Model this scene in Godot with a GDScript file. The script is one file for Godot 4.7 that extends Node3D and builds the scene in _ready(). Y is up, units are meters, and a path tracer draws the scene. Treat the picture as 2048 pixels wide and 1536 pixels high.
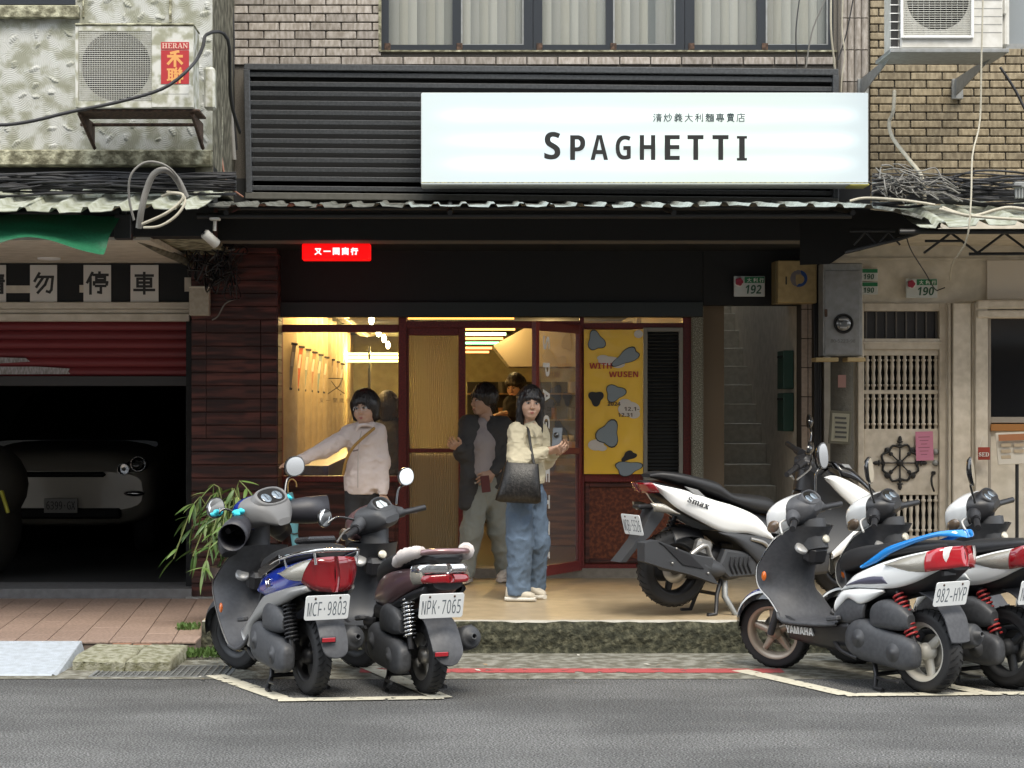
extends Node3D
# A street front in daylight: a spaghetti shop under a corrugated canopy, parked scooters, three people at the door.
# The photograph was taken level with a long lens from the far side of the road; F is its focal length in photo pixels, (CX, CY) the point straight ahead, H the eye height.
const F := 4000.0
const CX := 900.0
const CY := 812.0
const H := 1.62

var rng := RandomNumberGenerator.new()
var M := {}
var tex := {}
var counts := {}
var flat_cache := {}

func W(px: float, py: float, d: float) -> Vector3:
	return Vector3((px - CX) / F * d, H - (py - CY) / F * d, -d)

func X(px: float, d: float) -> float:
	return (px - CX) / F * d

func Y(py: float, d: float) -> float:
	return H - (py - CY) / F * d

func G(px: float, py: float, h := 0.0) -> Vector3:
	var d := F * (H - h) / (py - CY)
	return Vector3((px - CX) / F * d, h, -d)

# ---------------------------------------------------------------- mesh building
class MB:
	var st := SurfaceTool.new()
	var g := 1
	var n := 0
	func _init():
		st.begin(Mesh.PRIMITIVE_TRIANGLES)
	func smooth() -> void:
		g += 1
		st.set_smooth_group(g)
	func flat() -> void:
		st.set_smooth_group(-1)
	func tri(a: Vector3, b: Vector3, c: Vector3) -> void:
		st.add_vertex(a); st.add_vertex(c); st.add_vertex(b)
		n += 1
	func quad(a: Vector3, b: Vector3, c: Vector3, d: Vector3) -> void:
		tri(a, b, c); tri(a, c, d)
	func box(c: Vector3, s: Vector3, b := Basis.IDENTITY) -> MB:
		flat()
		var h := s * 0.5
		var p := []
		for i in 8:
			p.append(c + b * Vector3(h.x if i & 1 else -h.x, h.y if i & 2 else -h.y, h.z if i & 4 else -h.z))
		for f in [[4, 5, 7, 6], [1, 0, 2, 3], [5, 1, 3, 7], [0, 4, 6, 2], [6, 7, 3, 2], [0, 1, 5, 4]]:
			quad(p[f[0]], p[f[1]], p[f[2]], p[f[3]])
		return self
	# a box whose edges are cut by e
	func rbox(c: Vector3, s: Vector3, e := 0.006, b := Basis.IDENTITY) -> MB:
		flat()
		var h := s * 0.5
		e = minf(e, minf(h.x, minf(h.y, h.z)) * 0.9)
		var v := func(sx, sy, sz, k): return c + b * Vector3(sx * (h.x - (0.0 if k == 0 else e)), sy * (h.y - (0.0 if k == 1 else e)), sz * (h.z - (0.0 if k == 2 else e)))
		for q in [1, -1]:
			var x = func(sy, sz): return v.call(q, sy, sz, 0)
			var y = func(sx, sz): return v.call(sx, q, sz, 1)
			var z = func(sx, sy): return v.call(sx, sy, q, 2)
			if q > 0:
				quad(x.call(-1, 1), x.call(-1, -1), x.call(1, -1), x.call(1, 1))
				quad(y.call(-1, 1), y.call(1, 1), y.call(1, -1), y.call(-1, -1))
				quad(z.call(-1, -1), z.call(1, -1), z.call(1, 1), z.call(-1, 1))
			else:
				quad(x.call(-1, -1), x.call(-1, 1), x.call(1, 1), x.call(1, -1))
				quad(y.call(-1, -1), y.call(1, -1), y.call(1, 1), y.call(-1, 1))
				quad(z.call(1, -1), z.call(-1, -1), z.call(-1, 1), z.call(1, 1))
		for i in [1, -1]:
			for j in [1, -1]:
				var a = [v.call(i, j, -1, 0), v.call(i, j, 1, 0), v.call(i, j, 1, 1), v.call(i, j, -1, 1)]
				var d = [v.call(-1, i, j, 1), v.call(1, i, j, 1), v.call(1, i, j, 2), v.call(-1, i, j, 2)]
				var f = [v.call(i, -1, j, 2), v.call(i, 1, j, 2), v.call(i, 1, j, 0), v.call(i, -1, j, 0)]
				var k = i * j > 0
				if k:
					quad(a[1], a[0], a[3], a[2]); quad(d[0], d[3], d[2], d[1]); quad(f[0], f[3], f[2], f[1])
				else:
					quad(a[0], a[1], a[2], a[3]); quad(d[0], d[1], d[2], d[3]); quad(f[0], f[1], f[2], f[3])
				for l in [1, -1]:
					if i * j * l > 0:
						tri(v.call(i, j, l, 0), v.call(i, j, l, 1), v.call(i, j, l, 2))
					else:
						tri(v.call(i, j, l, 0), v.call(i, j, l, 2), v.call(i, j, l, 1))
		return self
	func loft(rings: Array, cap0 := true, cap1 := true, closed := true) -> MB:
		smooth()
		var m: int = rings[0].size()
		for i in rings.size() - 1:
			for j in (m if closed else m - 1):
				var k := (j + 1) % m
				quad(rings[i][j], rings[i + 1][j], rings[i + 1][k], rings[i][k])
		flat()
		for e in 2:
			if (cap0 if e == 0 else cap1) and closed:
				var r = rings[0] if e == 0 else rings[rings.size() - 1]
				var c := Vector3.ZERO
				for p in r:
					c += p
				c /= r.size()
				for j in m:
					var k := (j + 1) % m
					if e == 0:
						tri(c, r[j], r[k])
					else:
						tri(c, r[k], r[j])
		return self
	# a tube along points; radius one number or one per point
	func tube(pts: Array, r, sides := 8, caps := true) -> MB:
		var rings := []
		var up := Vector3.UP
		for i in pts.size():
			var t: Vector3 = pts[mini(i + 1, pts.size() - 1)] - pts[maxi(i - 1, 0)]
			t = t.normalized()
			if i == 0 and absf(t.dot(up)) > 0.9:
				up = Vector3.RIGHT
			var sd := t.cross(up).normalized()
			up = sd.cross(t).normalized()
			var ring := PackedVector3Array()
			var rr: float = r[i] if r is Array or r is PackedFloat32Array else r
			for j in sides:
				var a := TAU * j / sides
				ring.append(pts[i] + (sd * cos(a) + up * sin(a)) * rr)
			rings.append(ring)
		return loft(rings, caps, caps)
	func cyl(a: Vector3, b: Vector3, r1: float, r2 := -1.0, sides := 16) -> MB:
		return tube([a, b], [r1, r1 if r2 < 0 else r2], sides)
	# profile: Vector2(along the axis, radius)
	func lathe(o: Vector3, axis: Vector3, prof: Array, sides := 24) -> MB:
		var ax := axis.normalized()
		var u := ax.cross(Vector3.UP if absf(ax.y) < 0.9 else Vector3.RIGHT).normalized()
		var v := ax.cross(u)
		var rings := []
		for p in prof:
			var ring := PackedVector3Array()
			for j in sides:
				var a := TAU * j / sides
				ring.append(o + ax * p.x + (u * cos(a) + v * sin(a)) * p.y)
			rings.append(ring)
		return loft(rings, false, false)
	func ball(c: Vector3, r: Vector3, b := Basis.IDENTITY, rows := 10, cols := 14) -> MB:
		var rings := []
		for i in rows + 1:
			var ph := PI * i / rows
			var ring := PackedVector3Array()
			for j in cols:
				var a := TAU * j / cols
				ring.append(c + b * Vector3(r.x * sin(ph) * cos(a), r.y * cos(ph), r.z * sin(ph) * sin(a)))
			rings.append(ring)
		return loft(rings, false, false)
	# a flat outline (counter-clockwise in its own x, y) pushed out by depth along its z
	func extrude(poly: PackedVector2Array, x: Transform3D, depth: float, bevel := 0.0) -> MB:
		flat()
		if Geometry2D.is_polygon_clockwise(poly):
			poly = poly.duplicate()
			poly.reverse()
		var top := poly
		if bevel > 0.0:
			var sh := Geometry2D.offset_polygon(poly, -bevel)
			if sh.size() == 1 and sh[0].size() == poly.size():
				top = sh[0]
		var tris := Geometry2D.triangulate_polygon(top)
		for i in range(0, tris.size(), 3):
			var q := []
			for k in 3:
				q.append(top[tris[i + k]])
			if (q[1] - q[0]).cross(q[2] - q[0]) < 0:
				q = [q[0], q[2], q[1]]
			tri(x * Vector3(q[0].x, q[0].y, depth), x * Vector3(q[1].x, q[1].y, depth), x * Vector3(q[2].x, q[2].y, depth))
			tri(x * Vector3(q[0].x, q[0].y, 0), x * Vector3(q[2].x, q[2].y, 0), x * Vector3(q[1].x, q[1].y, 0))
		var m := poly.size()
		for i in m:
			var a := poly[i]
			var b := poly[(i + 1) % m]
			if top == poly:
				quad(x * Vector3(a.x, a.y, 0), x * Vector3(b.x, b.y, 0), x * Vector3(b.x, b.y, depth), x * Vector3(a.x, a.y, depth))
			else:
				var e := depth - bevel
				quad(x * Vector3(a.x, a.y, 0), x * Vector3(b.x, b.y, 0), x * Vector3(b.x, b.y, e), x * Vector3(a.x, a.y, e))
				var ja := 0
				var jb := 0
				for k in m:
					if top[k].distance_to(a) < top[ja].distance_to(a): ja = k
					if top[k].distance_to(b) < top[jb].distance_to(b): jb = k
				quad(x * Vector3(a.x, a.y, e), x * Vector3(b.x, b.y, e), x * Vector3(top[jb].x, top[jb].y, depth), x * Vector3(top[ja].x, top[ja].y, depth))
		return self
	func mesh(off := Vector3.ZERO) -> ArrayMesh:
		st.generate_normals()
		if off == Vector3.ZERO:
			return st.commit()
		var a := st.commit_to_arrays()
		var v: PackedVector3Array = a[Mesh.ARRAY_VERTEX]
		for i in v.size():
			v[i] -= off
		a[Mesh.ARRAY_VERTEX] = v
		var am := ArrayMesh.new()
		am.add_surface_from_arrays(Mesh.PRIMITIVE_TRIANGLES, a)
		return am

# ring of a rounded rectangle: centre, two half axes, exponent
func sring(c: Vector3, u: Vector3, v: Vector3, e := 2.5, nn := 18) -> PackedVector3Array:
	var r := PackedVector3Array()
	for j in nn:
		var a := TAU * j / nn
		var ca := cos(a)
		var sa := sin(a)
		r.append(c + u * (signf(ca) * pow(absf(ca), 2.0 / e)) + v * (signf(sa) * pow(absf(sa), 2.0 / e)))
	return r

# points of a smooth curve through pts
func curve(pts: Array, nn: int) -> Array:
	var out := []
	var m := pts.size()
	var l := [0.0]
	for i in range(1, m):
		l.append(l[i - 1] + pts[i - 1].distance_to(pts[i]))
	var seg := 0
	for k in nn:
		var t: float = l[m - 1] * k / (nn - 1)
		while seg < m - 2 and t > l[seg + 1]:
			seg += 1
		var w: float = clampf((t - l[seg]) / maxf(l[seg + 1] - l[seg], 1e-6), 0, 1)
		var a = pts[maxi(seg - 1, 0)]
		var b = pts[seg]
		var c = pts[seg + 1]
		var d = pts[mini(seg + 2, m - 1)]
		out.append(b.cubic_interpolate(c, a + (b - a) * 0.0, d, w) if false else 0.5 * ((2.0 * b) + (c - a) * w + (2.0 * a - 5.0 * b + 4.0 * c - d) * w * w + (3.0 * b - a - 3.0 * c + d) * w * w * w))
	return out

# ---------------------------------------------------------------- scene tree
func numbered(called: String) -> String:
	var k: int = counts.get(called, 0)
	counts[called] = k + 1
	return called if k == 0 else "%s_%03d" % [called, k]

func tag(o: Node3D, label: String, category: String, group := "") -> Node3D:
	o.set_meta("label", label)
	o.set_meta("category", category)
	if group:
		o.set_meta("group", group)
	return o

func thing(called: String, label: String, category: String, at := Vector3.ZERO, group := "") -> Node3D:
	var o := Node3D.new()
	o.name = numbered(called)
	add_child(o)
	o.position = at
	return tag(o, label, category, group)

# mb is laid out in the scene's axes; a part of a thing that is only moved takes its place off again
func part(parent: Node3D, called: String, mb, m: Material, local := false, label := "") -> MeshInstance3D:
	var o := MeshInstance3D.new()
	o.name = called
	if mb is MB:
		var off := Vector3.ZERO
		if not local:
			var p: Node3D = parent
			while p != null and p != self:
				off += p.position
				p = p.get_parent() as Node3D
		o.mesh = mb.mesh(off)
	else:
		o.mesh = mb
	o.material_override = m
	parent.add_child(o, true)
	if label:
		o.set_meta("label", label)
	return o

func group_part(parent: Node3D, called: String, at := Vector3.ZERO) -> Node3D:
	var o := Node3D.new()
	o.name = called
	parent.add_child(o, true)
	o.position = at
	return o

func single(called: String, label: String, category: String, mb, m: Material, group := "") -> MeshInstance3D:
	var o := MeshInstance3D.new()
	o.name = numbered(called)
	o.mesh = mb.mesh() if mb is MB else mb
	o.material_override = m
	add_child(o)
	tag(o, label, category, group)
	return o

func struct(called: String, mb, m: Material, kind := "structure", parent: Node3D = self) -> MeshInstance3D:
	var o := MeshInstance3D.new()
	o.name = numbered(called) if parent == self else called
	o.mesh = mb.mesh() if mb is MB else mb
	o.material_override = m
	parent.add_child(o, true)
	o.set_meta("kind", kind)
	return o

# ---------------------------------------------------------------- materials
func noise_tex(called: String, kind: int, freq: float, octaves: int, lo: float, hi: float, c0: Color, c1: Color, size := 512, stretch := Vector2.ONE, seed_ := 1) -> Texture2D:
	if tex.has(called):
		return tex[called]
	var fn := FastNoiseLite.new()
	fn.seed = seed_ + hash(called) % 1000
	fn.noise_type = kind
	fn.frequency = freq
	fn.fractal_octaves = octaves
	var im: Image
	if stretch == Vector2.ONE:
		im = fn.get_seamless_image(size, size)
	else:
		im = fn.get_seamless_image(int(size / stretch.x), int(size / stretch.y))
		im.resize(size, size, Image.INTERPOLATE_CUBIC)
	im.convert(Image.FORMAT_L8)
	var data := im.get_data()
	var out := PackedByteArray()
	out.resize(data.size() * 3)
	var lut := []
	for i in 256:
		var t := smoothstep(lo, hi, i / 255.0)
		var c := c0.lerp(c1, t)
		lut.append([int(clampf(c.r, 0, 1) * 255), int(clampf(c.g, 0, 1) * 255), int(clampf(c.b, 0, 1) * 255)])
	for i in data.size():
		var q = lut[data[i]]
		out[i * 3] = q[0]
		out[i * 3 + 1] = q[1]
		out[i * 3 + 2] = q[2]
	var t2 := ImageTexture.create_from_image(Image.create_from_data(size, size, false, Image.FORMAT_RGB8, out))
	tex[called] = t2
	return t2

func bump_tex(called: String, kind: int, freq: float, octaves: int, strength: float, size := 512, stretch := Vector2.ONE) -> Texture2D:
	if tex.has(called):
		return tex[called]
	var fn := FastNoiseLite.new()
	fn.seed = hash(called) % 1000
	fn.noise_type = kind
	fn.frequency = freq
	fn.fractal_octaves = octaves
	var im := fn.get_seamless_image(int(size / stretch.x), int(size / stretch.y))
	if stretch != Vector2.ONE:
		im.resize(size, size, Image.INTERPOLATE_CUBIC)
	im.convert(Image.FORMAT_RGBA8)
	im.bump_map_to_normal_map(strength)
	tex[called] = ImageTexture.create_from_image(im)
	return tex[called]

# linear colour, roughness; options: met, tex, scale, bump, bscale, emit, coat, world
func mat(r: float, g: float, b: float, rough := 0.7, o := {}) -> StandardMaterial3D:
	var m := StandardMaterial3D.new()
	m.albedo_color = Color(r, g, b).linear_to_srgb()
	m.roughness = rough
	m.metallic = o.get("met", 0.0)
	if o.has("spec"):
		m.metallic_specular = o.spec
	if o.has("tex"):
		m.albedo_texture = o.tex
	if o.has("bump"):
		m.normal_enabled = true
		m.normal_texture = o.bump
		m.normal_scale = o.get("bscale", 1.0)
	if o.has("rtex"):
		m.roughness_texture = o.rtex
	if o.has("tex") or o.has("bump") or o.has("rtex"):
		if not o.get("uv", false):
			m.uv1_triplanar = true
			m.uv1_world_triplanar = o.get("world", true)
			var s = o.get("scale", 1.0)
			m.uv1_scale = s if s is Vector3 else Vector3(s, s, s)
	if o.has("emit"):
		m.emission_enabled = true
		m.emission = o.emit
		m.emission_energy_multiplier = o.get("energy", 1.0)
	if o.has("coat"):
		m.clearcoat_enabled = true
		m.clearcoat = o.coat
		m.clearcoat_roughness = o.get("coat_rough", 0.05)
	if o.has("back"):
		m.backlight_enabled = true
		m.backlight = o.back
	if o.has("vc"):
		m.vertex_color_use_as_albedo = true
	return m

func glass(r := 1.0, g := 1.0, b := 1.0, a := 0.08, rough := 0.02) -> StandardMaterial3D:
	var m := StandardMaterial3D.new()
	m.transparency = BaseMaterial3D.TRANSPARENCY_ALPHA
	m.albedo_color = Color(r, g, b, a)
	m.roughness = rough
	m.metallic_specular = 0.5
	return m

# ---------------------------------------------------------------- lettering
const GLYPH := {
	"清": "12,10 24,20;6,36 18,44;8,92 24,60;40,16 94,16;44,30 90,30;36,44 98,44;67,6 67,44;48,56 48,96;48,56 86,56 86,92 78,92;48,68 86,68;48,80 86,80",
	"炒": "22,8 22,50 8,94;22,50 42,88;8,30 14,44;38,28 32,42;68,6 68,56;54,24 46,48;82,22 94,44;92,52 74,80 48,94",
	"義": "32,4 38,14;68,4 62,14;14,18 86,18;20,30 80,30;6,42 94,42;50,18 50,42;38,48 16,54;8,66 94,66;28,52 28,94 20,90;8,84 46,76;60,48 66,72 80,92 92,94;84,60 60,88;72,48 82,56",
	"大": "8,34 92,34;50,6 50,34 40,64 10,94;50,40 64,72 92,94",
	"利": "46,8 14,16;6,34 54,34;30,14 30,94;28,40 8,74;32,42 50,62;66,18 66,68;90,6 90,92 78,88",
	"麵": "28,4 28,40;8,14 48,14;12,26 44,26;4,40 52,40;18,28 10,38;38,28 46,38;24,46 8,66;24,52 44,52 26,76 8,90;16,60 40,84;30,92 96,92;54,12 98,12;74,12 70,26;56,28 56,80;56,28 96,28 96,80;56,80 96,80;68,28 68,80;84,28 84,80;68,44 84,44;68,60 84,60",
	"專": "10,12 90,12;20,24 80,24 80,52 20,52 20,24;20,38 80,38;50,4 50,60;8,62 88,60;82,54 92,64;6,74 94,74;70,66 70,94 56,92;26,80 38,90",
	"賣": "20,8 80,8;50,2 50,18;10,18 90,18;18,26 82,26 82,40 18,40 18,26;38,26 38,40;60,26 60,40;24,48 76,48 76,82 24,82 24,48;24,59 76,59;24,71 76,71;38,84 12,96;62,84 90,96",
	"店": "50,2 50,14;12,14 94,14;14,14 12,60 4,94;54,24 54,56;54,38 88,38;30,58 84,58 84,92 30,92 30,58",
	"請": "16,4 26,12;4,22 42,22;10,36 36,36;10,48 36,48;10,62 34,62 34,88 10,88 10,62;52,16 96,16;54,28 94,28;46,40 99,40;74,6 74,40;56,52 56,96;56,52 92,52 92,92 84,92;56,65 92,65;56,78 92,78",
	"勿": "30,6 10,40;26,22 90,22 84,78 76,90 64,86;46,26 18,66;68,26 56,56 24,92",
	"停": "28,4 6,46;20,28 20,96;60,2 60,12;34,13 96,13;46,22 84,22 84,36 46,36 46,22;36,56 36,46 94,46 92,56;44,62 86,62;66,62 66,92 54,90",
	"車": "12,16 88,16;50,4 50,96;20,30 80,30 80,64 20,64 20,30;20,47 80,47;6,80 94,80",
	"禾": "70,6 26,16;8,36 92,36;50,12 50,96;48,38 8,82;52,38 92,80",
	"聯": "4,12 40,12;12,12 12,76;32,12 32,94;12,32 32,32;12,52 32,52;4,78 40,70;58,4 46,20 60,20 46,38 64,36;84,4 74,20 90,20 74,38 96,36;50,50 50,70 64,70;62,46 62,72 54,94;96,50 96,70 80,70;80,46 80,94",
	"又": "14,16 84,16 66,56 10,94;28,32 54,66 92,92",
	"一": "6,50 94,50",
	"間": "10,8 10,96;10,8 42,8 42,38 10,38;10,23 42,23;58,8 90,8 90,94 82,92;58,8 58,38 90,38;58,23 90,23;34,50 66,50 66,84 34,84 34,50;34,67 66,67",
	"商": "50,2 50,12;8,14 92,14;32,18 38,28;68,18 62,28;12,96 12,32 88,32 88,94 80,92;40,38 32,52;58,38 72,52;34,62 66,62 66,84 34,84 34,62",
	"行": "30,6 8,28;32,30 6,58;22,46 22,96;46,16 90,16;40,40 96,40;74,40 74,92 62,88",
	"路": "10,8 40,8 40,34 10,34 10,8;25,34 25,84;25,56 42,56;8,50 8,90 46,80;64,4 48,32;60,16 88,16 70,40 46,54;62,26 96,54;56,60 90,60 90,92 56,92 56,60",
}

# strokes as flat raised bars; x runs right, y up, z out; size is the side of a character's square
func strokes(mb: MB, ch: String, x: Transform3D, size: float, thick: float, depth: float) -> void:
	var zz := 0
	for s in GLYPH[ch].split(";"):
		var pts := []
		for q in s.split(" "):
			var c = q.split(",")
			pts.append(Vector2(float(c[0]) / 100.0 * size, (1.0 - float(c[1]) / 100.0) * size))
		for i in pts.size() - 1:
			var dir: Vector2 = (pts[i + 1] - pts[i]).normalized()
			var nrm := Vector2(-dir.y, dir.x) * thick * 0.5
			var a: Vector2 = pts[i] - dir * thick * 0.42
			var b: Vector2 = pts[i + 1] + dir * thick * 0.42
			zz += 1
			mb.extrude(PackedVector2Array([a - nrm, b - nrm, b + nrm, a + nrm]), x, depth + zz * 0.00006)

func word(mb: MB, text: String, x: Transform3D, size: float, step: float, thick: float, depth: float) -> void:
	for i in text.length():
		strokes(mb, text[i], x * Transform3D(Basis.IDENTITY, Vector3(i * step, 0, 0)), size, thick, depth)

var fonts := {}
# a word in outline letters as a mesh about 0, 0; height is that of a capital
func latin(text: String, height: float, depth := 0.003, font := "Droid Sans", weight := 400) -> TextMesh:
	var k := font + str(weight)
	if not fonts.has(k):
		var f := SystemFont.new()
		f.font_names = PackedStringArray([font])
		f.font_weight = weight
		fonts[k] = f
	var t := TextMesh.new()
	t.font = fonts[k]
	t.text = text
	t.font_size = 48
	t.pixel_size = height / (48 * 0.72)
	t.depth = depth
	t.curve_step = 1.0
	return t

func letters(parent: Node3D, called: String, text: String, x: Transform3D, height: float, width: float, m: Material, depth := 0.003, font := "Droid Sans", weight := 400, label := "") -> MeshInstance3D:
	var t := latin(text, height, depth, font, weight)
	var o := MeshInstance3D.new()
	o.name = called
	o.mesh = t
	var w := t.get_aabb().size.x
	var sx := width / w if width > 0 else 1.0
	o.transform = x * Transform3D(Basis.from_scale(Vector3(sx, 1, 1)), Vector3.ZERO)
	o.material_override = m
	parent.add_child(o, true)
	if label:
		o.set_meta("label", label)
	return o

func _ready() -> void:
	# camera
	var cam := Camera3D.new()
	cam.name = "camera"
	cam.projection = Camera3D.PROJECTION_FRUSTUM
	cam.near = 0.1
	cam.far = 200.0
	cam.size = 0.1 * 2.0 * 768.0 / F
	cam.frustum_offset = Vector2(0.1 * (1024.0 - CX) / F, 0.1 * (CY - 768.0) / F)
	cam.position = Vector3(0, H, 0)
	add_child(cam)
	# sky, sun, exposure
	var env := Environment.new()
	env.background_mode = Environment.BG_SKY
	var sky := ProceduralSkyMaterial.new()
	sky.sky_top_color = Color(0.80, 0.83, 0.87)
	sky.sky_horizon_color = Color(0.86, 0.87, 0.88)
	sky.sky_curve = 0.2
	sky.ground_bottom_color = Color(0.25, 0.25, 0.25)
	sky.ground_horizon_color = Color(0.5, 0.5, 0.5)
	sky.sky_energy_multiplier = 1.15
	env.sky = Sky.new()
	env.sky.sky_material = sky
	env.tonemap_mode = Environment.TONE_MAPPER_LINEAR
	env.tonemap_exposure = 3.0
	env.sdfgi_enabled = true
	env.ssao_enabled = true
	env.ssil_enabled = true
	var we := WorldEnvironment.new()
	we.name = "world_environment"
	we.environment = env
	add_child(we)
	var sun := DirectionalLight3D.new()
	sun.name = "sun"
	sun.light_energy = 0.45
	sun.light_angular_distance = 25.0
	sun.light_color = Color(1.0, 0.97, 0.92)
	sun.shadow_enabled = true
	sun.rotation_degrees = Vector3(-56, 14, 0)
	add_child(sun)
	rng.seed = 7
	materials()
	ground()
	left_building()
	main_building()
	neighbour_building()
	opposite_buildings()
	canopies()
	shop_front()
	shop_room()
	garage()
	neighbour_front()
	signs()
	air_conditioners()
	cables()
	scooters()
	people()
	small_things()

func materials() -> void:
	var SX := FastNoiseLite.TYPE_SIMPLEX_SMOOTH
	var CE := FastNoiseLite.TYPE_CELLULAR
	var w := Color.WHITE
	var grime := noise_tex("grime", SX, 0.02, 7, 0.0, 1.0, Color(0.89, 0.885, 0.87), w)
	var fine := noise_tex("fine", SX, 0.09, 4, 0.1, 0.9, Color(0.80, 0.80, 0.80), w)
	var speck := noise_tex("speck", SX, 0.35, 2, 0.2, 0.8, Color(0.45, 0.45, 0.45), w)
	var streak := noise_tex("streak", SX, 0.03, 6, 0.0, 1.0, Color(0.72, 0.70, 0.67), w, 512, Vector2(1, 3))
	var moss := noise_tex("moss", SX, 0.012, 7, 0.22, 0.72, Color(0.74, 0.74, 0.66), w)
	var mould := noise_tex("mould", SX, 0.016, 7, 0.1, 0.9, Color(0.52, 0.51, 0.45), Color(1, 1, 0.95))
	var kerbt := noise_tex("kerbt", SX, 0.03, 8, 0.2, 1.0, Color(0.42, 0.43, 0.36), Color(1.0, 0.98, 0.9))
	var grain := noise_tex("grain", SX, 0.03, 5, 0.2, 0.8, Color(0.5, 0.46, 0.44), w, 512, Vector2(10, 1))
	var patch := noise_tex("patch", SX, 0.007, 3, 0.1, 0.9, Color(0.8, 0.8, 0.8), w)
	var bfine := bump_tex("bfine", SX, 0.16, 3, 3.0)
	var brough := bump_tex("brough", SX, 0.05, 5, 6.0)
	var bgrain := bump_tex("bgrain", SX, 0.03, 4, 3.0, 512, Vector2(10, 1))
	var bcloth := bump_tex("bcloth", SX, 0.02, 3, 4.0)
	M.asphalt = mat(0.26, 0.26, 0.255, 0.92, {"tex": noise_tex("asph", SX, 0.15, 4, 0.15, 0.85, Color(0.36, 0.36, 0.36), w), "bump": bump_tex("basph", SX, 0.15, 4, 8.0), "scale": 0.9})
	M.asphalt.detail_enabled = true
	M.asphalt.detail_albedo = patch
	M.asphalt.detail_blend_mode = BaseMaterial3D.BLEND_MODE_MUL
	M.asphalt.detail_uv_layer = BaseMaterial3D.DETAIL_UV_2
	M.asphalt.uv2_triplanar = true
	M.asphalt.uv2_world_triplanar = true
	M.asphalt.uv2_scale = Vector3(0.16, 0.16, 0.31)
	M.patch = patch
	M.concrete = mat(0.24, 0.235, 0.20, 0.9, {"tex": noise_tex("conc", SX, 0.02, 8, 0.1, 0.9, Color(0.66, 0.645, 0.6), w), "bump": brough, "scale": 0.8})
	M.kerb = mat(0.125, 0.125, 0.098, 0.95, {"tex": kerbt, "bump": brough, "scale": 1.1})
	M.floor = mat(0.42, 0.33, 0.21, 0.36, {"tex": grime, "bump": bfine, "bscale": 0.12, "scale": 0.5})
	M.pale_concrete = mat(0.42, 0.40, 0.35, 0.8, {"tex": grime, "bump": bfine, "bscale": 0.5, "scale": 0.9})
	M.tile = []
	for k in 4:
		var t := 0.92 + 0.05 * k
		M.tile.append(mat(0.33 * t, 0.235 * t, 0.185 * t, 0.6, {"tex": fine, "scale": 0.7}))
	M.ramp = mat(0.38, 0.42, 0.47, 0.75, {"tex": grime, "bump": bfine, "bscale": 0.5, "scale": 1.3})
	M.slab = mat(0.27, 0.265, 0.20, 0.95, {"tex": moss, "bump": brough, "scale": 2.2})
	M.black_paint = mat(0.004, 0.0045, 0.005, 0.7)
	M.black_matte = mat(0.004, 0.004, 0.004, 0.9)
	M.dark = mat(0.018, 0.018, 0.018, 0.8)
	M.red_paint = mat(0.16, 0.016, 0.014, 0.45, {"tex": fine, "scale": 1.0})
	M.red_wood = mat(0.125, 0.03, 0.02, 0.5, {"tex": grain, "bump": bgrain, "bscale": 0.4, "scale": 0.9})
	M.osb = mat(0.19, 0.05, 0.018, 0.45, {"tex": noise_tex("osb", SX, 0.03, 6, 0.1, 0.9, Color(0.6, 0.5, 0.45), w), "scale": 1.6})
	M.plank = []
	for k in 4:
		var t := 0.8 + 0.13 * k
		M.plank.append(mat(0.10 * t, 0.027 * t, 0.019 * t, 0.5, {"tex": grain, "bump": bgrain, "bscale": 0.5, "scale": Vector3(0.9, 0.9, 0.9)}))
	M.mortar = mat(0.15, 0.135, 0.115, 0.95, {"tex": fine, "scale": 2.0})
	M.brick_grey = []
	M.brick_tan = []
	for k in 5:
		var t := 0.82 + 0.09 * k
		M.brick_grey.append(mat(0.40 * t, 0.365 * t, 0.33 * t, 0.6, {"tex": streak, "scale": 1.7}))
		M.brick_tan.append(mat(0.29 * t, 0.24 * t, 0.155 * t, 0.65, {"tex": streak, "scale": 1.7}))
	M.plaster = mat(0.43, 0.435, 0.41, 0.75, {"tex": moss, "scale": 0.9})
	M.ledge = mat(0.42, 0.41, 0.33, 0.9, {"tex": mould, "bump": brough, "bscale": 0.6, "scale": 1.1})
	M.side_wall = mat(0.19, 0.18, 0.15, 0.9, {"tex": mould, "scale": 0.8})
	M.beige = mat(0.62, 0.57, 0.48, 0.75, {"tex": grime, "scale": 0.6})
	M.beige_metal = mat(0.64, 0.58, 0.49, 0.5, {"tex": grime, "scale": 0.9})
	M.sheet = mat(0.40, 0.42, 0.37, 0.55, {"tex": moss, "scale": 1.6})
	M.sheet_grey = mat(0.30, 0.31, 0.32, 0.45, {"tex": mould, "scale": 1.9, "met": 0.3})
	M.steel_black = mat(0.01, 0.01, 0.01, 0.5)
	M.charcoal = mat(0.062, 0.066, 0.071, 0.42, {"tex": fine, "scale": 0.8})
	M.frame_dark = mat(0.018, 0.022, 0.028, 0.4)
	M.blind = [mat(0.24, 0.225, 0.175, 0.9), mat(0.19, 0.18, 0.15, 0.9), mat(0.29, 0.28, 0.235, 0.9)]
	M.pane = glass(0.9, 0.95, 0.95, 0.12)
	M.cream = mat(0.52, 0.52, 0.48, 0.5, {"tex": moss, "scale": 1.4})
	M.ac_white = mat(0.60, 0.59, 0.55, 0.45, {"tex": grime, "scale": 0.8})
	M.rust = mat(0.10, 0.055, 0.04, 0.8, {"tex": mould, "scale": 3.0})
	M.galv = mat(0.30, 0.31, 0.31, 0.5, {"met": 0.5, "tex": grime, "scale": 1.6})
	M.white = mat(0.75, 0.75, 0.73, 0.5)
	M.paper = mat(0.62, 0.60, 0.56, 0.8)
	M.black_ink = mat(0.02, 0.02, 0.02, 0.6)
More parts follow.
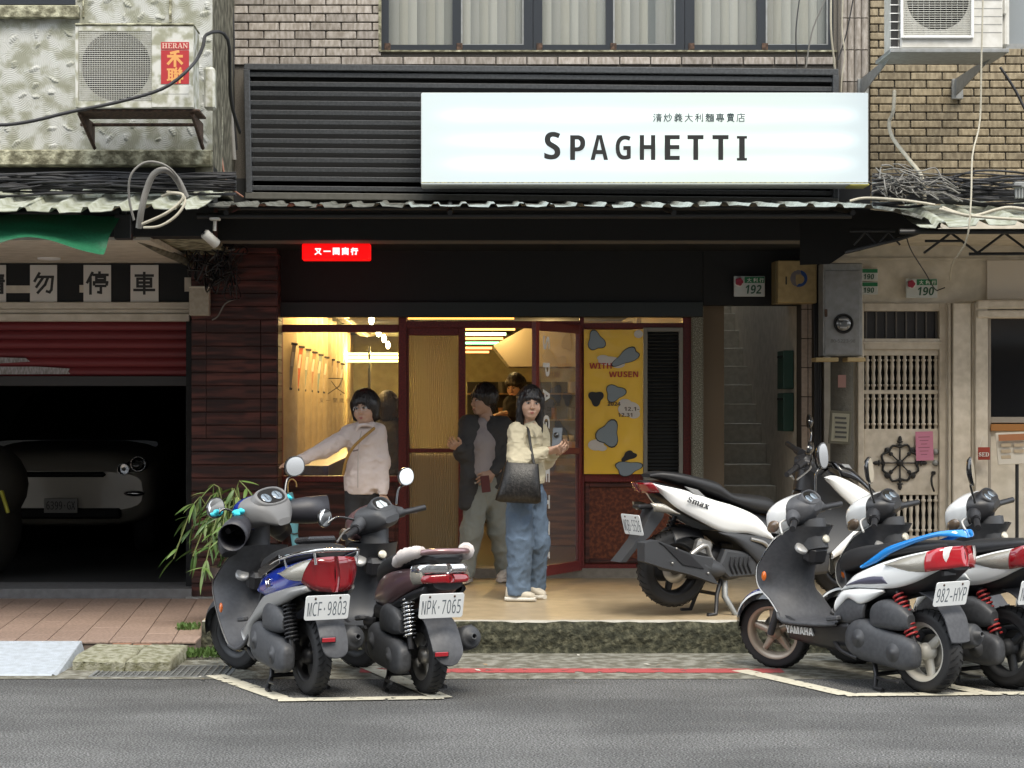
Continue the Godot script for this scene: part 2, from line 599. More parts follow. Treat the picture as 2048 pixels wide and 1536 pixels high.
	M.cable_black = mat(0.018, 0.018, 0.02, 0.55)
	M.cable_grey = mat(0.22, 0.21, 0.19, 0.7, {"tex": fine, "scale": 4.0})
	M.cable_white = mat(0.42, 0.39, 0.31, 0.6, {"tex": grime, "scale": 3.0})
	M.green_cloth = mat(0.015, 0.15, 0.07, 0.55, {"tex": fine, "scale": 1.0, "back": Color(0.05, 0.25, 0.15)})
	M.line_white = mat(0.55, 0.52, 0.42, 0.85, {"tex": grime, "scale": 2.0})
	M.line_red = mat(0.42, 0.075, 0.075, 0.85, {"tex": fine, "scale": 2.0})
	M.tyre = mat(0.017, 0.017, 0.018, 0.75, {"bump": bfine, "bscale": 0.3, "scale": 3.0})
	M.plastic = mat(0.035, 0.037, 0.041, 0.55, {"bump": bfine, "bscale": 0.12, "scale": 4.0})
	M.plastic_worn = mat(0.06, 0.062, 0.068, 0.6, {"tex": noise_tex("worn", SX, 0.02, 6, 0.1, 0.9, Color(0.85, 0.85, 0.86), w), "scale": 3.0, "world": false})
	M.plastic_dark = mat(0.014, 0.014, 0.016, 0.45)
	M.seat = mat(0.014, 0.014, 0.015, 0.5, {"bump": bfine, "bscale": 0.25, "scale": 5.0})
	M.engine = mat(0.055, 0.058, 0.064, 0.55, {"tex": tex.worn, "scale": 2.5, "world": false})
	M.alloy = mat(0.35, 0.34, 0.32, 0.4, {"met": 0.8})
	M.chrome = mat(0.75, 0.75, 0.75, 0.08, {"met": 1.0})
	M.mirror = mat(0.85, 0.87, 0.88, 0.03, {"met": 1.0})
	M.white_paint = mat(0.78, 0.79, 0.78, 0.22, {"coat": 0.6})
	M.black_gloss = mat(0.012, 0.012, 0.013, 0.12, {"coat": 0.8})
	M.blue_paint = mat(0.012, 0.035, 0.30, 0.2, {"coat": 0.9})
	M.sky_blue = mat(0.015, 0.22, 0.62, 0.2, {"coat": 0.7})
	M.silver_paint = mat(0.30, 0.30, 0.295, 0.38, {"met": 0.35})
	M.mauve_paint = mat(0.22, 0.13, 0.135, 0.3, {"met": 0.45, "coat": 0.6})
	M.red_lens = mat(0.20, 0.003, 0.007, 0.1, {"coat": 1.0})
	M.red_lens_bright = mat(0.36, 0.012, 0.02, 0.12, {"coat": 1.0})
	M.clear_lens = mat(0.36, 0.34, 0.29, 0.1, {"coat": 1.0, "met": 0.3, "bump": bump_tex("blens", CE, 0.06, 1, 6.0), "bscale": 0.8, "scale": 6.0, "world": false})
	M.amber = mat(0.62, 0.13, 0.01, 0.2, {"coat": 1.0})
	M.plate = mat(0.68, 0.70, 0.70, 0.4)
	M.plate_ink = mat(0.10, 0.12, 0.14, 0.6)
	M.red_spring = mat(0.33, 0.03, 0.03, 0.4)
	M.dial = mat(0.16, 0.20, 0.24, 0.15, {"coat": 1.0})
	M.rim_gold = mat(0.40, 0.34, 0.27, 0.4, {"met": 0.4})
	M.rim_white = mat(0.58, 0.56, 0.50, 0.4)
	M.teal_cloth = mat(0.04, 0.52, 0.62, 0.7)
	M.grille = mat(0.5, 0.5, 0.45, 0.6)
	M.bcloth = bcloth
	M.bfine = bfine
	M.grime = grime
	M.fine = fine
	M.bgrain = bgrain
	M.streak = streak
	M.brough = brough

# a strip of worn paint along a line of points: small cells, some of them scuffed away
func paint_line(mb: MB, pts: Array, width: float, y: float, wear: float, seed_: int) -> void:
	var fn := FastNoiseLite.new()
	fn.seed = seed_
	fn.frequency = 9.0
	fn.fractal_octaves = 3
	mb.smooth()
	for i in pts.size() - 1:
		var a: Vector3 = pts[i]
		var b: Vector3 = pts[i + 1]
		a.y = y
		b.y = y
		var dir := (b - a).normalized()
		var sd := dir.cross(Vector3.UP)
		var cell := 0.012
		var nu := int(a.distance_to(b) / cell)
		var nv := int(width / cell)
		for u in nu:
			for v in nv:
				var p := a + dir * (u + 0.5) * cell + sd * ((v + 0.5) * cell - width / 2)
				var edge := absf((v + 0.5) / nv - 0.5) * 2.0
				if fn.get_noise_2d(p.x, p.z) > wear + 0.1 - 0.34 * pow(edge, 8.0):
					continue
				var q := a + dir * u * cell + sd * (v * cell - width / 2)
				mb.quad(q, q + dir * cell, q + dir * cell + sd * cell, q + sd * cell)

func sheet(mb: MB, x0: float, x1: float, d0: float, d1: float, h0: float, h1: float) -> void:
	mb.flat()
	mb.quad(Vector3(x0, h0, -d0), Vector3(x1, h0, -d0), Vector3(x1, h1, -d1), Vector3(x0, h1, -d1))

# box by its faces: x0..x1, y0..y1, from distance d0 (near) to d1 (far)
func bx(mb: MB, x0: float, x1: float, y0: float, y1: float, d0: float, d1: float, bevel := 0.0) -> MB:
	var c := Vector3((x0 + x1) / 2, (y0 + y1) / 2, -(d0 + d1) / 2)
	var s := Vector3(x1 - x0, y1 - y0, d1 - d0).abs()
	if bevel > 0:
		return mb.rbox(c, s, bevel)
	return mb.box(c, s)

# the same from photo pixels of its front face
func pb(mb: MB, px0: float, px1: float, py0: float, py1: float, d: float, depth: float, bevel := 0.0) -> MB:
	return bx(mb, X(px0, d), X(px1, d), Y(py1, d), Y(py0, d), d, d + depth, bevel)

func ground() -> void:
	var mb := MB.new()
	sheet(mb, -90, 90, -90, 120, -0.5, -0.5)
	struct("ground", mb, M.concrete)
	# asphalt: a fine sheet whose height wavers a little
	mb = MB.new()
	mb.smooth()
	var fn := FastNoiseLite.new()
	fn.frequency = 0.35
	var xs := []
	var zs := []
	for i in 41:
		xs.append(-20.0 + i)
	for i in 31:
		zs.append(-11.85 + i * 0.75)
	for i in 40:
		for k in 30:
			var f := func(x, z): return Vector3(x, 0.004 * fn.get_noise_2d(x, z) if z > -10.3 else 0.0, z)
			mb.quad(f.call(xs[i], zs[k + 1]), f.call(xs[i + 1], zs[k + 1]), f.call(xs[i + 1], zs[k]), f.call(xs[i], zs[k]))
	struct("asphalt_road", mb, M.asphalt)
	# concrete gutter with the drain left open
	mb = MB.new()
	var gx0 := -2.16
	var gx1 := -1.32
	sheet(mb, -20, gx0, 11.85, 13.3, 0.003, 0.003)
	sheet(mb, gx1, 20, 11.85, 13.3, 0.003, 0.003)
	sheet(mb, gx0, gx1, 11.85, 11.93, 0.003, 0.003)
	sheet(mb, gx0, gx1, 12.46, 13.3, 0.003, 0.003)
	bx(mb, gx0, gx1, -0.5, -0.4, 11.93, 12.46)
	for q in [[gx0 - 0.02, gx0, 11.93, 12.46], [gx1, gx1 + 0.02, 11.93, 12.46], [gx0, gx1, 11.91, 11.93], [gx0, gx1, 12.46, 12.48]]:
		bx(mb, q[0], q[1], -0.5, 0.0, q[2], q[3])
	struct("gutter", mb, M.concrete)
	var gr := thing("drain_grate", "rusty grey steel grid over the gutter drain beside the broken stone slab", "drain grate", Vector3(-1.74, 0, -12.2))
	mb = MB.new()
	for q in [[gx0, gx0 + 0.02, 11.93, 12.46], [gx1 - 0.02, gx1, 11.93, 12.46], [gx0 + 0.02, gx1 - 0.02, 11.93, 11.95], [gx0 + 0.02, gx1 - 0.02, 12.44, 12.46]]:
		bx(mb, q[0], q[1], -0.03, 0.006, q[2], q[3])
	part(gr, "frame", mb, M.galv)
	for k in 20:
		mb = MB.new()
		var x := gx0 + 0.04 + k * (gx1 - gx0 - 0.08) / 19.0
		bx(mb, x - 0.004, x + 0.004, -0.03, 0.004, 11.952, 12.438)
		part(gr, "bar", mb, M.galv)
	for k in 5:
		mb = MB.new()
		var dd := 12.03 + k * 0.083
		bx(mb, gx0 + 0.021, gx1 - 0.021, -0.02, 0.001, dd, dd + 0.008)
		part(gr, "cross_bar", mb, M.galv)
	# paint
	mb = MB.new()
	paint_line(mb, [Vector3(-0.55, 0, -12.21), Vector3(2.03, 0, -12.2)], 0.2, 0.0055, 0.34, 3)
	struct("red_line_marking", mb, M.line_red)
	mb = MB.new()
	paint_line(mb, [G(430, 1352), G(568, 1400)], 0.12, 0.0065, 0.4, 5)
	paint_line(mb, [G(556, 1402), G(888, 1397)], 0.12, 0.0075, 0.4, 6)
	paint_line(mb, [G(885, 1398), G(735, 1335)], 0.12, 0.0085, 0.4, 8)
	struct("white_bay_marking", mb, M.line_white)
	mb = MB.new()
	paint_line(mb, [G(1480, 1342), G(1695, 1391)], 0.12, 0.0065, 0.4, 9)
	paint_line(mb, [G(1690, 1392), G(2300, 1386)], 0.12, 0.0075, 0.4, 12)
	paint_line(mb, [G(1745, 1344), G(1985, 1391)], 0.12, 0.0085, 0.34, 15)
	struct("white_bay_marking", mb, M.line_white)
	# raised arcade floor with a rough mossy kerb face
	var xl := -1.627
	var fk := FastNoiseLite.new()
	fk.frequency = 3.0
	fk.fractal_octaves = 4
	mb = MB.new()
	mb.smooth()
	var top := func(x): return Vector3(x, 0.205 + 0.012 * fk.get_noise_2d(x, 3.0), -13.09 + 0.02 * fk.get_noise_2d(x * 0.8, 9.0))
	var nx := 330
	var rows := 9
	var grid := []
	for i in nx + 1:
		var x := xl + (9.0 - xl) * i / nx
		var col := []
		var t: Vector3 = top.call(x)
		for k in rows + 1:
			var v := float(k) / rows
			var p := Vector3(x, t.y * v, t.z)
			p.z += 0.016 * fk.get_noise_2d(x * 2.0, p.y * 5.0 + 20.0) + (0.012 if v < 0.1 else 0.0) - 0.02 * pow(v, 6.0)
			col.append(p)
		grid.append(col)
	for i in nx:
		for k in rows:
			mb.quad(grid[i][k], grid[i + 1][k], grid[i + 1][k + 1], grid[i][k + 1])
	# left flank of the kerb
	for k in rows:
		var a: Vector3 = grid[0][k]
		var b: Vector3 = grid[0][k + 1]
		mb.quad(Vector3(xl, a.y, -15.7), a, b, Vector3(xl, b.y, -15.7))
	struct("kerb", mb, M.kerb)
	mb = MB.new()
	mb.smooth()
	for i in nx:
		var a: Vector3 = grid[i][rows]
		var b: Vector3 = grid[i + 1][rows]
		var lip0 := Vector3(a.x, 0.212 + 0.004 * fk.get_noise_2d(a.x, 40.0), -13.16)
		var lip1 := Vector3(b.x, 0.212 + 0.004 * fk.get_noise_2d(b.x, 40.0), -13.16)
		mb.quad(a, b, lip1, lip0)
	struct("kerb_edge", mb, M.pale_concrete)
	mb = MB.new()
	mb.smooth()
	for i in nx:
		var a: Vector3 = grid[i][rows]
		var b: Vector3 = grid[i + 1][rows]
		var last := Vector3(a.x, 0.212 + 0.004 * fk.get_noise_2d(a.x, 40.0), -13.16)
		var last2 := Vector3(b.x, 0.212 + 0.004 * fk.get_noise_2d(b.x, 40.0), -13.16)
		for k in 12:
			var dz := 13.16 + (k + 1) * 0.27
			var hy := 0.212 + 0.028 * (k + 1) / 12.0
			var p := Vector3(a.x, hy + 0.003 * fk.get_noise_2d(a.x, dz), -dz)
			var q := Vector3(b.x, hy + 0.003 * fk.get_noise_2d(b.x, dz), -dz)
			mb.quad(last, last2, q, p)
			last = p
			last2 = q
	struct("arcade_floor", mb, M.floor)
	# tiled forecourt of the garage, tile by tile
	mb = MB.new()
	bx(mb, -9.0, xl - 0.002, -0.4, 0.100, 12.83, 15.72)
	var fl := struct("forecourt", mb, mat(0.13, 0.10, 0.08, 0.9))
	var dir := Vector2(-0.07, -1.0).normalized()
	var sd := Vector2(dir.y * -1.0, dir.x)
	var area := PackedVector2Array([Vector2(-4.4, -12.82), Vector2(xl - 0.004, -12.82), Vector2(xl - 0.004, -15.69), Vector2(-4.4, -15.69)])
	for i in range(-1, 16):
		for k in range(-1, 9):
			var o := Vector2(xl + 0.25, -12.8) - sd * (i * 0.202) * signf(sd.x) + dir * (k * 0.402 + (0.2 if i % 2 else 0.0) - 0.3)
			var sdx := sd * signf(sd.x) * -1.0
			var poly := PackedVector2Array([o, o + sdx * 0.197, o + sdx * 0.197 + dir * 0.399, o + dir * 0.399])
			for cut in Geometry2D.intersect_polygons(poly, area):
				if cut.size() < 3:
					continue
				mb = MB.new()
				var c2 := PackedVector2Array()
				for q in cut:
					c2.append(Vector2(q.x, -q.y))
				mb.extrude(c2, Transform3D(Basis(Vector3(1, 0, 0), Vector3(0, 0, -1), Vector3(0, 1, 0)), Vector3(0, 0.098, 0)), 0.012 + rng.randf() * 0.0012, 0.0015)
				part(fl, "tile", mb, M.tile[rng.randi() % 4], true)
	# painted ramp, broken slab, course of old brick between them
	mb = MB.new()
	mb.flat()
	var ra := [Vector3(-6, 0.114, -12.82), Vector3(-2.362, 0.114, -12.82), Vector3(-2.385, 0.012, -12.0), Vector3(-6, 0.012, -12.0)]
	mb.quad(ra[3], ra[2], ra[1], ra[0])
	mb.quad(Vector3(-6, 0.0, -11.985), Vector3(-2.39, 0.0, -11.985), ra[2], ra[3])
	mb.quad(Vector3(-2.36, 0.0, -12.0), Vector3(-2.33, 0.0, -12.82), ra[1], ra[2])
	single("ramp", "pale blue painted concrete ramp up to the tiled garage floor", "ramp", mb, M.ramp)
	var sl := thing("stone_slab", "cracked mossy stone slab lying between the blue ramp and the drain", "stone slab", Vector3(-2.0, 0, -12.4))
	var crack := [Vector2(-1.985, -12.2), Vector2(-1.97, -12.33), Vector2(-1.94, -12.42), Vector2(-1.95, -12.56), Vector2(-1.92, -12.78)]
	var e0 := [Vector2(-2.31, -12.24), Vector2(-2.33, -12.45), Vector2(-2.3, -12.7), Vector2(-2.26, -12.78)]
	var e1 := [Vector2(-1.71, -12.22), Vector2(-1.69, -12.5), Vector2(-1.675, -12.76)]
	for piece in 2:
		mb = MB.new()
		mb.smooth()
		var n1 := 24
		var n2 := 20
		var g2 := []
		for i in n1 + 1:
			var rowp := []
			for k in n2 + 1:
				var u := float(i) / n1
				var v := float(k) / n2
				var L = poly_at(e0 if piece == 0 else crack, v)
				var R = poly_at(crack if piece == 0 else e1, v)
				var gap: float = 0.004
				var p2: Vector2 = L.lerp(R, u) + Vector2(gap * (1 if piece == 1 else -1) * (1.0 - absf(u - (1.0 if piece == 0 else 0.0))), 0)
				var e := minf(minf(u, 1 - u) * 14.0, minf(v, 1 - v) * 14.0)
				var hy := lerpf(0.066, 0.105, v) + 0.006 * fk.get_noise_2d(p2.x * 3, p2.y * 3) - 0.012 * exp(-e * 2.0)
				rowp.append(Vector3(p2.x, hy, p2.y))
			g2.append(rowp)
		for i in n1:
			for k in n2:
				mb.quad(g2[i][k], g2[i + 1][k], g2[i + 1][k + 1], g2[i][k + 1])
		for i in n1:
			var a: Vector3 = g2[i][0]
			var b: Vector3 = g2[i + 1][0]
			var mid := Vector3(0, 0, 0.012 * fk.get_noise_2d(a.x * 6, 2))
			mb.quad(Vector3(a.x, 0.0, a.z), Vector3(b.x, 0.0, b.z), b + mid, a + mid)
		for k in n2:
			mb.quad(g2[0][k + 1] * Vector3(1, 0, 1), g2[0][k] * Vector3(1, 0, 1), g2[0][k], g2[0][k + 1])
			mb.quad(g2[n1][k] * Vector3(1, 0, 1), g2[n1][k + 1] * Vector3(1, 0, 1), g2[n1][k + 1], g2[n1][k])
		part(sl, "slab_piece", mb, M.slab)
	mb = MB.new()
	for k in 3:
		bx(mb, -2.16 + k * 0.13, -2.04 + k * 0.13, 0.0, 0.1 - 0.004 * k, 12.79, 12.826, 0.004)
	struct("brick_course", mb, mat(0.26, 0.12, 0.07, 0.9, {"tex": M.fine, "scale": 3.0}))
	# threshold of the garage
	mb = MB.new()
	bx(mb, -9.0, X(383, 15.69), -0.3, 0.185, 15.69, 16.3)
	struct("threshold", mb, mat(0.16, 0.16, 0.165, 0.8, {"tex": M.grime, "scale": 1.2}))

func poly_at(p: Array, t: float) -> Vector2:
	var f := t * (p.size() - 1)
	var i := mini(int(f), p.size() - 2)
	return p[i].lerp(p[i + 1], f - i)

# bricks of one wall as parts: a few shared meshes, clipped against the holes (Rect2 in x, y)
func lay_bricks(o: Node3D, x0: float, x1: float, y0: float, y1: float, d: float, bw: float, bh: float, joint: float, mats: Array, holes: Array, shift := 0.0) -> void:
	var meshes := []
	var row := 0
	var y := y1
	var cache := {}
	while y - bh > y0 - bh * 0.5:
		var yb := y - bh
		var x := x0 - (bw + joint) * (0.5 if row % 2 else 0.0) - shift
		while x < x1:
			var a := maxf(x, x0)
			var b := minf(x + bw, x1)
			x += bw + joint
			if b - a < 0.02:
				continue
			var segs := [[a, b]]
			for h in holes:
				if h.position.y < y and h.end.y > yb:
					var out := []
					for s in segs:
						if h.end.x <= s[0] or h.position.x >= s[1]:
							out.append(s)
						else:
							if h.position.x - s[0] > 0.02: out.append([s[0], h.position.x - 0.004])
							if s[1] - h.end.x > 0.02: out.append([h.end.x + 0.004, s[1]])
					segs = out
			for s in segs:
				var w: float = s[1] - s[0]
				var k := int(w * 250)
				var v := rng.randi() % 3
				var key := k * 3 + v
				if not cache.has(key):
					var mb := MB.new()
					mb.rbox(Vector3(0, 0, 0), Vector3(w, bh, 0.02), 0.0025 + 0.0015 * v)
					cache[key] = mb.mesh()
				var m := MeshInstance3D.new()
				m.name = "brick"
				m.mesh = cache[key]
				m.material_override = mats[rng.randi() % mats.size()]
				o.add_child(m, true)
				m.position = Vector3((s[0] + s[1]) / 2, (y + yb) / 2, -d + rng.randf_range(-0.0015, 0.0015)) - o.position
				m.rotation.x = rng.randf_range(-0.006, 0.006)
		y -= bh + joint
		row += 1

func left_building() -> void:
	var d := 13.6
	var xr := X(425, d)
	var b := thing("plastered_building", "old building with combed plaster wall stained green, above the open garage", "building", Vector3(-4.0, 0, -13.6))
	# wall body, side wall
	var mb := MB.new()
	bx(mb, -9, xr - 0.003, Y(300, d), 9.5, d + 0.02, d + 0.3)
	bx(mb, -9, -3.55, 2.81, 9.5, 13.95, 16)
	bx(mb, -3.55, xr - 0.125, 2.81, 9.0, 13.95, 16.4)
	part(b, "wall_core", mb, M.ledge)
	mb = MB.new()
	bx(mb, xr - 0.12, xr, 3.15, 9.5, d + 0.03, 15.3)
	part(b, "side_wall", mb, M.side_wall)
	# combed plaster: fans of grooves and torn flakes, as relief
	var x0 := X(-40, d)
	var y0 := Y(300, d)
	var y1 := Y(-70, d)
	var cs := []
	var r2 := RandomNumberGenerator.new()
	r2.seed = 21
	for i in 9:
		for k in 8:
			cs.append(Vector2(x0 + (i + r2.randf()) * (xr - x0) / 9, y0 + (k + r2.randf()) * (y1 - y0) / 8 - 0.1))
	var flakes := []
	for i in 15:
		for k in 12:
			if r2.randf() < 0.6:
				flakes.append([Vector2(x0 + (i + 0.15 + 0.7 * r2.randf()) * (xr - x0) / 15, y0 + (k + 0.15 + 0.7 * r2.randf()) * (y1 - y0) / 12), r2.randf_range(0, PI), r2.randf_range(0.022, 0.04), r2.randf_range(0.011, 0.02)])
	var nx := 380
	var ny := 320
	var hts := PackedFloat32Array()
	hts.resize((nx + 1) * (ny + 1))
	var dx := (xr - x0) / nx
	var dy := (y1 - y0) / ny
	for k in ny + 1:
		for i in nx + 1:
			var p := Vector2(x0 + i * dx, y0 + k * dy)
			var best := 9.0
			var second := 9.0
			for c in cs:
				var q: float = p.distance_squared_to(c)
				if q < best:
					second = best
					best = q
				elif q < second:
					second = q
			hts[k * (nx + 1) + i] = 0.0012 * sin(sqrt(best) * TAU / 0.0135)
	for f in flakes:
		var c: Vector2 = f[0]
		var ca := cos(f[1])
		var sa := sin(f[1])
		var reach: float = f[2] * 1.3
		for i in range(maxi(0, int((c.x - reach - x0) / dx)), mini(nx, int((c.x + reach - x0) / dx)) + 1):
			for k in range(maxi(0, int((c.y - reach - y0) / dy)), mini(ny, int((c.y + reach - y0) / dy)) + 1):
				var q := Vector2(x0 + i * dx, y0 + k * dy) - c
				var u: float = (q.x * ca + q.y * sa) / f[2]
				var v: float = (-q.x * sa + q.y * ca) / f[3]
				var rr := u * u + v * v + 0.3 * sin(u * 5.0 + f[1] * 7.0) * v
				if rr < 1.0:
					var e := k * (nx + 1) + i
					hts[e] = maxf(hts[e], 0.0) + 0.012 * sqrt(1.0 - rr) * (0.55 + 0.45 * v) + 0.002 * sin(u * 14.0)
	mb = MB.new()
	mb.smooth()
	var at := func(i, k): return Vector3(x0 + i * dx, y0 + k * dy, -d + hts[k * (nx + 1) + i])
	for k in ny:
		for i in nx:
			mb.quad(at.call(i, k), at.call(i + 1, k), at.call(i + 1, k + 1), at.call(i, k + 1))
	part(b, "combed_plaster", mb, M.plaster)
	# ledge below, window sill and dark glass above
	mb = MB.new()
	pb(mb, -500, 423, 299, 331, d - 0.05, 0.2, 0.008)
	part(b, "ledge", mb, M.ledge)
	mb = MB.new()
	pb(mb, -400, 157, 10, 35, d - 0.06, 0.16, 0.006)
	part(b, "sill", mb, M.ledge)
	mb = MB.new()
	pb(mb, -400, 150, -160, 9, d - 0.025, 0.02)
	part(b, "window", mb, M.frame_dark)
	mb = MB.new()
	for q in [[338, 343, -80, 44], [165, 168, -80, 34]]:
		pb(mb, q[0], q[1], q[2], q[3], d - 0.012, 0.02)
	part(b, "trim_strip", mb, M.ledge)
	# lintel coloured black in place of the unlit void between ledge and canopy
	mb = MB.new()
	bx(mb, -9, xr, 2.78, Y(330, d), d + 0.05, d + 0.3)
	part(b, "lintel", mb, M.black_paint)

func main_building() -> void:
	var d := 15.0
	var b := thing("brick_building", "grey brick building holding the spaghetti shop at street level", "building", Vector3(0.7, 0, -15.0))
	var x0 := X(425, d) + 0.02
	var x1 := X(1737, d)
	var wx0 := X(763, d)
	var wx1 := X(1668, d)
	var wy0 := Y(101, d)
	var wy1 := wy0 + 1.55
	var mb := MB.new()
	bx(mb, x0 - 0.3, wx0, 2.86, 12, d + 0.012, d + 0.3)
	bx(mb, wx1, x1, 2.86, 12, d + 0.012, d + 0.3)
	bx(mb, wx0, wx1, 2.86, wy0, d + 0.012, d + 0.3)
	bx(mb, wx0, wx1, wy1, 12, d + 0.012, d + 0.3)
	part(b, "wall", mb, M.mortar)
	lay_bricks(b, X(468, d), X(1671, d), Y(133, d), Y(-22, d), d, 0.2235, 0.0555, 0.0085, M.brick_grey, [Rect2(wx0, wy0, wx1 - wx0, 3)], 0.12)
	# fluted tile pier
	mb = MB.new()
	bx(mb, X(1676, d), x1, Y(400, d), 5.2, d - 0.015, d + 0.01)
	part(b, "pier", mb, M.mortar)
	for row in 6:
		var yt := Y(-25 + row * 63.5, d)
		var ybm := Y(-25 + (row + 1) * 63.5 - 2.0, d)
		for col in 2:
			var xa := X(1680 + col * 28, d)
			var xb := X(1680 + col * 28 + 27, d)
			mb = MB.new()
			var w := (xb - xa) / 2
			for k in 2:
				var rings := []
				for yy in [ybm, yt]:
					var r := PackedVector3Array()
					for q in [[0.02, 0], [0.14, 0.012], [0.5, 0.019], [0.86, 0.012], [0.98, 0]]:
						r.append(Vector3(xa + w * (k + q[0]), yy, -d + 0.016 + q[1]))
					r.append(Vector3(xa + w * (k + 0.98), yy, -d + 0.014))
					r.append(Vector3(xa + w * (k + 0.02), yy, -d + 0.014))
					rings.append(r)
				mb.loft(rings)
			part(b, "tile", mb, M.brick_grey[(row + col) % 3])
	# three sliding windows
	var frames := [[763, 777, 905, 922, 1048, 1066], [1067, 1085, 1213, 1227, 1352, 1370], [1371, 1390, 1516, 1533, 1658, 1668]]
	for f in frames:
		var wn := group_part(b, "window", Vector3(X((f[0] + f[5]) / 2.0, d), wy0, -d) - b.position)
		mb = MB.new()
		bx(mb, X(f[0], d), X(f[5], d), wy0, Y(88, d), d + 0.03, d + 0.12)
		bx(mb, X(f[0], d), X(f[5], d), wy1 - 0.05, wy1, d + 0.03, d + 0.12)
		bx(mb, X(f[0], d), X(f[1], d), Y(88, d), wy1 - 0.05, d + 0.03, d + 0.12)
		bx(mb, X(f[4], d), X(f[5], d), Y(88, d), wy1 - 0.05, d + 0.03, d + 0.12)
		bx(mb, X(f[2], d), X(f[3], d), Y(88, d), wy1 - 0.05, d + 0.04, d + 0.10)
		part(wn, "frame", mb, M.frame_dark)
		mb = MB.new()
		for q in [f[0] + 6, f[2] + 8]:
			pb(mb, q, q + 12, 86, 100, d + 0.02, 0.01, 0.002)
		part(wn, "corner_block", mb, M.rust)
		for s in 2:
			mb = MB.new()
			var a := X(f[1] if s == 0 else f[3], d)
			var c := X(f[2] if s == 0 else f[4], d)
			mb.flat()
			mb.quad(Vector3(a, Y(88, d), -d - 0.07), Vector3(c, Y(88, d), -d - 0.07), Vector3(c, wy1 - 0.05, -d - 0.07), Vector3(a, wy1 - 0.05, -d - 0.07))
			part(wn, "pane", mb, M.pane)
			if s == 1:
				mb = MB.new()
				var e := 0.012
				var yb := Y(88, d)
				bx(mb, a, a + e, yb, wy1 - 0.05, d + 0.035, d + 0.045)
				bx(mb, c - e, c, yb, wy1 - 0.05, d + 0.035, d + 0.045)
				bx(mb, a + e, c - e, yb, yb + 0.006, d + 0.035, d + 0.045)
				part(wn, "seal", mb, M.galv)
			var nn := 7
			for k in nn:
				mb = MB.new()
				var u0: float = lerpf(a, c, float(k) / nn)
				var u1: float = lerpf(a, c, float(k + 1) / nn)
				var tw := 0.02 if (k + s) % 3 else 0.035
				mb.flat()
				var z := -d - 0.17 - 0.01 * (k % 2)
				mb.smooth()
				var rings := []
				for yy in [Y(92, d), wy1]:
					var r := PackedVector3Array()
					for j in 5:
						var t := j / 4.0
						r.append(Vector3(lerpf(u0, u1 + 0.006, t), yy, z + tw * (t - 0.5) + 0.012 * sin(PI * t)))
					rings.append(r)
				mb.loft(rings, false, false, false)
				if f[0] == 1067 and s == 1 and k == 4:
					continue
				part(wn, "blind_slat", mb, M.blind[(k * 2 + s + int(f[0])) % 3])
	mb = MB.new()
	bx(mb, wx0, wx1, wy0 - 0.2, wy1 + 0.2, d + 0.5, d + 0.55)
	bx(mb, wx0 - 0.2, wx0, wy0 - 0.2, wy1 + 0.2, d + 0.3, d + 0.5)
	bx(mb, wx1, wx1 + 0.2, wy0 - 0.2, wy1 + 0.2, d + 0.3, d + 0.5)
	bx(mb, wx0, wx1, wy1, wy1 + 0.2, d + 0.3, d + 0.5)
	bx(mb, wx0, wx1, wy0 - 0.2, wy0, d + 0.3, d + 0.5)
	part(b, "room_lining", mb, mat(0.2, 0.19, 0.16, 0.9))
	# sill line
	mb = MB.new()
	bx(mb, wx0 - 0.02, wx1 + 0.02, wy0 - 0.012, wy0, d - 0.02, d + 0.1)
	bx(mb, wx0 - 0.022, wx0 - 0.002, wy0, wy1, d - 0.014, d + 0.1)
	part(b, "sill", mb, M.ledge)
	# black painted beam and arcade ceiling below the wall
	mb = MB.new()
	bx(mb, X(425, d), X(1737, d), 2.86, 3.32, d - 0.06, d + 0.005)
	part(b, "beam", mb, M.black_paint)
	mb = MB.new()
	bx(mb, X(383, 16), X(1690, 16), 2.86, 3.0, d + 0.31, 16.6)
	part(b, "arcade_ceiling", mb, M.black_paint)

func neighbour_building() -> void:
	var d := 15.0
	var b := thing("tan_brick_building", "tan brick building beside the fluted pier, stained below its air conditioner", "building", Vector3(4.5, 0, -15.0))
	var x0 := X(1739, d)
	var wx := X(2012, d)
	var wy := Y(97, d)
	var mb := MB.new()
	bx(mb, x0, 9.5, 2.9, wy, d + 0.012, d + 0.3)
	bx(mb, x0, wx, wy, 12, d + 0.012, d + 0.3)
	bx(mb, wx, 9.5, wy + 1.5, 12, d + 0.012, d + 0.3)
	bx(mb, wx + 1.6, 9.5, wy, wy + 1.5, d + 0.012, d + 0.3)
	part(b, "wall", mb, M.mortar)
	lay_bricks(b, x0 + 0.004, X(2150, d), Y(425, d), Y(-30, d), d, 0.228, 0.0505, 0.0095, M.brick_tan, [Rect2(wx, wy, 3, 3)], 0.05)
	var wn := group_part(b, "window", Vector3(wx + 0.8, wy, -d) - b.position)
	mb = MB.new()
	bx(mb, wx, wx + 1.6, wy, wy + 0.04, d + 0.02, d + 0.12)
	bx(mb, wx, wx + 0.03, wy + 0.04, wy + 1.5, d + 0.02, d + 0.12)
	part(wn, "frame", mb, M.galv)
	mb = MB.new()
	bx(mb, wx + 0.03, wx + 1.6, wy + 0.04, wy + 1.5, d + 0.08, d + 0.09)
	part(wn, "pane", mb, mat(0.22, 0.24, 0.25, 0.3))

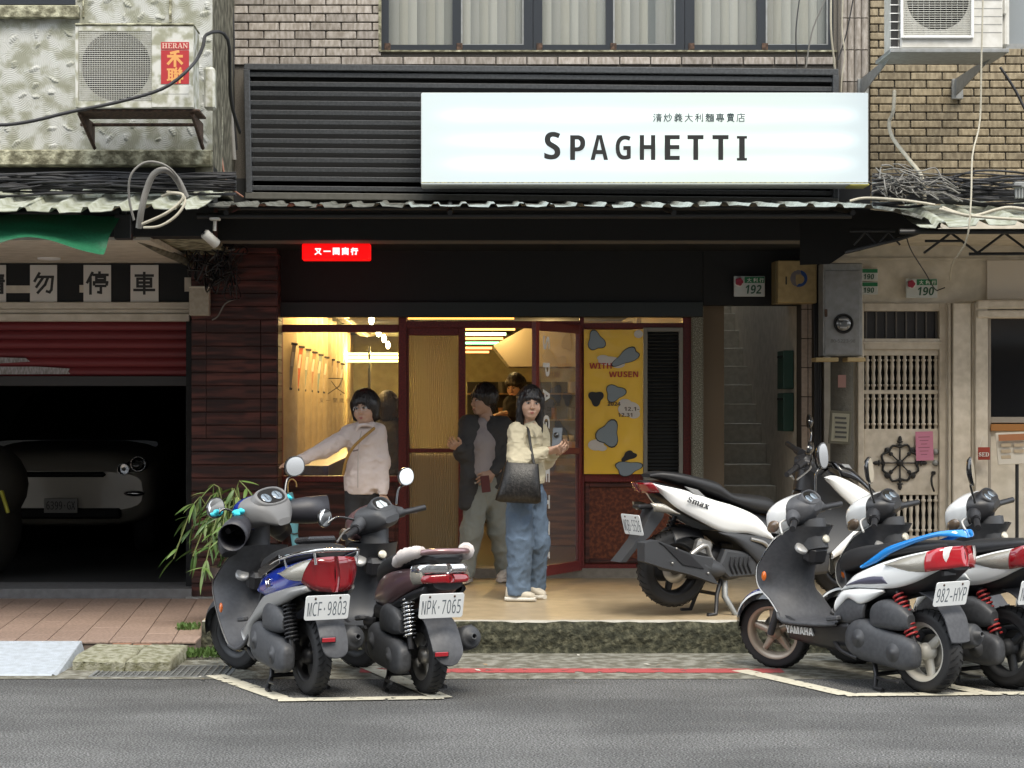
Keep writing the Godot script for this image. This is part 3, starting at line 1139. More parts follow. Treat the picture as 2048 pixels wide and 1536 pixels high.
# the other side of the street, behind the photographer: it keeps the sky from shining straight under the canopies
func opposite_buildings() -> void:
	var spec := [[-26.0, -9.0, 11.0], [-8.9, 5.0, 14.0], [5.1, 24.0, 12.0]]
	for i in 3:
		var s = spec[i]
		var b := thing("facing_building", ["pale tiled building across the street with rows of dark windows", "tall grey building across the street facing the shop", "brown tiled building across the street with wide windows"][i], "building", Vector3((s[0] + s[1]) / 2, 0, 5.0))
		var mb := MB.new()
		bx(mb, s[0], s[1], 0, s[2], -5.0, -12.0)
		part(b, "wall", mb, [mat(0.34, 0.32, 0.28, 0.8), mat(0.26, 0.26, 0.26, 0.8), mat(0.24, 0.19, 0.15, 0.8)][i])
		var n := int((s[1] - s[0]) / 3.2)
		for fl in int(s[2] / 3.2):
			for k in n:
				mb = MB.new()
				var x: float = s[0] + 0.8 + k * 3.2
				bx(mb, x, x + 1.9, 1.0 + fl * 3.1, 2.5 + fl * 3.1, -4.96, -5.05)
				part(b, "window", mb, mat(0.03, 0.035, 0.04, 0.15) if k == 0 and fl == 0 else M.frame_dark)
		mb = MB.new()
		bx(mb, s[0], s[1], 2.75, 2.95, -4.0, -5.0)
		part(b, "canopy", mb, M.galv)

# corrugated roofing: a sheet with ridges every period, from the wall (d1, h1) down to the edge (d0, h0); drop(x) lowers the edge
func corrugated(x0: float, x1: float, d0: float, d1: float, h0: Callable, h1: Callable, period: float, ridge: float, skew := 0.0, seed_ := 1) -> MB:
	var mb := MB.new()
	var fn := FastNoiseLite.new()
	fn.seed = seed_
	fn.frequency = 1.4
	var xs := [x0]
	var k := floorf(x0 / period) - 1
	while k * period < x1 + period:
		for q in [0.0, 0.34, 0.42, 0.5, 0.58, 0.66]:
			var x: float = (k + q) * period
			if x > x0 and x < x1:
				xs.append(x)
		k += 1
	xs.append(x1)
	var prof := func(x):
		var t := fposmod(x / period, 1.0)
		if t < 0.34: return 0.0
		if t < 0.42: return (t - 0.34) / 0.08 * ridge
		if t < 0.58: return ridge
		if t < 0.66: return (0.66 - t) / 0.08 * ridge
		return 0.0
	var nv := 14
	for side in 2:
		mb.smooth()
		var o := Vector3(0, -0.004 * side, 0)
		for i in xs.size() - 1:
			for v in nv:
				var q := []
				for e in [[i, v], [i + 1, v], [i + 1, v + 1], [i, v + 1]]:
					var t: float = float(e[1]) / nv
					var x: float = xs[e[0]]
					var wob := 0.012 * fn.get_noise_2d(x * 1.5, t * 2.0) + (0.008 * fn.get_noise_2d(x * 6.0, 50.0) if e[1] == 0 else 0.0)
					var dd: float = lerpf(d0, d1, t) + (0.03 * fn.get_noise_2d(x * 3.0, 9.0) if e[1] == 0 else 0.0)
					q.append(Vector3(x + skew * t, lerpf(h0.call(x), h1.call(x), t) + prof.call(x) + wob, -dd) + o)
				if side == 0:
					mb.quad(q[0], q[1], q[2], q[3])
				else:
					mb.quad(q[0], q[3], q[2], q[1])
	mb.flat()
	return mb

func canopies() -> void:
	# over the garage: mossy, steep
	var c := thing("corrugated_canopy", "mossy pale corrugated canopy above the green awning and garage", "canopy", Vector3(-3.2, 2.9, -12.9))
	for k in 3:
		var xa := -5.0 + k * 1.12
		var xb := minf(xa + 1.13, X(400, 12.9))
		var mb := corrugated(xa, xb, 12.9 + 0.02 * k, 13.62, func(x): return 2.895 + 0.012 * sin(x * 3.0) - 0.004 * k, func(x): return 3.075, 0.205, 0.03, 0.1, 3 + k)
		part(c, "roof_sheet", mb, M.sheet)
	# over the shop
	c = thing("corrugated_canopy", "long grey corrugated canopy under the black louvre panel over the shop", "canopy", Vector3(0.8, 2.95, -13.3))
	var xe := X(1885, 13.3)
	var front := func(x): return 2.948 - 0.14 * pow(clampf((x - 2.66) / (xe - 2.66), 0, 1), 2.0)
	for k in 7:
		var xa := -1.74 + k * 0.8
		var xb := minf(xa + 0.81, xe)
		if xb - xa < 0.1:
			continue
		var f2: Callable = func(x): return front.call(x) - 0.003 * (k % 2)
		part(c, "roof_sheet", corrugated(xa, xb, 13.3, 14.92, f2, func(x): return 3.13, 0.192, 0.02, 0.0, 20 + k), M.sheet_grey)
	# frame under it
	var mb2 := MB.new()
	for xx in [-1.5, 0.0, 1.5, 2.7]:
		mb2.cyl(Vector3(xx, 2.915, -13.4), Vector3(xx, 3.14, -14.9), 0.02, -1, 6)
	mb2.cyl(Vector3(-1.7, 2.9, -13.45), Vector3(2.7, 2.9, -13.45), 0.022, -1, 6)
	mb2.cyl(Vector3(-1.7, 3.03, -14.2), Vector3(2.7, 3.03, -14.2), 0.022, -1, 6)
	part(c, "steel_frame", mb2, M.steel_black)
	# torn black sheeting that hangs at its end
	var net := thing("black_shade_net", "torn black shade net hanging under the canopy end above the meter box", "shade net", W(1760, 470, 14.3))
	mb2 = MB.new()
	var poly := PackedVector2Array()
	for q in [[1600, 418], [1700, 416], [1790, 424], [1850, 432], [1886, 440], [1880, 452], [1846, 462], [1800, 474], [1756, 486], [1720, 502], [1690, 508], [1660, 528], [1600, 530]]:
		var w := W(q[0], q[1], 14.3)
		poly.append(Vector2(w.x, w.y))
	mb2.extrude(poly, Transform3D(Basis.IDENTITY, Vector3(0, 0, -14.31)), 0.01)
	part(net, "sheet", mb2, M.black_matte)
	# over the neighbour
	c = thing("corrugated_canopy", "pale green corrugated canopy over the menu stand shop, big ridges", "canopy", Vector3(4.4, 2.82, -13.3))
	for k in 3:
		var xa := 3.1 + k * 1.15
		part(c, "roof_sheet", corrugated(xa, xa + 1.17, 13.2, 14.4, func(x): return 2.80 + 0.02 * sin(x * 2.0) - 0.004 * k, func(x): return 3.06, 0.26, 0.035, 0.06, 40 + k), M.sheet)
	mb2 = MB.new()
	mb2.cyl(Vector3(3.0, 2.785, -13.35), Vector3(6.5, 2.785, -13.35), 0.02, -1, 6)
	part(c, "edge_rail", mb2, M.steel_black)
	for t in [[1700, 1800, 456, 500], [1840, 2330, 468, 508]]:
		var tr := thing("roof_truss", "black steel lattice truss beneath the %s" % ["torn shade net" if t[0] == 1700 else "pale green canopy edge"], "truss", W(t[0], t[3], 13.6))
		var dd := 13.6
		mb2 = MB.new()
		if t[0] == 1700:
			mb2.tube([W(1690, 505, dd), W(1800, 478, dd), W(1880, 452, dd)], 0.014, 6)
		else:
			mb2.tube([W(1838, 465, dd), W(2330, 462, dd)], 0.013, 6)
		part(tr, "top_chord", mb2, M.steel_black)
		mb2 = MB.new()
		if t[0] == 1700:
			mb2.tube([W(1700, 462, dd), W(1790, 462, dd)], 0.010, 6)
		else:
			mb2.tube([W(1938, 508, dd), W(2330, 506, dd)], 0.012, 6)
			mb2.tube([W(1850, 482, dd), W(1925, 482, dd)], 0.01, 6)
		part(tr, "bottom_chord", mb2, M.steel_black)
		var n := 4 if t[0] == 1700 else 9
		for k in n:
			var pa: float = lerpf(t[0] + 8, t[1], float(k) / n)
			var pc: float = lerpf(t[0] + 8, t[1], (k + 1.0) / n)
			mb2 = MB.new()
			if t[0] == 1700:
				mb2.tube([W(pa, 464 if k % 2 else 490, dd), W(pc, 490 if k % 2 else 464, dd)], 0.007, 5)
			else:
				mb2.tube([W(pa, 466 if k % 2 else 506, dd), W(pc, 506 if k % 2 else 466, dd)], 0.009, 5)
			part(tr, "diagonal", mb2, M.steel_black)

# outline frame of four bars between px, py
func frame4(mb: MB, px0: float, px1: float, py0: float, py1: float, wpx: float, d: float, depth: float, bevel := 0.004) -> MB:
	pb(mb, px0, px0 + wpx, py0, py1, d, depth, bevel)
	pb(mb, px1 - wpx, px1, py0, py1, d, depth, bevel)
	pb(mb, px0 + wpx, px1 - wpx, py0, py0 + wpx, d, depth, bevel)
	pb(mb, px0 + wpx, px1 - wpx, py1 - wpx, py1, d, depth, bevel)
	return mb

func pane(px0: float, px1: float, py0: float, py1: float, d: float) -> MB:
	var mb := MB.new()
	mb.flat()
	mb.quad(W(px0, py1, d), W(px1, py1, d), W(px1, py0, d), W(px0, py0, d))
	return mb

func shop_front() -> void:
	var d := 16.1
	var s := thing("shop_front", "dark red timber shop front with lit window and two doors", "shop front", Vector3(0.3, 0.24, -16.1))
	var clear := glass(1, 1, 1, 0.06)
	M.clear = clear
	# black fascia over the whole front
	var mb := MB.new()
	pb(mb, 553, 1406, 490, 634, 15.98, 0.12, 0.004)
	pb(mb, 1406, 1648, 490, 611, 15.98, 0.12, 0.004)
	part(s, "fascia", mb, M.black_paint)
	mb = MB.new()
	pb(mb, 553, 1406, 604, 633, 15.95, 0.025, 0.003)
	part(s, "fascia_trim", mb, mat(0.014, 0.020, 0.021, 0.5))
	# frame members
	var red: Material = M.red_paint
	for q in [[555, 565, 634, 1140], [797, 813, 634, 1146], [1160, 1168, 634, 1146], [1366, 1384, 634, 1146]]:
		mb = MB.new()
		pb(mb, q[0], q[1], q[2], q[3], d, 0.09, 0.004)
		part(s, "post", mb, red)
	for q in [[565, 797, 649, 664], [813, 1160, 642, 656], [1168, 1366, 646, 658], [565, 797, 952, 964], [1168, 1366, 948, 964], [1168, 1366, 1128, 1138], [565, 797, 1128, 1142]]:
		mb = MB.new()
		pb(mb, q[0], q[1], q[2], q[3], d + 0.004, 0.08, 0.004)
		part(s, "rail", mb, red)
	for q in [[565, 797, 634, 649], [813, 1160, 634, 642], [1168, 1366, 634, 646]]:
		part(s, "transom_pane", pane(q[0], q[1], q[2], q[3], d + 0.05), clear)
	part(s, "window_pane", pane(565, 797, 664, 952, d + 0.05), clear)
	# panels under the windows
	mb = MB.new()
	pb(mb, 565, 797, 964, 1128, d + 0.03, 0.03)
	part(s, "lower_panel", mb, M.red_wood)
	mb = MB.new()
	frame4(mb, 572, 790, 972, 1122, 6, d + 0.02, 0.012, 0.003)
	part(s, "panel_moulding", mb, M.red_wood)
	mb = MB.new()
	pb(mb, 1168, 1366, 964, 1128, d + 0.03, 0.03)
	part(s, "lower_panel", mb, M.osb)
	mb = MB.new()
	frame4(mb, 1170, 1364, 966, 1126, 9, d + 0.012, 0.02, 0.004)
	part(s, "panel_moulding", mb, M.red_wood)
	# sill the front stands on
	mb = MB.new()
	pb(mb, 553, 1384, 1137, 1160, d - 0.02, 0.3, 0.006)
	part(s, "doorstep", mb, mat(0.24, 0.21, 0.17, 0.7, {"tex": M.grime, "scale": 1.5}))
	# sliding door with ribbed glass
	var dr := group_part(s, "sliding_door", Vector3(X(868, d), 0.3, -d - 0.02) - s.position)
	mb = MB.new()
	pb(mb, 813, 818, 656, 1137, d + 0.02, 0.04, 0.003)
	pb(mb, 917, 931, 656, 1137, d + 0.02, 0.04, 0.003)
	pb(mb, 818, 917, 656, 671, d + 0.02, 0.04, 0.003)
	pb(mb, 818, 917, 897, 905, d + 0.02, 0.04, 0.003)
	pb(mb, 818, 917, 1120, 1137, d + 0.02, 0.04, 0.003)
	part(dr, "frame", mb, red)
	for q in [[671, 897], [905, 1120]]:
		mb = MB.new()
		mb.smooth()
		var n := 24
		var cols := []
		for i in n * 6 + 1:
			var px := 818 + 99.0 * i / (n * 6)
			cols.append([X(px, d), 0.009 * absf(sin(PI * i / 6.0))])
		for i in cols.size() - 1:
			var a = cols[i]
			var b = cols[i + 1]
			mb.quad(Vector3(a[0], Y(q[1], d), -d - 0.04 + a[1]), Vector3(b[0], Y(q[1], d), -d - 0.04 + b[1]), Vector3(b[0], Y(q[0], d), -d - 0.04 + b[1]), Vector3(a[0], Y(q[0], d), -d - 0.04 + a[1]))
		var gm := StandardMaterial3D.new()
		gm.transparency = BaseMaterial3D.TRANSPARENCY_ALPHA
		gm.albedo_color = Color(0.72, 0.66, 0.52, 0.5)
		gm.backlight_enabled = true
		gm.backlight = Color(0.5, 0.42, 0.28)
		gm.roughness = 0.32
		part(dr, "ribbed_pane", mb, gm)
	mb = MB.new()
	mb.rbox(Vector3(X(923, d), Y(880, d), -d + 0.015), Vector3(0.02, 0.16, 0.03), 0.006)
	part(dr, "handle", mb, M.black_gloss)
	# swung-open glass door
	var hinge := Vector3(X(1160, d), Y(1140, d), -d + 0.01)
	var free := Vector3(X(1068, 15.36), Y(1140, d), -15.36)
	var dw := hinge.distance_to(free)
	var od := group_part(s, "open_door", free - s.position)
	od.rotation.y = -atan2(hinge.z - free.z, hinge.x - free.x)
	var dh := Y(650, d) - Y(1140, d)
	var bar := func(x0, x1, y0, y1, nm, m):
		var b2 := MB.new()
		b2.rbox(Vector3((x0 + x1) / 2, (y0 + y1) / 2, 0), Vector3(x1 - x0, y1 - y0, 0.04), 0.004)
		part(od, nm, b2, m, true)
	bar.call(0, 0.055, 0, dh, "stile", red)
	bar.call(dw - 0.05, dw, 0, dh, "stile", red)
	bar.call(0.055, dw - 0.05, dh - 0.07, dh, "top_rail", red)
	bar.call(0.055, dw - 0.05, 0, 0.08, "bottom_rail", red)
	bar.call(0.055, dw - 0.05, dh * 0.475, dh * 0.5, "middle_rail", red)
	mb = MB.new()
	mb.flat()
	mb.quad(Vector3(0.055, 0.08, 0), Vector3(dw - 0.05, 0.08, 0), Vector3(dw - 0.05, dh - 0.07, 0), Vector3(0.055, dh - 0.07, 0))
	part(od, "door_pane", mb, clear, true)
	var txt := "SPAGHETTI"
	for i in 9:
		var t := Transform3D(Basis(Vector3.FORWARD, PI / 2), Vector3(0.20, dh - 0.16 - i * (dh - 0.28) / 8.2, 0.006))
		letters(od, "letter", txt[i], t, 0.115, 0.0 if txt[i] == "I" else 0.105, M.white, 0.002, "Droid Sans", 700)
	mb = MB.new()
	mb.tube([Vector3(0.03, 0.9, 0.02), Vector3(0.03, 0.9, 0.06), Vector3(0.03, 1.15, 0.06), Vector3(0.03, 1.15, 0.02)], 0.009, 6)
	part(od, "handle", mb, M.black_gloss, true)
	# vent with pale frame
	var v := thing("vent_grille", "tall dark louvred vent with a pale metal frame beside the poster", "vent", Vector3(X(1326, 16.05), Y(960, 16.05), -16.05))
	mb = MB.new()
	frame4(mb, 1287, 1366, 655, 961, 8, 16.05, 0.05, 0.003)
	part(v, "frame", mb, mat(0.19, 0.185, 0.165, 0.6))
	mb = MB.new()
	pb(mb, 1295, 1358, 663, 953, 16.1, 0.02)
	part(v, "backing", mb, M.black_matte)
	for k in 40:
		mb = MB.new()
		var yy := 667 + k * 7.1
		mb.box((W(1295, yy, 16.08) + W(1358, yy, 16.08)) / 2, Vector3(X(1357.5, 16.08) - X(1295.5, 16.08), 0.004, 0.026), Basis(Vector3.RIGHT, 0.7))
		part(v, "slat", mb, mat(0.03, 0.032, 0.032, 0.5) if k == 0 else v.get_child(2).material_override)
	# yellow poster
	poster()
	# timber pier with one hatch
	var dp := 15.72
	var p := thing("timber_pier", "dark red plank clad pier between the garage and the shop window", "pier", Vector3(X(468, dp), 0.1, -dp))
	mb = MB.new()
	bx(mb, X(384, dp), X(552.5, dp), 0.1, 3.0, dp + 0.015, 16.25)
	part(p, "core", mb, mat(0.03, 0.012, 0.01, 0.8))
	var yy := 1193.0
	var row := 0
	while yy > 470:
		var top := maxf(yy - 26.4, 470.0)
		var cuts := [[383, 553.5]]
		if yy < 880 and yy > 660:
			cuts = [[383, 411.5], [412.5, 521], [522, 553.5]]
		for c in cuts:
			mb = MB.new()
			var mid: bool = c[0] == 412.5
			pb(mb, c[0], c[1], top + 1.2, yy, dp + (0.004 if mid else 0.0) + rng.randf() * 0.002, 0.03, 0.003)
			part(p, "plank", mb, M.plank[rng.randi() % 4])
		yy = top
		row += 1
	for k in 26:
		mb = MB.new()
		bx(mb, X(553.5, dp), X(556, dp), Y(1193 - k * 26.4, dp), Y(1193 - (k + 1) * 26.4 + 1.2, dp), dp + 0.012, 16.1)
		part(p, "side_plank", mb, M.plank[rng.randi() % 4])
	mb = MB.new()
	pb(mb, 371, 470, 1194, 1201, dp - 0.05, 0.08, 0.004)
	single("floor_rail", "thin grey metal rail on the tiles at the foot of the timber pier", "rail", mb, M.galv)

func poster() -> void:
	var d := 16.06
	var p := thing("poster", "yellow event poster with red lettering and pale clouds on the shop front", "poster", W(1228, 948, d))
	var mb := MB.new()
	mb.smooth()
	var fn := FastNoiseLite.new()
	fn.frequency = 3.0
	var n := 24
	var f := func(i, k):
		var w := W(1168.0 + 118.0 * i / n, 660.0 + 288.0 * k / (n * 2), d)
		w.z += 0.004 * fn.get_noise_2d(w.x * 2.0, w.y * 2.0)
		return w
	for i in n:
		for k in n * 2:
			mb.quad(f.call(i, k + 1), f.call(i + 1, k + 1), f.call(i + 1, k), f.call(i, k))
	part(p, "sheet", mb, mat(0.86, 0.54, 0.05, 0.25, {"coat": 0.5}))
	var zx := func(px, py): return Transform3D(Basis.IDENTITY, W(px, py, d - 0.006) - p.position)
	var blobs := [[[1218, 722, 22, 9], [1206, 716, 12, 6], [1236, 728, 14, 8]], [[1258, 818, 22, 15], [1250, 806, 13, 8], [1268, 828, 12, 9]], [[1192, 890, 16, 11], [1204, 896, 10, 6]], [[1277, 668, 9, 8]]]
	for bl in blobs:
		mb = MB.new()
		for e in bl:
			var poly := PackedVector2Array()
			for j in 20:
				poly.append(Vector2(cos(TAU * j / 20) * X(CX + e[2], d), sin(TAU * j / 20) * X(CX + e[3], d)))
			mb.extrude(poly, Transform3D(Basis.IDENTITY, W(e[0], e[1], d - 0.0055 - 0.0002 * bl.find(e))), 0.0006)
		part(p, "cloud", mb, mat(0.60, 0.57, 0.52, 0.4))
	var red := mat(0.40, 0.03, 0.015, 0.4)
	letters(p, "lettering", "WITH", zx.call(1202, 732), 0.045, 0.18, red, 0.0015, "Droid Sans", 700)
	letters(p, "lettering", "WUSEN", zx.call(1248, 749), 0.045, 0.235, red, 0.0015, "Droid Sans", 700)
	var ink := mat(0.06, 0.04, 0.02, 0.5)
	letters(p, "lettering", "2024", zx.call(1228, 808), 0.03, 0.105, ink, 0.002, "Droid Sans", 700)
	letters(p, "lettering", "12.1-", zx.call(1263, 818), 0.03, 0.12, ink, 0.002, "Droid Sans", 700)
	letters(p, "lettering", "12.31", zx.call(1251, 830), 0.03, 0.115, ink, 0.002, "Droid Sans", 700)
	# light catches on the plastic sleeve: the sleeve itself, clear
	# plain rounded shapes in the poster's greys
	for e in [[1192, 682, 15, 18, 0.4, 0], [1253, 714, 27, 12, 0.5, 0], [1230, 786, 18, 15, 0.2, 0], [1192, 796, 13, 13, 0.0, 1], [1217, 868, 20, 24, -0.3, 0], [1256, 936, 24, 13, 0.1, 0], [1258, 912, 14, 8, 0.4, 1]]:
		mb = MB.new()
		var poly := PackedVector2Array()
		for j in 26:
			var a := TAU * j / 26
			var rr: float = 1.0 + 0.22 * sin(3.0 * a + e[4] * 9.0)
			poly.append(Vector2(cos(a) * X(CX + e[2], d) * rr, sin(a) * X(CX + e[3], d) * rr).rotated(e[4]))
		mb.extrude(poly, Transform3D(Basis.from_scale(Vector3(1.08, 1.1, 1)), W(e[0], e[1], d - 0.0062)), 0.0008)
		part(p, "printed_outline", mb, M.black_ink)
		mb = MB.new()
		mb.extrude(poly, Transform3D(Basis.IDENTITY, W(e[0], e[1], d - 0.0068)), 0.0008)
		part(p, "printed_shape", mb, mat(0.22, 0.27, 0.30, 0.4) if e[5] == 0 else mat(0.02, 0.02, 0.022, 0.4))

func strip_lamp(parent: Node3D, a: Vector3, b: Vector3, w: float, c: Color, energy: float, called := "lamp_tube") -> void:
	var mb := MB.new()
	var ctr := (a + b) / 2
	mb.box(ctr, Vector3(maxf(absf(a.x - b.x), w), w, maxf(absf(a.z - b.z), w)))
	part(parent, called, mb, mat(0.8, 0.8, 0.8, 0.5, {"emit": c, "energy": energy}))

func omni(at: Vector3, e: float, c: Color, size := 0.1, called := "room_light") -> void:
	var l := OmniLight3D.new()
	l.name = called
	l.position = at
	l.light_energy = e
	l.light_color = c
	l.light_size = size
	l.omni_range = 14.0
	l.omni_attenuation = 2.0
	l.shadow_enabled = true
	add_child(l, true)

func area(at: Vector3, towards: Vector3, size: Vector2, e: float, c: Color, called := "strip_light") -> void:
	var l := AreaLight3D.new()
	l.name = called
	add_child(l, true)
	l.position = at
	l.look_at(at + towards, Vector3.UP if absf(towards.normalized().y) < 0.95 else Vector3.FORWARD)
	l.area_size = size
	l.light_energy = e
	l.light_color = c
	l.shadow_enabled = true

func shop_room() -> void:
	var r := thing("shop_room", "warmly lit long dining room behind the shop window", "room", Vector3(0.3, 0.24, -22))
	var x0 := -1.42
	var x1 := 2.02
	var mb := MB.new()
	bx(mb, x0 - 0.3, x1 + 0.3, 0.1, 0.26, 16.22, 28.3)
	part(r, "floor", mb, mat(0.07, 0.045, 0.025, 0.3, {"tex": M.grime, "scale": 0.7}))
	mb = MB.new()
	bx(mb, x0 - 0.3, x1 + 0.3, 2.62, 2.85, 16.6, 28.3)
	part(r, "ceiling", mb, mat(0.05, 0.045, 0.04, 0.8))
	mb = MB.new()
	bx(mb, x1, x1 + 0.2, 0.26, 2.62, 16.2, 28.3)
	part(r, "side_wall", mb, mat(0.16, 0.12, 0.08, 0.7))
	mb = MB.new()
	bx(mb, x0 - 0.3, x1 + 0.2, 0.26, 2.62, 28.0, 28.2)
	part(r, "back_wall", mb, mat(0.36, 0.32, 0.19, 0.7, {"tex": M.grime, "scale": 0.6}))
	# undulating side panelling
	mb = MB.new()
	bx(mb, x0 - 0.35, x0 - 0.1, 0.1, 2.8, 16.2, 28.3)
	part(r, "side_wall", mb, M.dark)
	mb = MB.new()
	mb.smooth()
	var n := 260
	var wave := func(i):
		var z: float = 16.22 + 11.7 * i / n
		return Vector3(x0 + 0.085 * sin(z * TAU / 0.92) + 0.06 - 0.006 * (z - 16.2), 0, -z)
	for i in n:
		var a: Vector3 = wave.call(i)
		var b: Vector3 = wave.call(i + 1)
		mb.quad(a + Vector3(0, 0.26, 0), b + Vector3(0, 0.26, 0), b + Vector3(0, 2.6, 0), a + Vector3(0, 2.6, 0))
	part(r, "wavy_panelling", mb, mat(0.46, 0.36, 0.20, 0.6, {"tex": M.grime, "scale": 0.8}))
	# counter along it
	mb = MB.new()
	bx(mb, x0 + 0.02, x0 + 0.42, 0.9, 1.13, 16.4, 27.0)
	part(r, "wall_bench", mb, mat(0.05, 0.03, 0.02, 0.4))
	mb = MB.new()
	bx(mb, X(736, 26), X(741, 26), 1.7, 2.4, 26, 26.06)
	part(r, "mullion", mb, M.black_paint)
	# ceiling slats
	for k in 26:
		mb = MB.new()
		var z: float = 17.0 + k * 0.4
		bx(mb, x0 + 0.2, -0.45, 2.56, 2.6, z, z + 0.06)
		part(r, "ceiling_slat", mb, mat(0.34, 0.31, 0.24, 0.7) if k == 0 else r.get_node("ceiling_slat").material_override)
	var lc := thing("low_cabinet", "dark low cabinet behind the ribbed glass door", "cabinet", Vector3(X(868, 17), 0.26, -17.2))  # added block, put here to darken what shows through the lower ribbed pane
	mb = MB.new()
	bx(mb, X(806, 17), X(926, 17), 0.26, 1.2, 17.0, 17.5, 0.01)
	part(lc, "body", mb, mat(0.10, 0.07, 0.045, 0.6))
	# lamps: three long tubes at the back, a wall washer, battens over the aisle, spots
	var warm := Color(1.0, 0.84, 0.56)
	for k in 3:
		var l := thing("tube_lamp", "%s of three long glowing tubes at the back of the dining room" % ["topmost", "middle", "lowest"][k], "lamp", W(740, 708 + k * 7, 26.5), "tubes at the back of the room")
		strip_lamp(l, W(679, 708 + k * 7, 26.5 - k * 0.3), W(796, 708 + k * 7, 26.5 - k * 0.3), 0.03, Color(1.0, 0.93, 0.55), 2.4)
	area(Vector3(-1.0, 2.28, -26.2), Vector3(0.1, -0.6, 0.9), Vector2(0.8, 0.1), 4.6, Color(1.0, 0.86, 0.5))
	var wl := thing("wall_washer", "long warm light line along the top of the wavy panelling", "lamp", Vector3(x0 + 0.25, 2.58, -21), "")
	strip_lamp(wl, Vector3(x0 + 0.28, 2.58, -16.5), Vector3(x0 + 0.28, 2.58, -27.5), 0.02, warm, 3.0)
	area(Vector3(x0 + 0.36, 2.55, -19.0), Vector3(-0.55, -1.0, 0), Vector2(5.0, 0.06), 4.2, warm, "washer_light")
	area(Vector3(x0 + 0.36, 2.55, -24.5), Vector3(-0.55, -1.0, 0), Vector2(5.0, 0.06), 2.8, warm, "washer_light")
	for k in 6:
		var dd: float = [22.6, 24.2, 25.8, 27.4, 29.5, 31.5][k] * 0.86
		var yy := Y([658, 668, 677, 686, 696, 704][k], dd)
		var xr: float = X([1030, 1012, 1006, 998, 984, 978][k], dd)
		var green := k == 1 or k == 3
		var l := thing("batten_lamp", "%s light batten over the aisle seen through the doorway, number %s from the front" % ["greenish" if green else "warm orange", ["one", "two", "three", "four", "five", "six"][k]], "lamp", Vector3((xr + 0.1) / 2, yy, -dd), "light battens over the aisle")
		strip_lamp(l, Vector3(X(926, dd), yy, -dd), Vector3(xr, yy, -dd), 0.028, Color(0.55, 1.0, 0.7) if green else Color(1.0, 0.62, 0.34), 1.4)
	var tl := thing("batten_lamp", "long warm light line behind the glass strip over the doors", "lamp", W(920, 637, 17.2), "light battens over the aisle")
	strip_lamp(tl, W(816, 637, 17.0), W(1028, 637, 17.0), 0.014, Color(1.0, 0.6, 0.25), 1.6)
	for k in 4:
		var dd: float = [20.5, 22.5, 24.3, 26.0][k]
		var at := W([743, 757, 768, 776][k], [640, 665, 677, 690][k], dd)
		var l := thing("spot_lamp", "small bright track spot under the slatted ceiling, %s from the window" % ["first", "second", "third", "fourth"][k], "lamp", at, "track spots")
		mb = MB.new()
		mb.ball(at, Vector3(0.028, 0.05, 0.028))
		part(l, "bulb", mb, mat(0.9, 0.9, 0.9, 0.5, {"emit": Color(1.0, 0.97, 0.8), "energy": 8.0}))
	omni(Vector3(-0.4, 2.45, -18.2), 0.16, warm, 0.08)
	omni(Vector3(0.5, 2.45, -20.5), 0.17, warm, 0.1)
	omni(Vector3(1.2, 2.4, -24.0), 0.24, warm, 0.1)
	# hanging scrolls along the panelling
	var cols := [[0.30, 0.27, 0.22], [0.42, 0.12, 0.05], [0.25, 0.27, 0.22], [0.34, 0.20, 0.12], [0.22, 0.28, 0.26], [0.36, 0.30, 0.2], [0.3, 0.24, 0.18], [0.4, 0.3, 0.2], [0.36, 0.34, 0.28]]
	for k in 9:
		var z := 16.62 * pow(1.05, k)
		var top := 2.13
		var b := thing("hanging_banner", "%s narrow banner on the wavy panelling inside the window, %s from the street" % [["grey", "red and white", "dark green", "brown", "teal", "tan", "dull brown", "orange", "pale"][k], ["first", "second", "third", "fourth", "fifth", "sixth", "seventh", "eighth", "last"][k]], "banner", Vector3(x0 + 0.2, top - 0.36, -z), "banners on the wavy wall")
		mb = MB.new()
		var w := 0.034
		var xo := -1.335 - 0.003 * (z - 16.2)
		mb.flat()
		mb.box(Vector3(xo + 0.02, top - 0.18, -z), Vector3(w, 0.36, 0.004), Basis(Vector3.FORWARD, 0.12))
		part(b, "cloth", mb, mat(cols[k][0], cols[k][1], cols[k][2], 0.8))
		mb = MB.new()
		mb.box(Vector3(xo + 0.045, top + 0.005, -z), Vector3(w + 0.02, 0.02, 0.016), Basis(Vector3.FORWARD, 0.12))
		mb.box(Vector3(xo - 0.002, top - 0.365, -z), Vector3(w + 0.02, 0.02, 0.016), Basis(Vector3.FORWARD, 0.12))
		part(b, "rod", mb, M.black_ink)
		mb = MB.new()
		mb.box(Vector3(xo + 0.028, top - 0.12, -z + 0.004), Vector3(w * 0.6, 0.12, 0.002), Basis(Vector3.FORWARD, 0.12))
		part(b, "printed_patch", mb, mat(0.55, 0.52, 0.44, 0.8))
	# kitchen behind the doorway: counter, hood, shelves
	var k1 := thing("counter", "wooden serving counter at the far side of the doorway", "counter", Vector3(1.0, 0.26, -19.5))
	mb = MB.new()
	bx(mb, 0.55, 2.0, 0.26, 1.16, 19.4, 20.0, 0.01)
	part(k1, "body", mb, mat(0.22, 0.10, 0.04, 0.5, {"tex": M.bgrain if false else tex.grain, "scale": 1.0}))
	mb = MB.new()
	bx(mb, 0.5, 2.0, 1.16, 1.2, 19.35, 20.05, 0.006)
	part(k1, "top", mb, mat(0.30, 0.15, 0.06, 0.3))
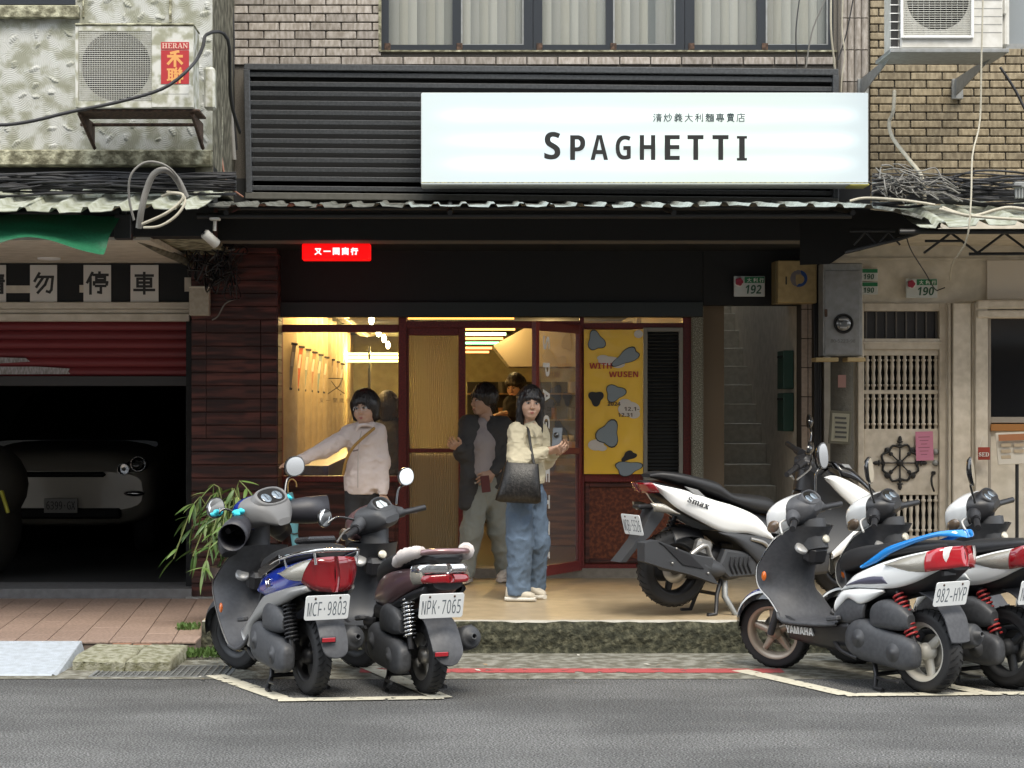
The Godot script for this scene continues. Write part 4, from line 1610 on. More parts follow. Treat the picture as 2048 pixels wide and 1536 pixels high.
	for k in 3:
		var t := thing("tray", "small wooden serving tray stacked with cups on the counter, %s" % ["nearest the door post", "in the middle", "nearest the glass door"][k], "tray", Vector3(0.62 + k * 0.25, 1.2, -19.5), "trays on the counter")
		mb = MB.new()
		mb.rbox(Vector3(0.62 + k * 0.25, 1.24, -19.5), Vector3(0.2, 0.07, 0.25), 0.01)
		part(t, "tray_box", mb, mat(0.45, 0.22, 0.09, 0.5))
		for j in 3:
			mb = MB.new()
			mb.lathe(Vector3(0.56 + k * 0.25 + j * 0.06, 1.275, -19.45), Vector3.UP, [Vector2(0, 0.0), Vector2(0, 0.02), Vector2(0.06, 0.027), Vector2(0.05, 0.02)], 10)
			part(t, "cup", mb, mat(0.5, 0.45, 0.36, 0.4))
	var hd := thing("range_hood", "pale metal cooker hood hanging over the kitchen", "range hood", Vector3(1.2, 2.0, -21))
	mb = MB.new()
	var hp := PackedVector2Array([Vector2(0.45, 2.25), Vector2(0.62, 2.03), Vector2(1.9, 2.03), Vector2(1.9, 2.5), Vector2(0.9, 2.5)])
	mb.extrude(hp, Transform3D(Basis.IDENTITY, Vector3(0, 0, -21.6)), 0.8)
	part(hd, "canopy", mb, mat(0.42, 0.36, 0.25, 0.4, {"met": 0.3}))
	var sh := thing("back_shelf", "dark shelf unit with jars against the kitchen wall", "shelf", Vector3(1.3, 0.26, -23))
	mb = MB.new()
	bx(mb, 0.2, 1.95, 0.26, 1.9, 23.2, 23.5)
	part(sh, "cabinet", mb, mat(0.03, 0.028, 0.025, 0.6))
	for k in 2:
		mb = MB.new()
		bx(mb, 0.2, 1.95, 1.45 + k * 0.3, 1.47 + k * 0.3, 22.95, 23.2)
		part(sh, "board", mb, mat(0.3, 0.2, 0.1, 0.5))
		for j in 7:
			mb = MB.new()
			mb.cyl(Vector3(0.4 + j * 0.2, 1.47 + k * 0.3, -23.05), Vector3(0.4 + j * 0.2, 1.6 + k * 0.3, -23.05), 0.035 + 0.01 * (j % 2), -1, 10)
			part(sh, "jar", mb, [mat(0.45, 0.4, 0.3, 0.3), mat(0.35, 0.15, 0.05, 0.3), mat(0.1, 0.1, 0.09, 0.3)][(j + k) % 3])
	# faint mark on the window glass
	var lg := thing("window_decal", "grey shop emblem printed on the window glass above small lettering", "decal", W(672, 800, 16.14))
	mb = MB.new()
	var dm := Transform3D(Basis.IDENTITY, Vector3.ZERO)
	strokes(mb, "又", Transform3D(Basis.IDENTITY, W(652, 790, 16.14)), 0.16, 0.007, 0.0006)
	part(lg, "emblem", mb, mat(0.2, 0.17, 0.11, 0.6))
	mb = MB.new()
	word(mb, "又一間商行", Transform3D(Basis.IDENTITY, W(638, 806, 16.14)), 0.04, 0.055, 0.003, 0.0006)
	part(lg, "lettering", mb, mat(0.24, 0.2, 0.13, 0.6))
	# spots under the arcade ceiling
	for k in 2:
		var px: float = [838, 1108][k]
		var at := W(px, [468, 471][k], 15.3)
		var l := thing("downlight", "small lit downlight under the black ceiling, %s" % ["nearer the red sign"] [0] if k == 0 else "small lit downlight under the black ceiling, nearer the house number", "lamp", at, "downlights under the canopy")
		mb = MB.new()
		mb.cyl(at + Vector3(0, 0.01, 0), at + Vector3(0, 0.13, 0), 0.045, -1, 14)
		mb.cyl(at + Vector3(0, 0.13, 0), Vector3(at.x, 2.88, at.z), 0.012, -1, 6)
		part(l, "housing", mb, M.black_paint)
		mb = MB.new()
		mb.lathe(at, Vector3.UP, [Vector2(-0.006, 0.0), Vector2(-0.004, 0.036), Vector2(0.008, 0.04)], 14)
		part(l, "glowing_face", mb, mat(0.9, 0.9, 0.8, 0.5, {"emit": Color(1.0, 0.95, 0.72), "energy": 5.0}))
		var sp := SpotLight3D.new()
		sp.name = "downlight_beam"
		add_child(sp, true)
		sp.position = at + Vector3(0, -0.02, 0)
		sp.rotation_degrees = Vector3(-72 if k == 0 else -70, 180 - (8 if k == 0 else -4), 0)
		sp.light_energy = 5.0
		sp.light_color = Color(1.0, 0.80, 0.46)
		sp.spot_angle = 34
		sp.spot_angle_attenuation = 0.6
		sp.spot_range = 12
		sp.spot_attenuation = 2.0
		sp.light_size = 0.04
		sp.shadow_enabled = true

func garage() -> void:
	var d := 15.95
	var g := thing("garage_front", "open garage front with red roller shutter half up and paper letters above it", "garage", Vector3(-3.2, 0.185, -15.95))
	var xr := 383.0
	var mb := MB.new()
	bx(mb, -6, X(xr, d), 2.76, 2.80, 13.75, d + 0.06)
	part(g, "soffit", mb, M.beige)
	mb = MB.new()
	pb(mb, -600, xr, 527, 606, d, 0.06)
	part(g, "black_band", mb, M.black_paint)
	for q in [[604, 618, 0.03], [618, 627, 0.02], [627, 643, 0.035]]:
		mb = MB.new()
		pb(mb, -600, 379, q[0], q[1] - 0.6, d - q[2], 0.1, 0.006)
		part(g, "shutter_box_moulding", mb, M.beige)
	for q in [[12, 60, 571, 586], [159, 167, 570, 585], [369, 382, 555, 583]]:
		mb = MB.new()
		pb(mb, q[0], q[1], q[2], q[3], d - 0.006, 0.006)
		part(g, "bare_patch", mb, M.beige)
	var sm := [mat(0.15, 0.013, 0.017, 0.5), mat(0.13, 0.012, 0.016, 0.5)]
	for k in 6:
		mb = MB.new()
		var yt := 643 + k * 18.2
		var rings := []
		for xx in [-6.0, X(382, d)]:
			var r := PackedVector3Array()
			for j in 7:
				var t := j / 6.0
				r.append(Vector3(xx, Y(yt + 17.6 * t, d + 0.05), -(d + 0.06) + 0.018 * sin(PI * t)))
			rings.append(r)
		mb.loft(rings, false, false, false)
		part(g, "shutter_slat", mb, sm[k % 2])
	mb = MB.new()
	pb(mb, -600, 382, 752, 772, d + 0.03, 0.03, 0.004)
	part(g, "bottom_bar", mb, mat(0.028, 0.026, 0.026, 0.5))
	for q in [[[-80, 712], [50, 716], [58, 723], [-80, 731]], [[-80, 733], [70, 733], [138, 737], [134, 743], [139, 748], [-80, 749]]]:
		mb = MB.new()
		var poly := PackedVector2Array()
		for e in q:
			var w := W(e[0], e[1], d)
			poly.append(Vector2(w.x, w.y))
		mb.extrude(poly, Transform3D(Basis.IDENTITY, Vector3(0, 0, -d - 0.04)), 0.004)
		part(g, "white_paint_smear", mb, mat(0.36, 0.35, 0.36, 0.6, {"tex": M.streak, "scale": 3.0}))
	# room
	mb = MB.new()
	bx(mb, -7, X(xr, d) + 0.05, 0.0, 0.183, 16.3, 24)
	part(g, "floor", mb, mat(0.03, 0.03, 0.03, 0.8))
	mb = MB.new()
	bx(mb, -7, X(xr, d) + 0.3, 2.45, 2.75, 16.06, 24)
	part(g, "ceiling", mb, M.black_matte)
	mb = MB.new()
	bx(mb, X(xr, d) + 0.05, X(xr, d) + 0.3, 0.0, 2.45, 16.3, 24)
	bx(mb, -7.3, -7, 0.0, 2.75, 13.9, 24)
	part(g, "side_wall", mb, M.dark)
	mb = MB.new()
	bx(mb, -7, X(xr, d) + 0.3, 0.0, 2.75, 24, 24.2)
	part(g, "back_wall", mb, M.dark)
	mb = MB.new()
	pb(mb, 372, 384, 640, 1178, d - 0.01, 0.1)
	part(g, "shutter_rail", mb, M.black_paint)
	# paper letters
	var ch := ["請", "勿", "停", "車"]
	var xs := [[-42, 12], [60, 114], [167, 222], [261, 317]]
	for k in 4:
		var p := thing("paper_letter", "white paper with a large black character over the garage, %s" % ["cut off by the frame", "first whole sheet", "middle whole sheet", "nearest the junction box"][k], "notice", W(xs[k][0], 604, d - 0.01), "paper letters over the garage")
		mb = MB.new()
		pb(mb, xs[k][0], xs[k][1], 530, 604, d - 0.012, 0.003)
		part(p, "sheet", mb, M.paper)
		mb = MB.new()
		strokes(mb, ch[k], Transform3D(Basis.IDENTITY, W(xs[k][0] + 5, 589, d - 0.012)), X(CX + 45, d), 0.021, 0.001)
		part(p, "lettering", mb, M.black_ink)
	var at := W(98, 519, 15.4)
	var l := thing("downlight", "round unlit downlight with white rim set in the beige soffit", "lamp", Vector3(at.x, 2.76, at.z))
	mb = MB.new()
	mb.lathe(Vector3(at.x, 2.76, at.z), Vector3.DOWN, [Vector2(0, 0.09), Vector2(0.012, 0.085), Vector2(0.012, 0.062), Vector2(0.002, 0.058), Vector2(0.002, 0)], 24)
	part(l, "rim", mb, M.white)
	# green awning
	var aw := thing("green_awning", "wrinkled green cloth awning valance with a raised corner over the garage", "awning", W(110, 500, 13.3))
	mb = MB.new()
	mb.smooth()
	var n := 70
	var m := 24
	var top := func(px): return 426.0 + 0.008 * px
	var bot := func(px): return 502.0 - 20.0 * exp(-pow((px - 75.0) / 70.0, 2.0)) + (14.0 * smoothstep(120.0, 228.0, px)) + 12.0 * exp(-pow((px + 60.0) / 60.0, 2.0))
	var f := func(i, k):
		var px: float = -320.0 + 555.0 * i / n
		var v := float(k) / m
		var py: float = lerpf(top.call(px), bot.call(px), v)
		var w := W(px - 12.0 * v * smoothstep(200.0, 235.0, px), py, 13.3)
		w.z += 0.035 * sin(v * 9.0 - px * 0.012) * v + 0.02 * sin(px * 0.03 + v * 4.0) * v - 0.10 * (1.0 - v) * (1.0 - v) + 0.03 * sin((px + 2.2 * py) * 0.02) + 0.3 * v
		return w
	for i in n:
		for k in m:
			mb.quad(f.call(i, k + 1), f.call(i + 1, k + 1), f.call(i + 1, k), f.call(i, k))
	part(aw, "cloth", mb, M.green_cloth)
	mb = MB.new()
	mb.cyl(W(-400, 424, 13.42), W(240, 424, 13.42), 0.03, -1, 10)
	part(aw, "roller", mb, M.black_paint)
	mb = MB.new()
	pb(mb, 228, 262, 428, 478, 13.4, 0.1, 0.006)
	pb(mb, 240, 252, 400, 430, 13.42, 0.05, 0.004)
	part(aw, "bracket", mb, M.steel_black)
	# edge of the soffit: grey beam with torn foam, corner of the black awning
	mb = MB.new()
	mb.tube([W(262, 468, 13.7), W(320, 500, 14.6), W(384, 528, 15.6)], 0.03, 7)
	part(g, "edge_beam", mb, M.side_wall)
	# camera on its arm
	var cc := thing("security_camera", "white bullet security camera hanging from a bracket under the canopy", "camera", W(424, 478, 13.42))
	mb = MB.new()
	mb.rbox(W(430, 438, 13.42), Vector3(0.07, 0.02, 0.07), 0.005)
	mb.cyl(W(430, 440, 13.42), W(429, 462, 13.42), 0.012, -1, 8)
	part(cc, "bracket", mb, M.ac_white)
	mb = MB.new()
	mb.lathe(W(408, 466, 13.38), W(435, 490, 13.46) - W(408, 466, 13.38), [Vector2(0, 0), Vector2(0, 0.026), Vector2(0.01, 0.034), Vector2(0.125, 0.034), Vector2(0.13, 0.0)], 16)
	part(cc, "body", mb, M.ac_white)
	mb = MB.new()
	mb.lathe(W(406, 464.5, 13.38), W(435, 490, 13.46) - W(408, 466, 13.38), [Vector2(-0.001, 0), Vector2(-0.001, 0.02), Vector2(0.004, 0.02)], 14)
	part(cc, "lens", mb, M.black_gloss)
	var jb := thing("junction_box", "beige plastic junction box on the pier top beside the shutter", "junction box", W(398, 632, 15.65))
	mb = MB.new()
	pb(mb, 378, 418, 572, 631, 15.6, 0.1, 0.005)
	part(jb, "box", mb, mat(0.40, 0.36, 0.29, 0.6, {"tex": M.grime, "scale": 2.0}))
	mb = MB.new()
	pb(mb, 377, 419, 572, 576, 15.595, 0.1, 0.003)
	part(jb, "lid_edge", mb, M.beige)
	# the car inside
	car()
	var cv := thing("covered_motorcycle", "motorcycle under a dark cover with a yellow strap inside the garage", "motorcycle", Vector3(-3.9, 0.185, -16.9))
	mb = MB.new()
	mb.ball(Vector3(-3.95, 0.95, -17.0), Vector3(0.36, 0.36, 0.5))
	mb.ball(Vector3(-3.9, 0.6, -17.0), Vector3(0.22, 0.42, 0.7))
	part(cv, "cover", mb, mat(0.03, 0.028, 0.022, 0.7))
	mb = MB.new()
	mb.tube([W(3, 982, 16.55), W(8, 1000, 16.52), W(16, 1026, 16.5)], 0.018, 5)
	part(cv, "strap", mb, mat(0.30, 0.28, 0.02, 0.5))
	mb = MB.new()
	for z in [-16.5, -17.6]:
		mb.lathe(Vector3(-3.95, 0.42, z), Vector3.RIGHT, [Vector2(-0.06, 0.12), Vector2(-0.05, 0.2), Vector2(0, 0.23), Vector2(0.05, 0.2), Vector2(0.06, 0.12)], 18)
	part(cv, "tyre", mb, M.tyre)

func car() -> void:
	var c := thing("parked_car", "silver car parked nose out in the dark garage", "car", Vector3(-3.72, 0.185, -20.5))
	var cx := -3.72
	var d := 19.0
	var mb := MB.new()
	var st := [[19.0, 0.62, 1.0, 0.80], [19.05, 0.5, 1.12, 0.86], [19.3, 0.46, 1.2, 0.9], [20.0, 0.44, 1.28, 0.92], [20.2, 0.44, 1.3, 0.92], [23.3, 0.44, 1.3, 0.9]]
	var rings := []
	for s in st:
		rings.append(sring(Vector3(cx, (s[1] + s[2]) / 2, -s[0]), Vector3(s[3], 0, 0), Vector3(0, (s[2] - s[1]) / 2, 0), 4.0, 26))
	mb.loft(rings)
	part(c, "body", mb, mat(0.42, 0.39, 0.33, 0.35, {"met": 0.3, "coat": 0.8}))
	mb = MB.new()
	rings = []
	for s in [[20.0, 1.28, 0.8], [20.7, 1.78, 0.68], [21.6, 1.86, 0.66], [23.2, 1.7, 0.6]]:
		rings.append(sring(Vector3(cx, 1.2 + (s[1] - 1.2) / 2, -s[0]), Vector3(s[2], 0, 0), Vector3(0, (s[1] - 1.2) / 2, 0), 5.0, 24))
	mb.loft(rings)
	part(c, "cabin", mb, mat(0.01, 0.011, 0.012, 0.1))
	for s in [-1, 1]:
		var h := group_part(c, "headlight", Vector3(cx + s * 0.72, 0.99, -19.02) - c.position)
		mb = MB.new()
		mb.ball(Vector3(cx + s * 0.735, 1.05, -19.06), Vector3(0.12, 0.07, 0.09), Basis(Vector3.BACK, 0.25 * s))
		part(h, "lens", mb, mat(0.10, 0.10, 0.09, 0.1, {"coat": 1.0}))
		mb = MB.new()
		mb.lathe(Vector3(cx + s * 0.62, 1.02, -19.0), Vector3.BACK, [Vector2(0.0, 0.018), Vector2(0.03, 0.05), Vector2(0.035, 0.055), Vector2(0.02, 0.06)], 18)
		mb.lathe(Vector3(cx + s * 0.76, 1.07, -19.0), Vector3.BACK, [Vector2(0.0, 0.02), Vector2(0.03, 0.065), Vector2(0.035, 0.07), Vector2(0.02, 0.075)], 18)
		part(h, "reflector", mb, M.chrome)
		mb = MB.new()
		mb.ball(Vector3(cx + s * 0.72, 0.79, -18.99), Vector3(0.1, 0.03, 0.04))
		part(c, "fog_lamp", mb, M.chrome)
	mb = MB.new()
	mb.rbox(Vector3(cx, 0.6, -18.98), Vector3(1.2, 0.1, 0.05), 0.02)
	part(c, "lower_grille", mb, M.black_paint)
	mb = MB.new()
	mb.rbox(Vector3(cx, 0.97, -18.985), Vector3(0.9, 0.05, 0.05), 0.02)
	part(c, "upper_grille", mb, M.black_paint)
	mb = MB.new()
	pb(mb, 88, 155, 997, 1026, 18.93, 0.02, 0.003)
	var pl := part(c, "number_plate", mb, mat(0.40, 0.39, 0.37, 0.6))
	letters(pl, "lettering", "6399·GX", Transform3D(Basis.IDENTITY, W(121, 1011.5, 18.925) - c.position), 0.075, 0.27, mat(0.05, 0.05, 0.05, 0.7), 0.004, "Droid Sans Mono", 700)
	for s in [-1, 1]:
		for z in [19.7, 22.4]:
			mb = MB.new()
			mb.lathe(Vector3(cx + s * 0.74, 0.185 + 0.31, -z), Vector3.RIGHT, [Vector2(-0.1, 0.15), Vector2(-0.1, 0.28), Vector2(-0.06, 0.31), Vector2(0.06, 0.31), Vector2(0.1, 0.28), Vector2(0.1, 0.15)], 20)
			part(c, "wheel", mb, M.tyre)

func number_sign(called_label: String, px0: float, px1: float, py0: float, py1: float, d: float, text: String, flower: bool) -> void:
	var p := thing("house_number_plate", called_label, "house number", W((px0 + px1) / 2, py1, d))
	var mb := MB.new()
	pb(mb, px0, px1, py0, py1, d, 0.012, 0.004)
	part(p, "plate", mb, mat(0.52, 0.55, 0.54, 0.4))
	var h := py1 - py0
	var w := px1 - px0
	mb = MB.new()
	pb(mb, px0 + (w * 0.34 if flower else w * 0.06), px1 - w * 0.02, py0 + h * 0.04, py0 + h * 0.34, d - 0.0015, 0.004)
	part(p, "green_band", mb, mat(0.01, 0.16, 0.06, 0.4))
	mb = MB.new()
	for k in 3:
		strokes(mb, ["路", "利", "店"][k] if false else ["大", "利", "行"][k], Transform3D(Basis.IDENTITY, W(px0 + w * (0.42 + 0.2 * k) - (0.0 if flower else w * 0.2), py0 + h * 0.31, d - 0.0018)), X(CX + h * 0.22, d), 0.0035, 0.0006)
	if flower:
		part(p, "lettering", mb, M.white)
		mb = MB.new()
		mb.lathe(W(px0 + w * 0.17, py0 + h * 0.28, d), Vector3.BACK, [Vector2(0.003, 0.0), Vector2(0.003, X(CX + h * 0.25, d)), Vector2(0, X(CX + h * 0.25, d))], 20)
		part(p, "emblem_disc", mb, mat(0.6, 0.58, 0.58, 0.5))
		for k in 5:
			mb = MB.new()
			var a := TAU * k / 5
			mb.ball(W(px0 + w * 0.17 + cos(a) * h * 0.1, py0 + h * 0.28 + sin(a) * h * 0.1, d - 0.003), Vector3(0.017, 0.017, 0.003), Basis.IDENTITY, 5, 8)
			part(p, "petal", mb, mat(0.30, 0.02, 0.05, 0.5))
	letters(p, "lettering", text, Transform3D(Basis(Vector3(1, 0, 0), Vector3(0.12, 1, 0), Vector3(0, 0, 1)), W(px0 + w * (0.62 if flower else 0.45), py0 + h * 0.66, d - 0.002) - p.position), X(CX + h * 0.42, d), X(CX + w * (0.52 if flower else 0.62), d), mat(0.02, 0.09, 0.05, 0.5), 0.001, "Droid Sans", 700)

func baluster_row(parent: Node3D, px0: float, px1: float, py0: float, py1: float, n: int, d: float) -> void:
	for k in n:
		var px := lerpf(px0, px1, (k + 0.5) / n)
		var a := W(px, py1, d)
		var L := Y(py0, d) - Y(py1, d)
		var mb := MB.new()
		var prof := []
		for q in [[0, 0.010], [0.10, 0.010], [0.11, 0.016], [0.16, 0.016], [0.18, 0.009], [0.32, 0.014], [0.5, 0.009], [0.68, 0.014], [0.82, 0.009], [0.84, 0.016], [0.89, 0.016], [0.9, 0.010], [1, 0.010]]:
			prof.append(Vector2(q[0] * L, q[1] * 1.25))
		mb.lathe(a, Vector3.UP, prof, 8)
		part(parent, "baluster", mb, M.beige_metal)

func neighbour_front() -> void:
	var d := 16.0
	# staircase beside the shop
	var s := thing("staircase", "steep dim concrete staircase rising beside the shop front", "staircase", Vector3(2.4, 0.24, -16.4))
	var xl := X(1406, 16.05)
	for k in range(1, 18):
		var mb := MB.new()
		var z := 16.05 + 0.25 * k
		var yb := 0.24 + 0.175 * (k - 1)
		bx(mb, xl - 0.05, 2.83, yb - (0.4 if k > 1 else 0.1), yb + 0.175, z, z + 0.262, 0.004)
		part(s, "step", mb, mat(0.56, 0.53, 0.46, 0.8, {"tex": M.grime, "scale": 1.5}) if k == 1 else s.get_child(0).material_override)
	var mb := MB.new()
	mb.flat()
	var wl := [Vector3(2.79, 0.2, -16.1), Vector3(2.73, 0.2, -21.0), Vector3(2.73, 4.6, -21.0), Vector3(2.79, 4.6, -16.1)]
	mb.quad(wl[0], wl[1], wl[2], wl[3])
	mb.quad(wl[0] + Vector3(0.12, 0, 0), wl[3] + Vector3(0.12, 0, 0), wl[2] + Vector3(0.12, 0, 0), wl[1] + Vector3(0.12, 0, 0))
	part(s, "side_wall", mb, mat(0.52, 0.46, 0.37, 0.85, {"tex": M.grime, "scale": 0.7}))
	mb = MB.new()
	bx(mb, xl - 0.06, xl - 0.01, 0.2, 4.6, 16.25, 21)
	part(s, "far_wall", mb, mat(0.5, 0.46, 0.38, 0.85))
	mb = MB.new()
	bx(mb, xl - 0.1, 3.0, 0.2, 4.6, 20.6, 20.8)
	bx(mb, xl - 0.1, 3.0, 2.47, 2.6, 16.1, 16.5)
	part(s, "landing_wall", mb, mat(0.5, 0.46, 0.38, 0.85))
	mb = MB.new()
	pb(mb, 1383.5, 1407, 612, 1160, 16.04, 0.2, 0.01)
	single("terrazzo_post", "speckled grey terrazzo post between the vent and the staircase", "post", mb, mat(0.36, 0.35, 0.29, 0.6, {"tex": noise_tex("terr", FastNoiseLite.TYPE_CELLULAR, 0.12, 2, 0.2, 0.8, Color(0.45, 0.45, 0.4), Color.WHITE), "scale": 2.5}))
	for k in 2:
		var m2 := thing("mailbox", "dark green metal mailbox on the stair wall, %s of two" % ["upper", "lower"][k], "mailbox", Vector3(2.76, Y(780 + k * 84, 16.4), -16.3))
		mb = MB.new()
		bx(mb, 2.70, 2.785, Y(778 + k * 84, 16.4), Y(702 + k * 84, 16.4), 16.2, 16.5, 0.005)
		part(m2, "box", mb, mat(0.012, 0.05, 0.035, 0.45))
		mb = MB.new()
		bx(mb, 2.695, 2.699, Y(716 + k * 84, 16.4), Y(712 + k * 84, 16.4), 16.22, 16.48)
		part(m2, "slot", mb, M.black_matte)
	# tiled pier with the wires, the grey pole
	var tp := thing("tiled_pier", "narrow pier of pinkish tiles with dark joints beside the staircase", "pier", Vector3(2.83, 0.2, -15.9))
	mb = MB.new()
	pb(mb, 1602, 1646, 600, 1165, 15.93, 0.3)
	part(tp, "core", mb, mat(0.05, 0.04, 0.03, 0.9))
	var tm := [mat(0.36, 0.29, 0.24, 0.4, {"tex": M.grime, "scale": 2.0}), mat(0.33, 0.265, 0.22, 0.4, {"tex": M.grime, "scale": 2.4})]
	for k in 10:
		for c in [[1603.5, 1615.5], [1617, 1624]]:
			mb = MB.new()
			pb(mb, c[0], c[1], 561 + k * 58.3, 561 + (k + 1) * 58.3 - 1.6, 15.92, 0.02, 0.003)
			part(tp, "tile", mb, tm[(k + int(c[0])) % 2])
	var po := thing("concrete_pole", "rough grey concrete pole with torn stickers under the meter box", "pole", Vector3(X(1684, 15.8), 0.2, -15.8))
	mb = MB.new()
	mb.lathe(Vector3(X(1684, 15.8), 0.2, -15.8), Vector3.UP, [Vector2(0, 0.095), Vector2(2.5, 0.088)], 20)
	part(po, "shaft", mb, mat(0.10, 0.095, 0.08, 0.9, {"tex": M.grime, "bump": M.brough, "bscale": 0.5, "scale": 2.0}))
	mb = MB.new()
	pb(mb, 1676, 1692, 750, 775, 15.7, 0.004)
	part(po, "sticker", mb, mat(0.30, 0.17, 0.15, 0.7))
	mb = MB.new()
	for k in 4:
		mb.tube([W(1629 + k * 4, 600, 15.9), W(1631 + k * 3.4, 760, 15.88), W(1630 + k * 4, 1000, 15.9), W(1631 + k * 3, 1150, 15.9)], 0.010, 5)
	part(po, "pipe", mb, M.cable_black)
	var no := thing("notice_board", "tilted framed notice with dark rows of print tied to the grey pole", "notice", W(1680, 885, 15.66))
	mb = MB.new()
	mb.rbox(W(1680, 855, 15.66), Vector3(0.17, 0.26, 0.012), 0.003, Basis(Vector3.BACK, -0.06))
	part(no, "board", mb, mat(0.09, 0.085, 0.06, 0.6))
	mb = MB.new()
	mb.rbox(W(1680, 855, 15.655), Vector3(0.135, 0.22, 0.012), 0.003, Basis(Vector3.BACK, -0.06))
	part(no, "sheet", mb, mat(0.24, 0.23, 0.17, 0.6))
	for k in 5:
		mb = MB.new()
		mb.box(W(1681 + (k % 2), 836 + k * 9.5, 15.645), Vector3(0.09, 0.016, 0.003), Basis(Vector3.BACK, -0.06))
		part(no, "printed_row", mb, mat(0.05, 0.05, 0.045, 0.7))
	# meter box
	var mt := thing("meter_box", "grey steel electricity meter box with round glass window, on wooden battens", "meter box", W(1685, 712, 15.5))
	mb = MB.new()
	pb(mb, 1646, 1725, 526, 712, 15.5, 0.2, 0.006)
	part(mt, "case", mb, M.galv)
	mb = MB.new()
	pb(mb, 1650, 1720, 541, 709, 15.492, 0.012, 0.003)
	var md := part(mt, "door", mb, mat(0.25, 0.255, 0.26, 0.45, {"met": 0.4, "tex": M.grime, "scale": 1.2}))
	mb = MB.new()
	mb.lathe(W(1687, 647, 15.49), Vector3.BACK, [Vector2(0, 0.078), Vector2(0.014, 0.076), Vector2(0.016, 0.066), Vector2(0.004, 0.062), Vector2(0.004, 0)], 26)
	part(mt, "meter_ring", mb, M.black_paint)
	mb = MB.new()
	mb.lathe(W(1687, 647, 15.485), Vector3.BACK, [Vector2(0.006, 0.058), Vector2(0.022, 0.04), Vector2(0.027, 0)], 22)
	part(mt, "meter_glass", mb, mat(0.08, 0.085, 0.09, 0.08, {"coat": 1.0}))
	for k in 3:
		mb = MB.new()
		mb.box(W(1687, 639 + k * 8, 15.462), Vector3(0.07 - 0.01 * k, 0.012, 0.002))
		part(mt, "dial_row", mb, mat(0.3, 0.3, 0.3, 0.5))
	mb = MB.new()
	mb.rbox(W(1652, 626, 15.48), Vector3(0.02, 0.06, 0.02), 0.004)
	part(mt, "latch", mb, M.rust)
	letters(md, "lettering", "80-5223-98", Transform3D(Basis.IDENTITY, W(1686, 682, 15.49) - mt.position), 0.028, 0.19, mat(0.12, 0.12, 0.11, 0.7), 0.001)
	for q in [[1632, 1677], [1695, 1731]]:
		mb = MB.new()
		pb(mb, q[0], q[1], 715, 723, 15.48, 0.2, 0.003)
		part(mt, "batten", mb, mat(0.34, 0.26, 0.13, 0.7))
	# telecom box
	var tb := thing("telecom_box", "tan metal cable box with a round blue striped emblem", "cable box", W(1593, 607, 15.72))
	mb = MB.new()
	pb(mb, 1556, 1634, 521, 606, 15.72, 0.22, 0.006)
	part(tb, "case", mb, mat(0.42, 0.31, 0.14, 0.5, {"tex": M.grime, "scale": 1.2}))
	mb = MB.new()
	pb(mb, 1551, 1556, 522, 607, 15.74, 0.2, 0.002)
	part(tb, "hinge_edge", mb, mat(0.16, 0.12, 0.05, 0.6))
	var blue := mat(0.01, 0.05, 0.20, 0.4)
	var cx := 1597.0
	var cy := 557.0
	for k in 15:
		var yy := cy - 16 + k * 2.3
		var hw := sqrt(maxf(0.0, 16.5 * 16.5 - (yy - cy) * (yy - cy)))
		mb = MB.new()
		pb(mb, cx - hw, cx - hw * 0.35 if k > 3 else cx + hw * 0.7, yy - 0.55, yy + 0.55, 15.7185, 0.002)
		part(tb, "emblem_stripe", mb, blue)
	mb = MB.new()
	var poly := PackedVector2Array()
	for j in 15:
		var a := -1.9 + 3.3 * j / 14
		poly.append(Vector2(cos(a), sin(a)) * 0.066)
	for j in 15:
		var a := 1.2 - 3.0 * j / 14
		poly.append(Vector2(0.006, -0.006) + Vector2(cos(a), sin(a)) * 0.036)
	mb.extrude(poly, Transform3D(Basis.IDENTITY, W(cx + 1, cy, 15.7195)), 0.0025)
	part(tb, "emblem_swirl", mb, blue)
	mb = MB.new()
	pb(mb, 1571, 1574, 553, 569, 15.718, 0.002)
	part(tb, "printed_line", mb, M.black_ink)
	number_sign("green and white house number plate reading 192 on the black fascia", 1468, 1530, 552, 593, 15.93, "192", true)
	number_sign("green and white house number plate reading 190 above the beige door", 1812, 1875, 557, 596, 15.95, "190", true)
	number_sign("small house number plate 190 beside the meter box, upper of a pair", 1722, 1756, 537, 562, 15.95, "190", false)
	number_sign("small house number plate 190 beside the meter box, lower of a pair", 1722, 1756, 564, 589, 15.95, "190", false)
	# beige front
	var b := thing("beige_shopfront", "beige painted front with panelled door, frame and window", "shop front", Vector3(4.0, 0.24, -16.0))
	mb = MB.new()
	pb(mb, 1648, 2700, 400, 606, d, 0.2)
	pb(mb, 1648, 1716, 606, 1165, d + 0.06, 0.14)
	part(b, "wall", mb, M.beige)
	mb = MB.new()
	pb(mb, 1974, 2700, 520, 600, d - 0.03, 0.03, 0.004)
	part(b, "pale_board", mb, mat(0.55, 0.50, 0.43, 0.6))
	mb = MB.new()
	pb(mb, 1648, 2700, 516, 521, d - 0.012, 0.012)
	part(b, "cornice", mb, M.beige)
	var dr := group_part(b, "door", Vector3(X(1800, d), 0.3, -d) - b.position)
	mb = MB.new()
	pb(mb, 1716, 1728, 606, 1160, d - 0.02, 0.1, 0.004)
	pb(mb, 1879, 1893, 606, 1160, d - 0.02, 0.1, 0.004)
	pb(mb, 1728, 1879, 606, 622, d - 0.02, 0.1, 0.004)
	pb(mb, 1728, 1879, 677, 699, d - 0.02, 0.1, 0.004)
	part(dr, "frame", mb, M.beige_metal)
	mb = MB.new()
	pb(mb, 1722, 1885, 683, 688, d - 0.03, 0.03, 0.003)
	part(dr, "head_moulding", mb, M.beige_metal)
	mb = MB.new()
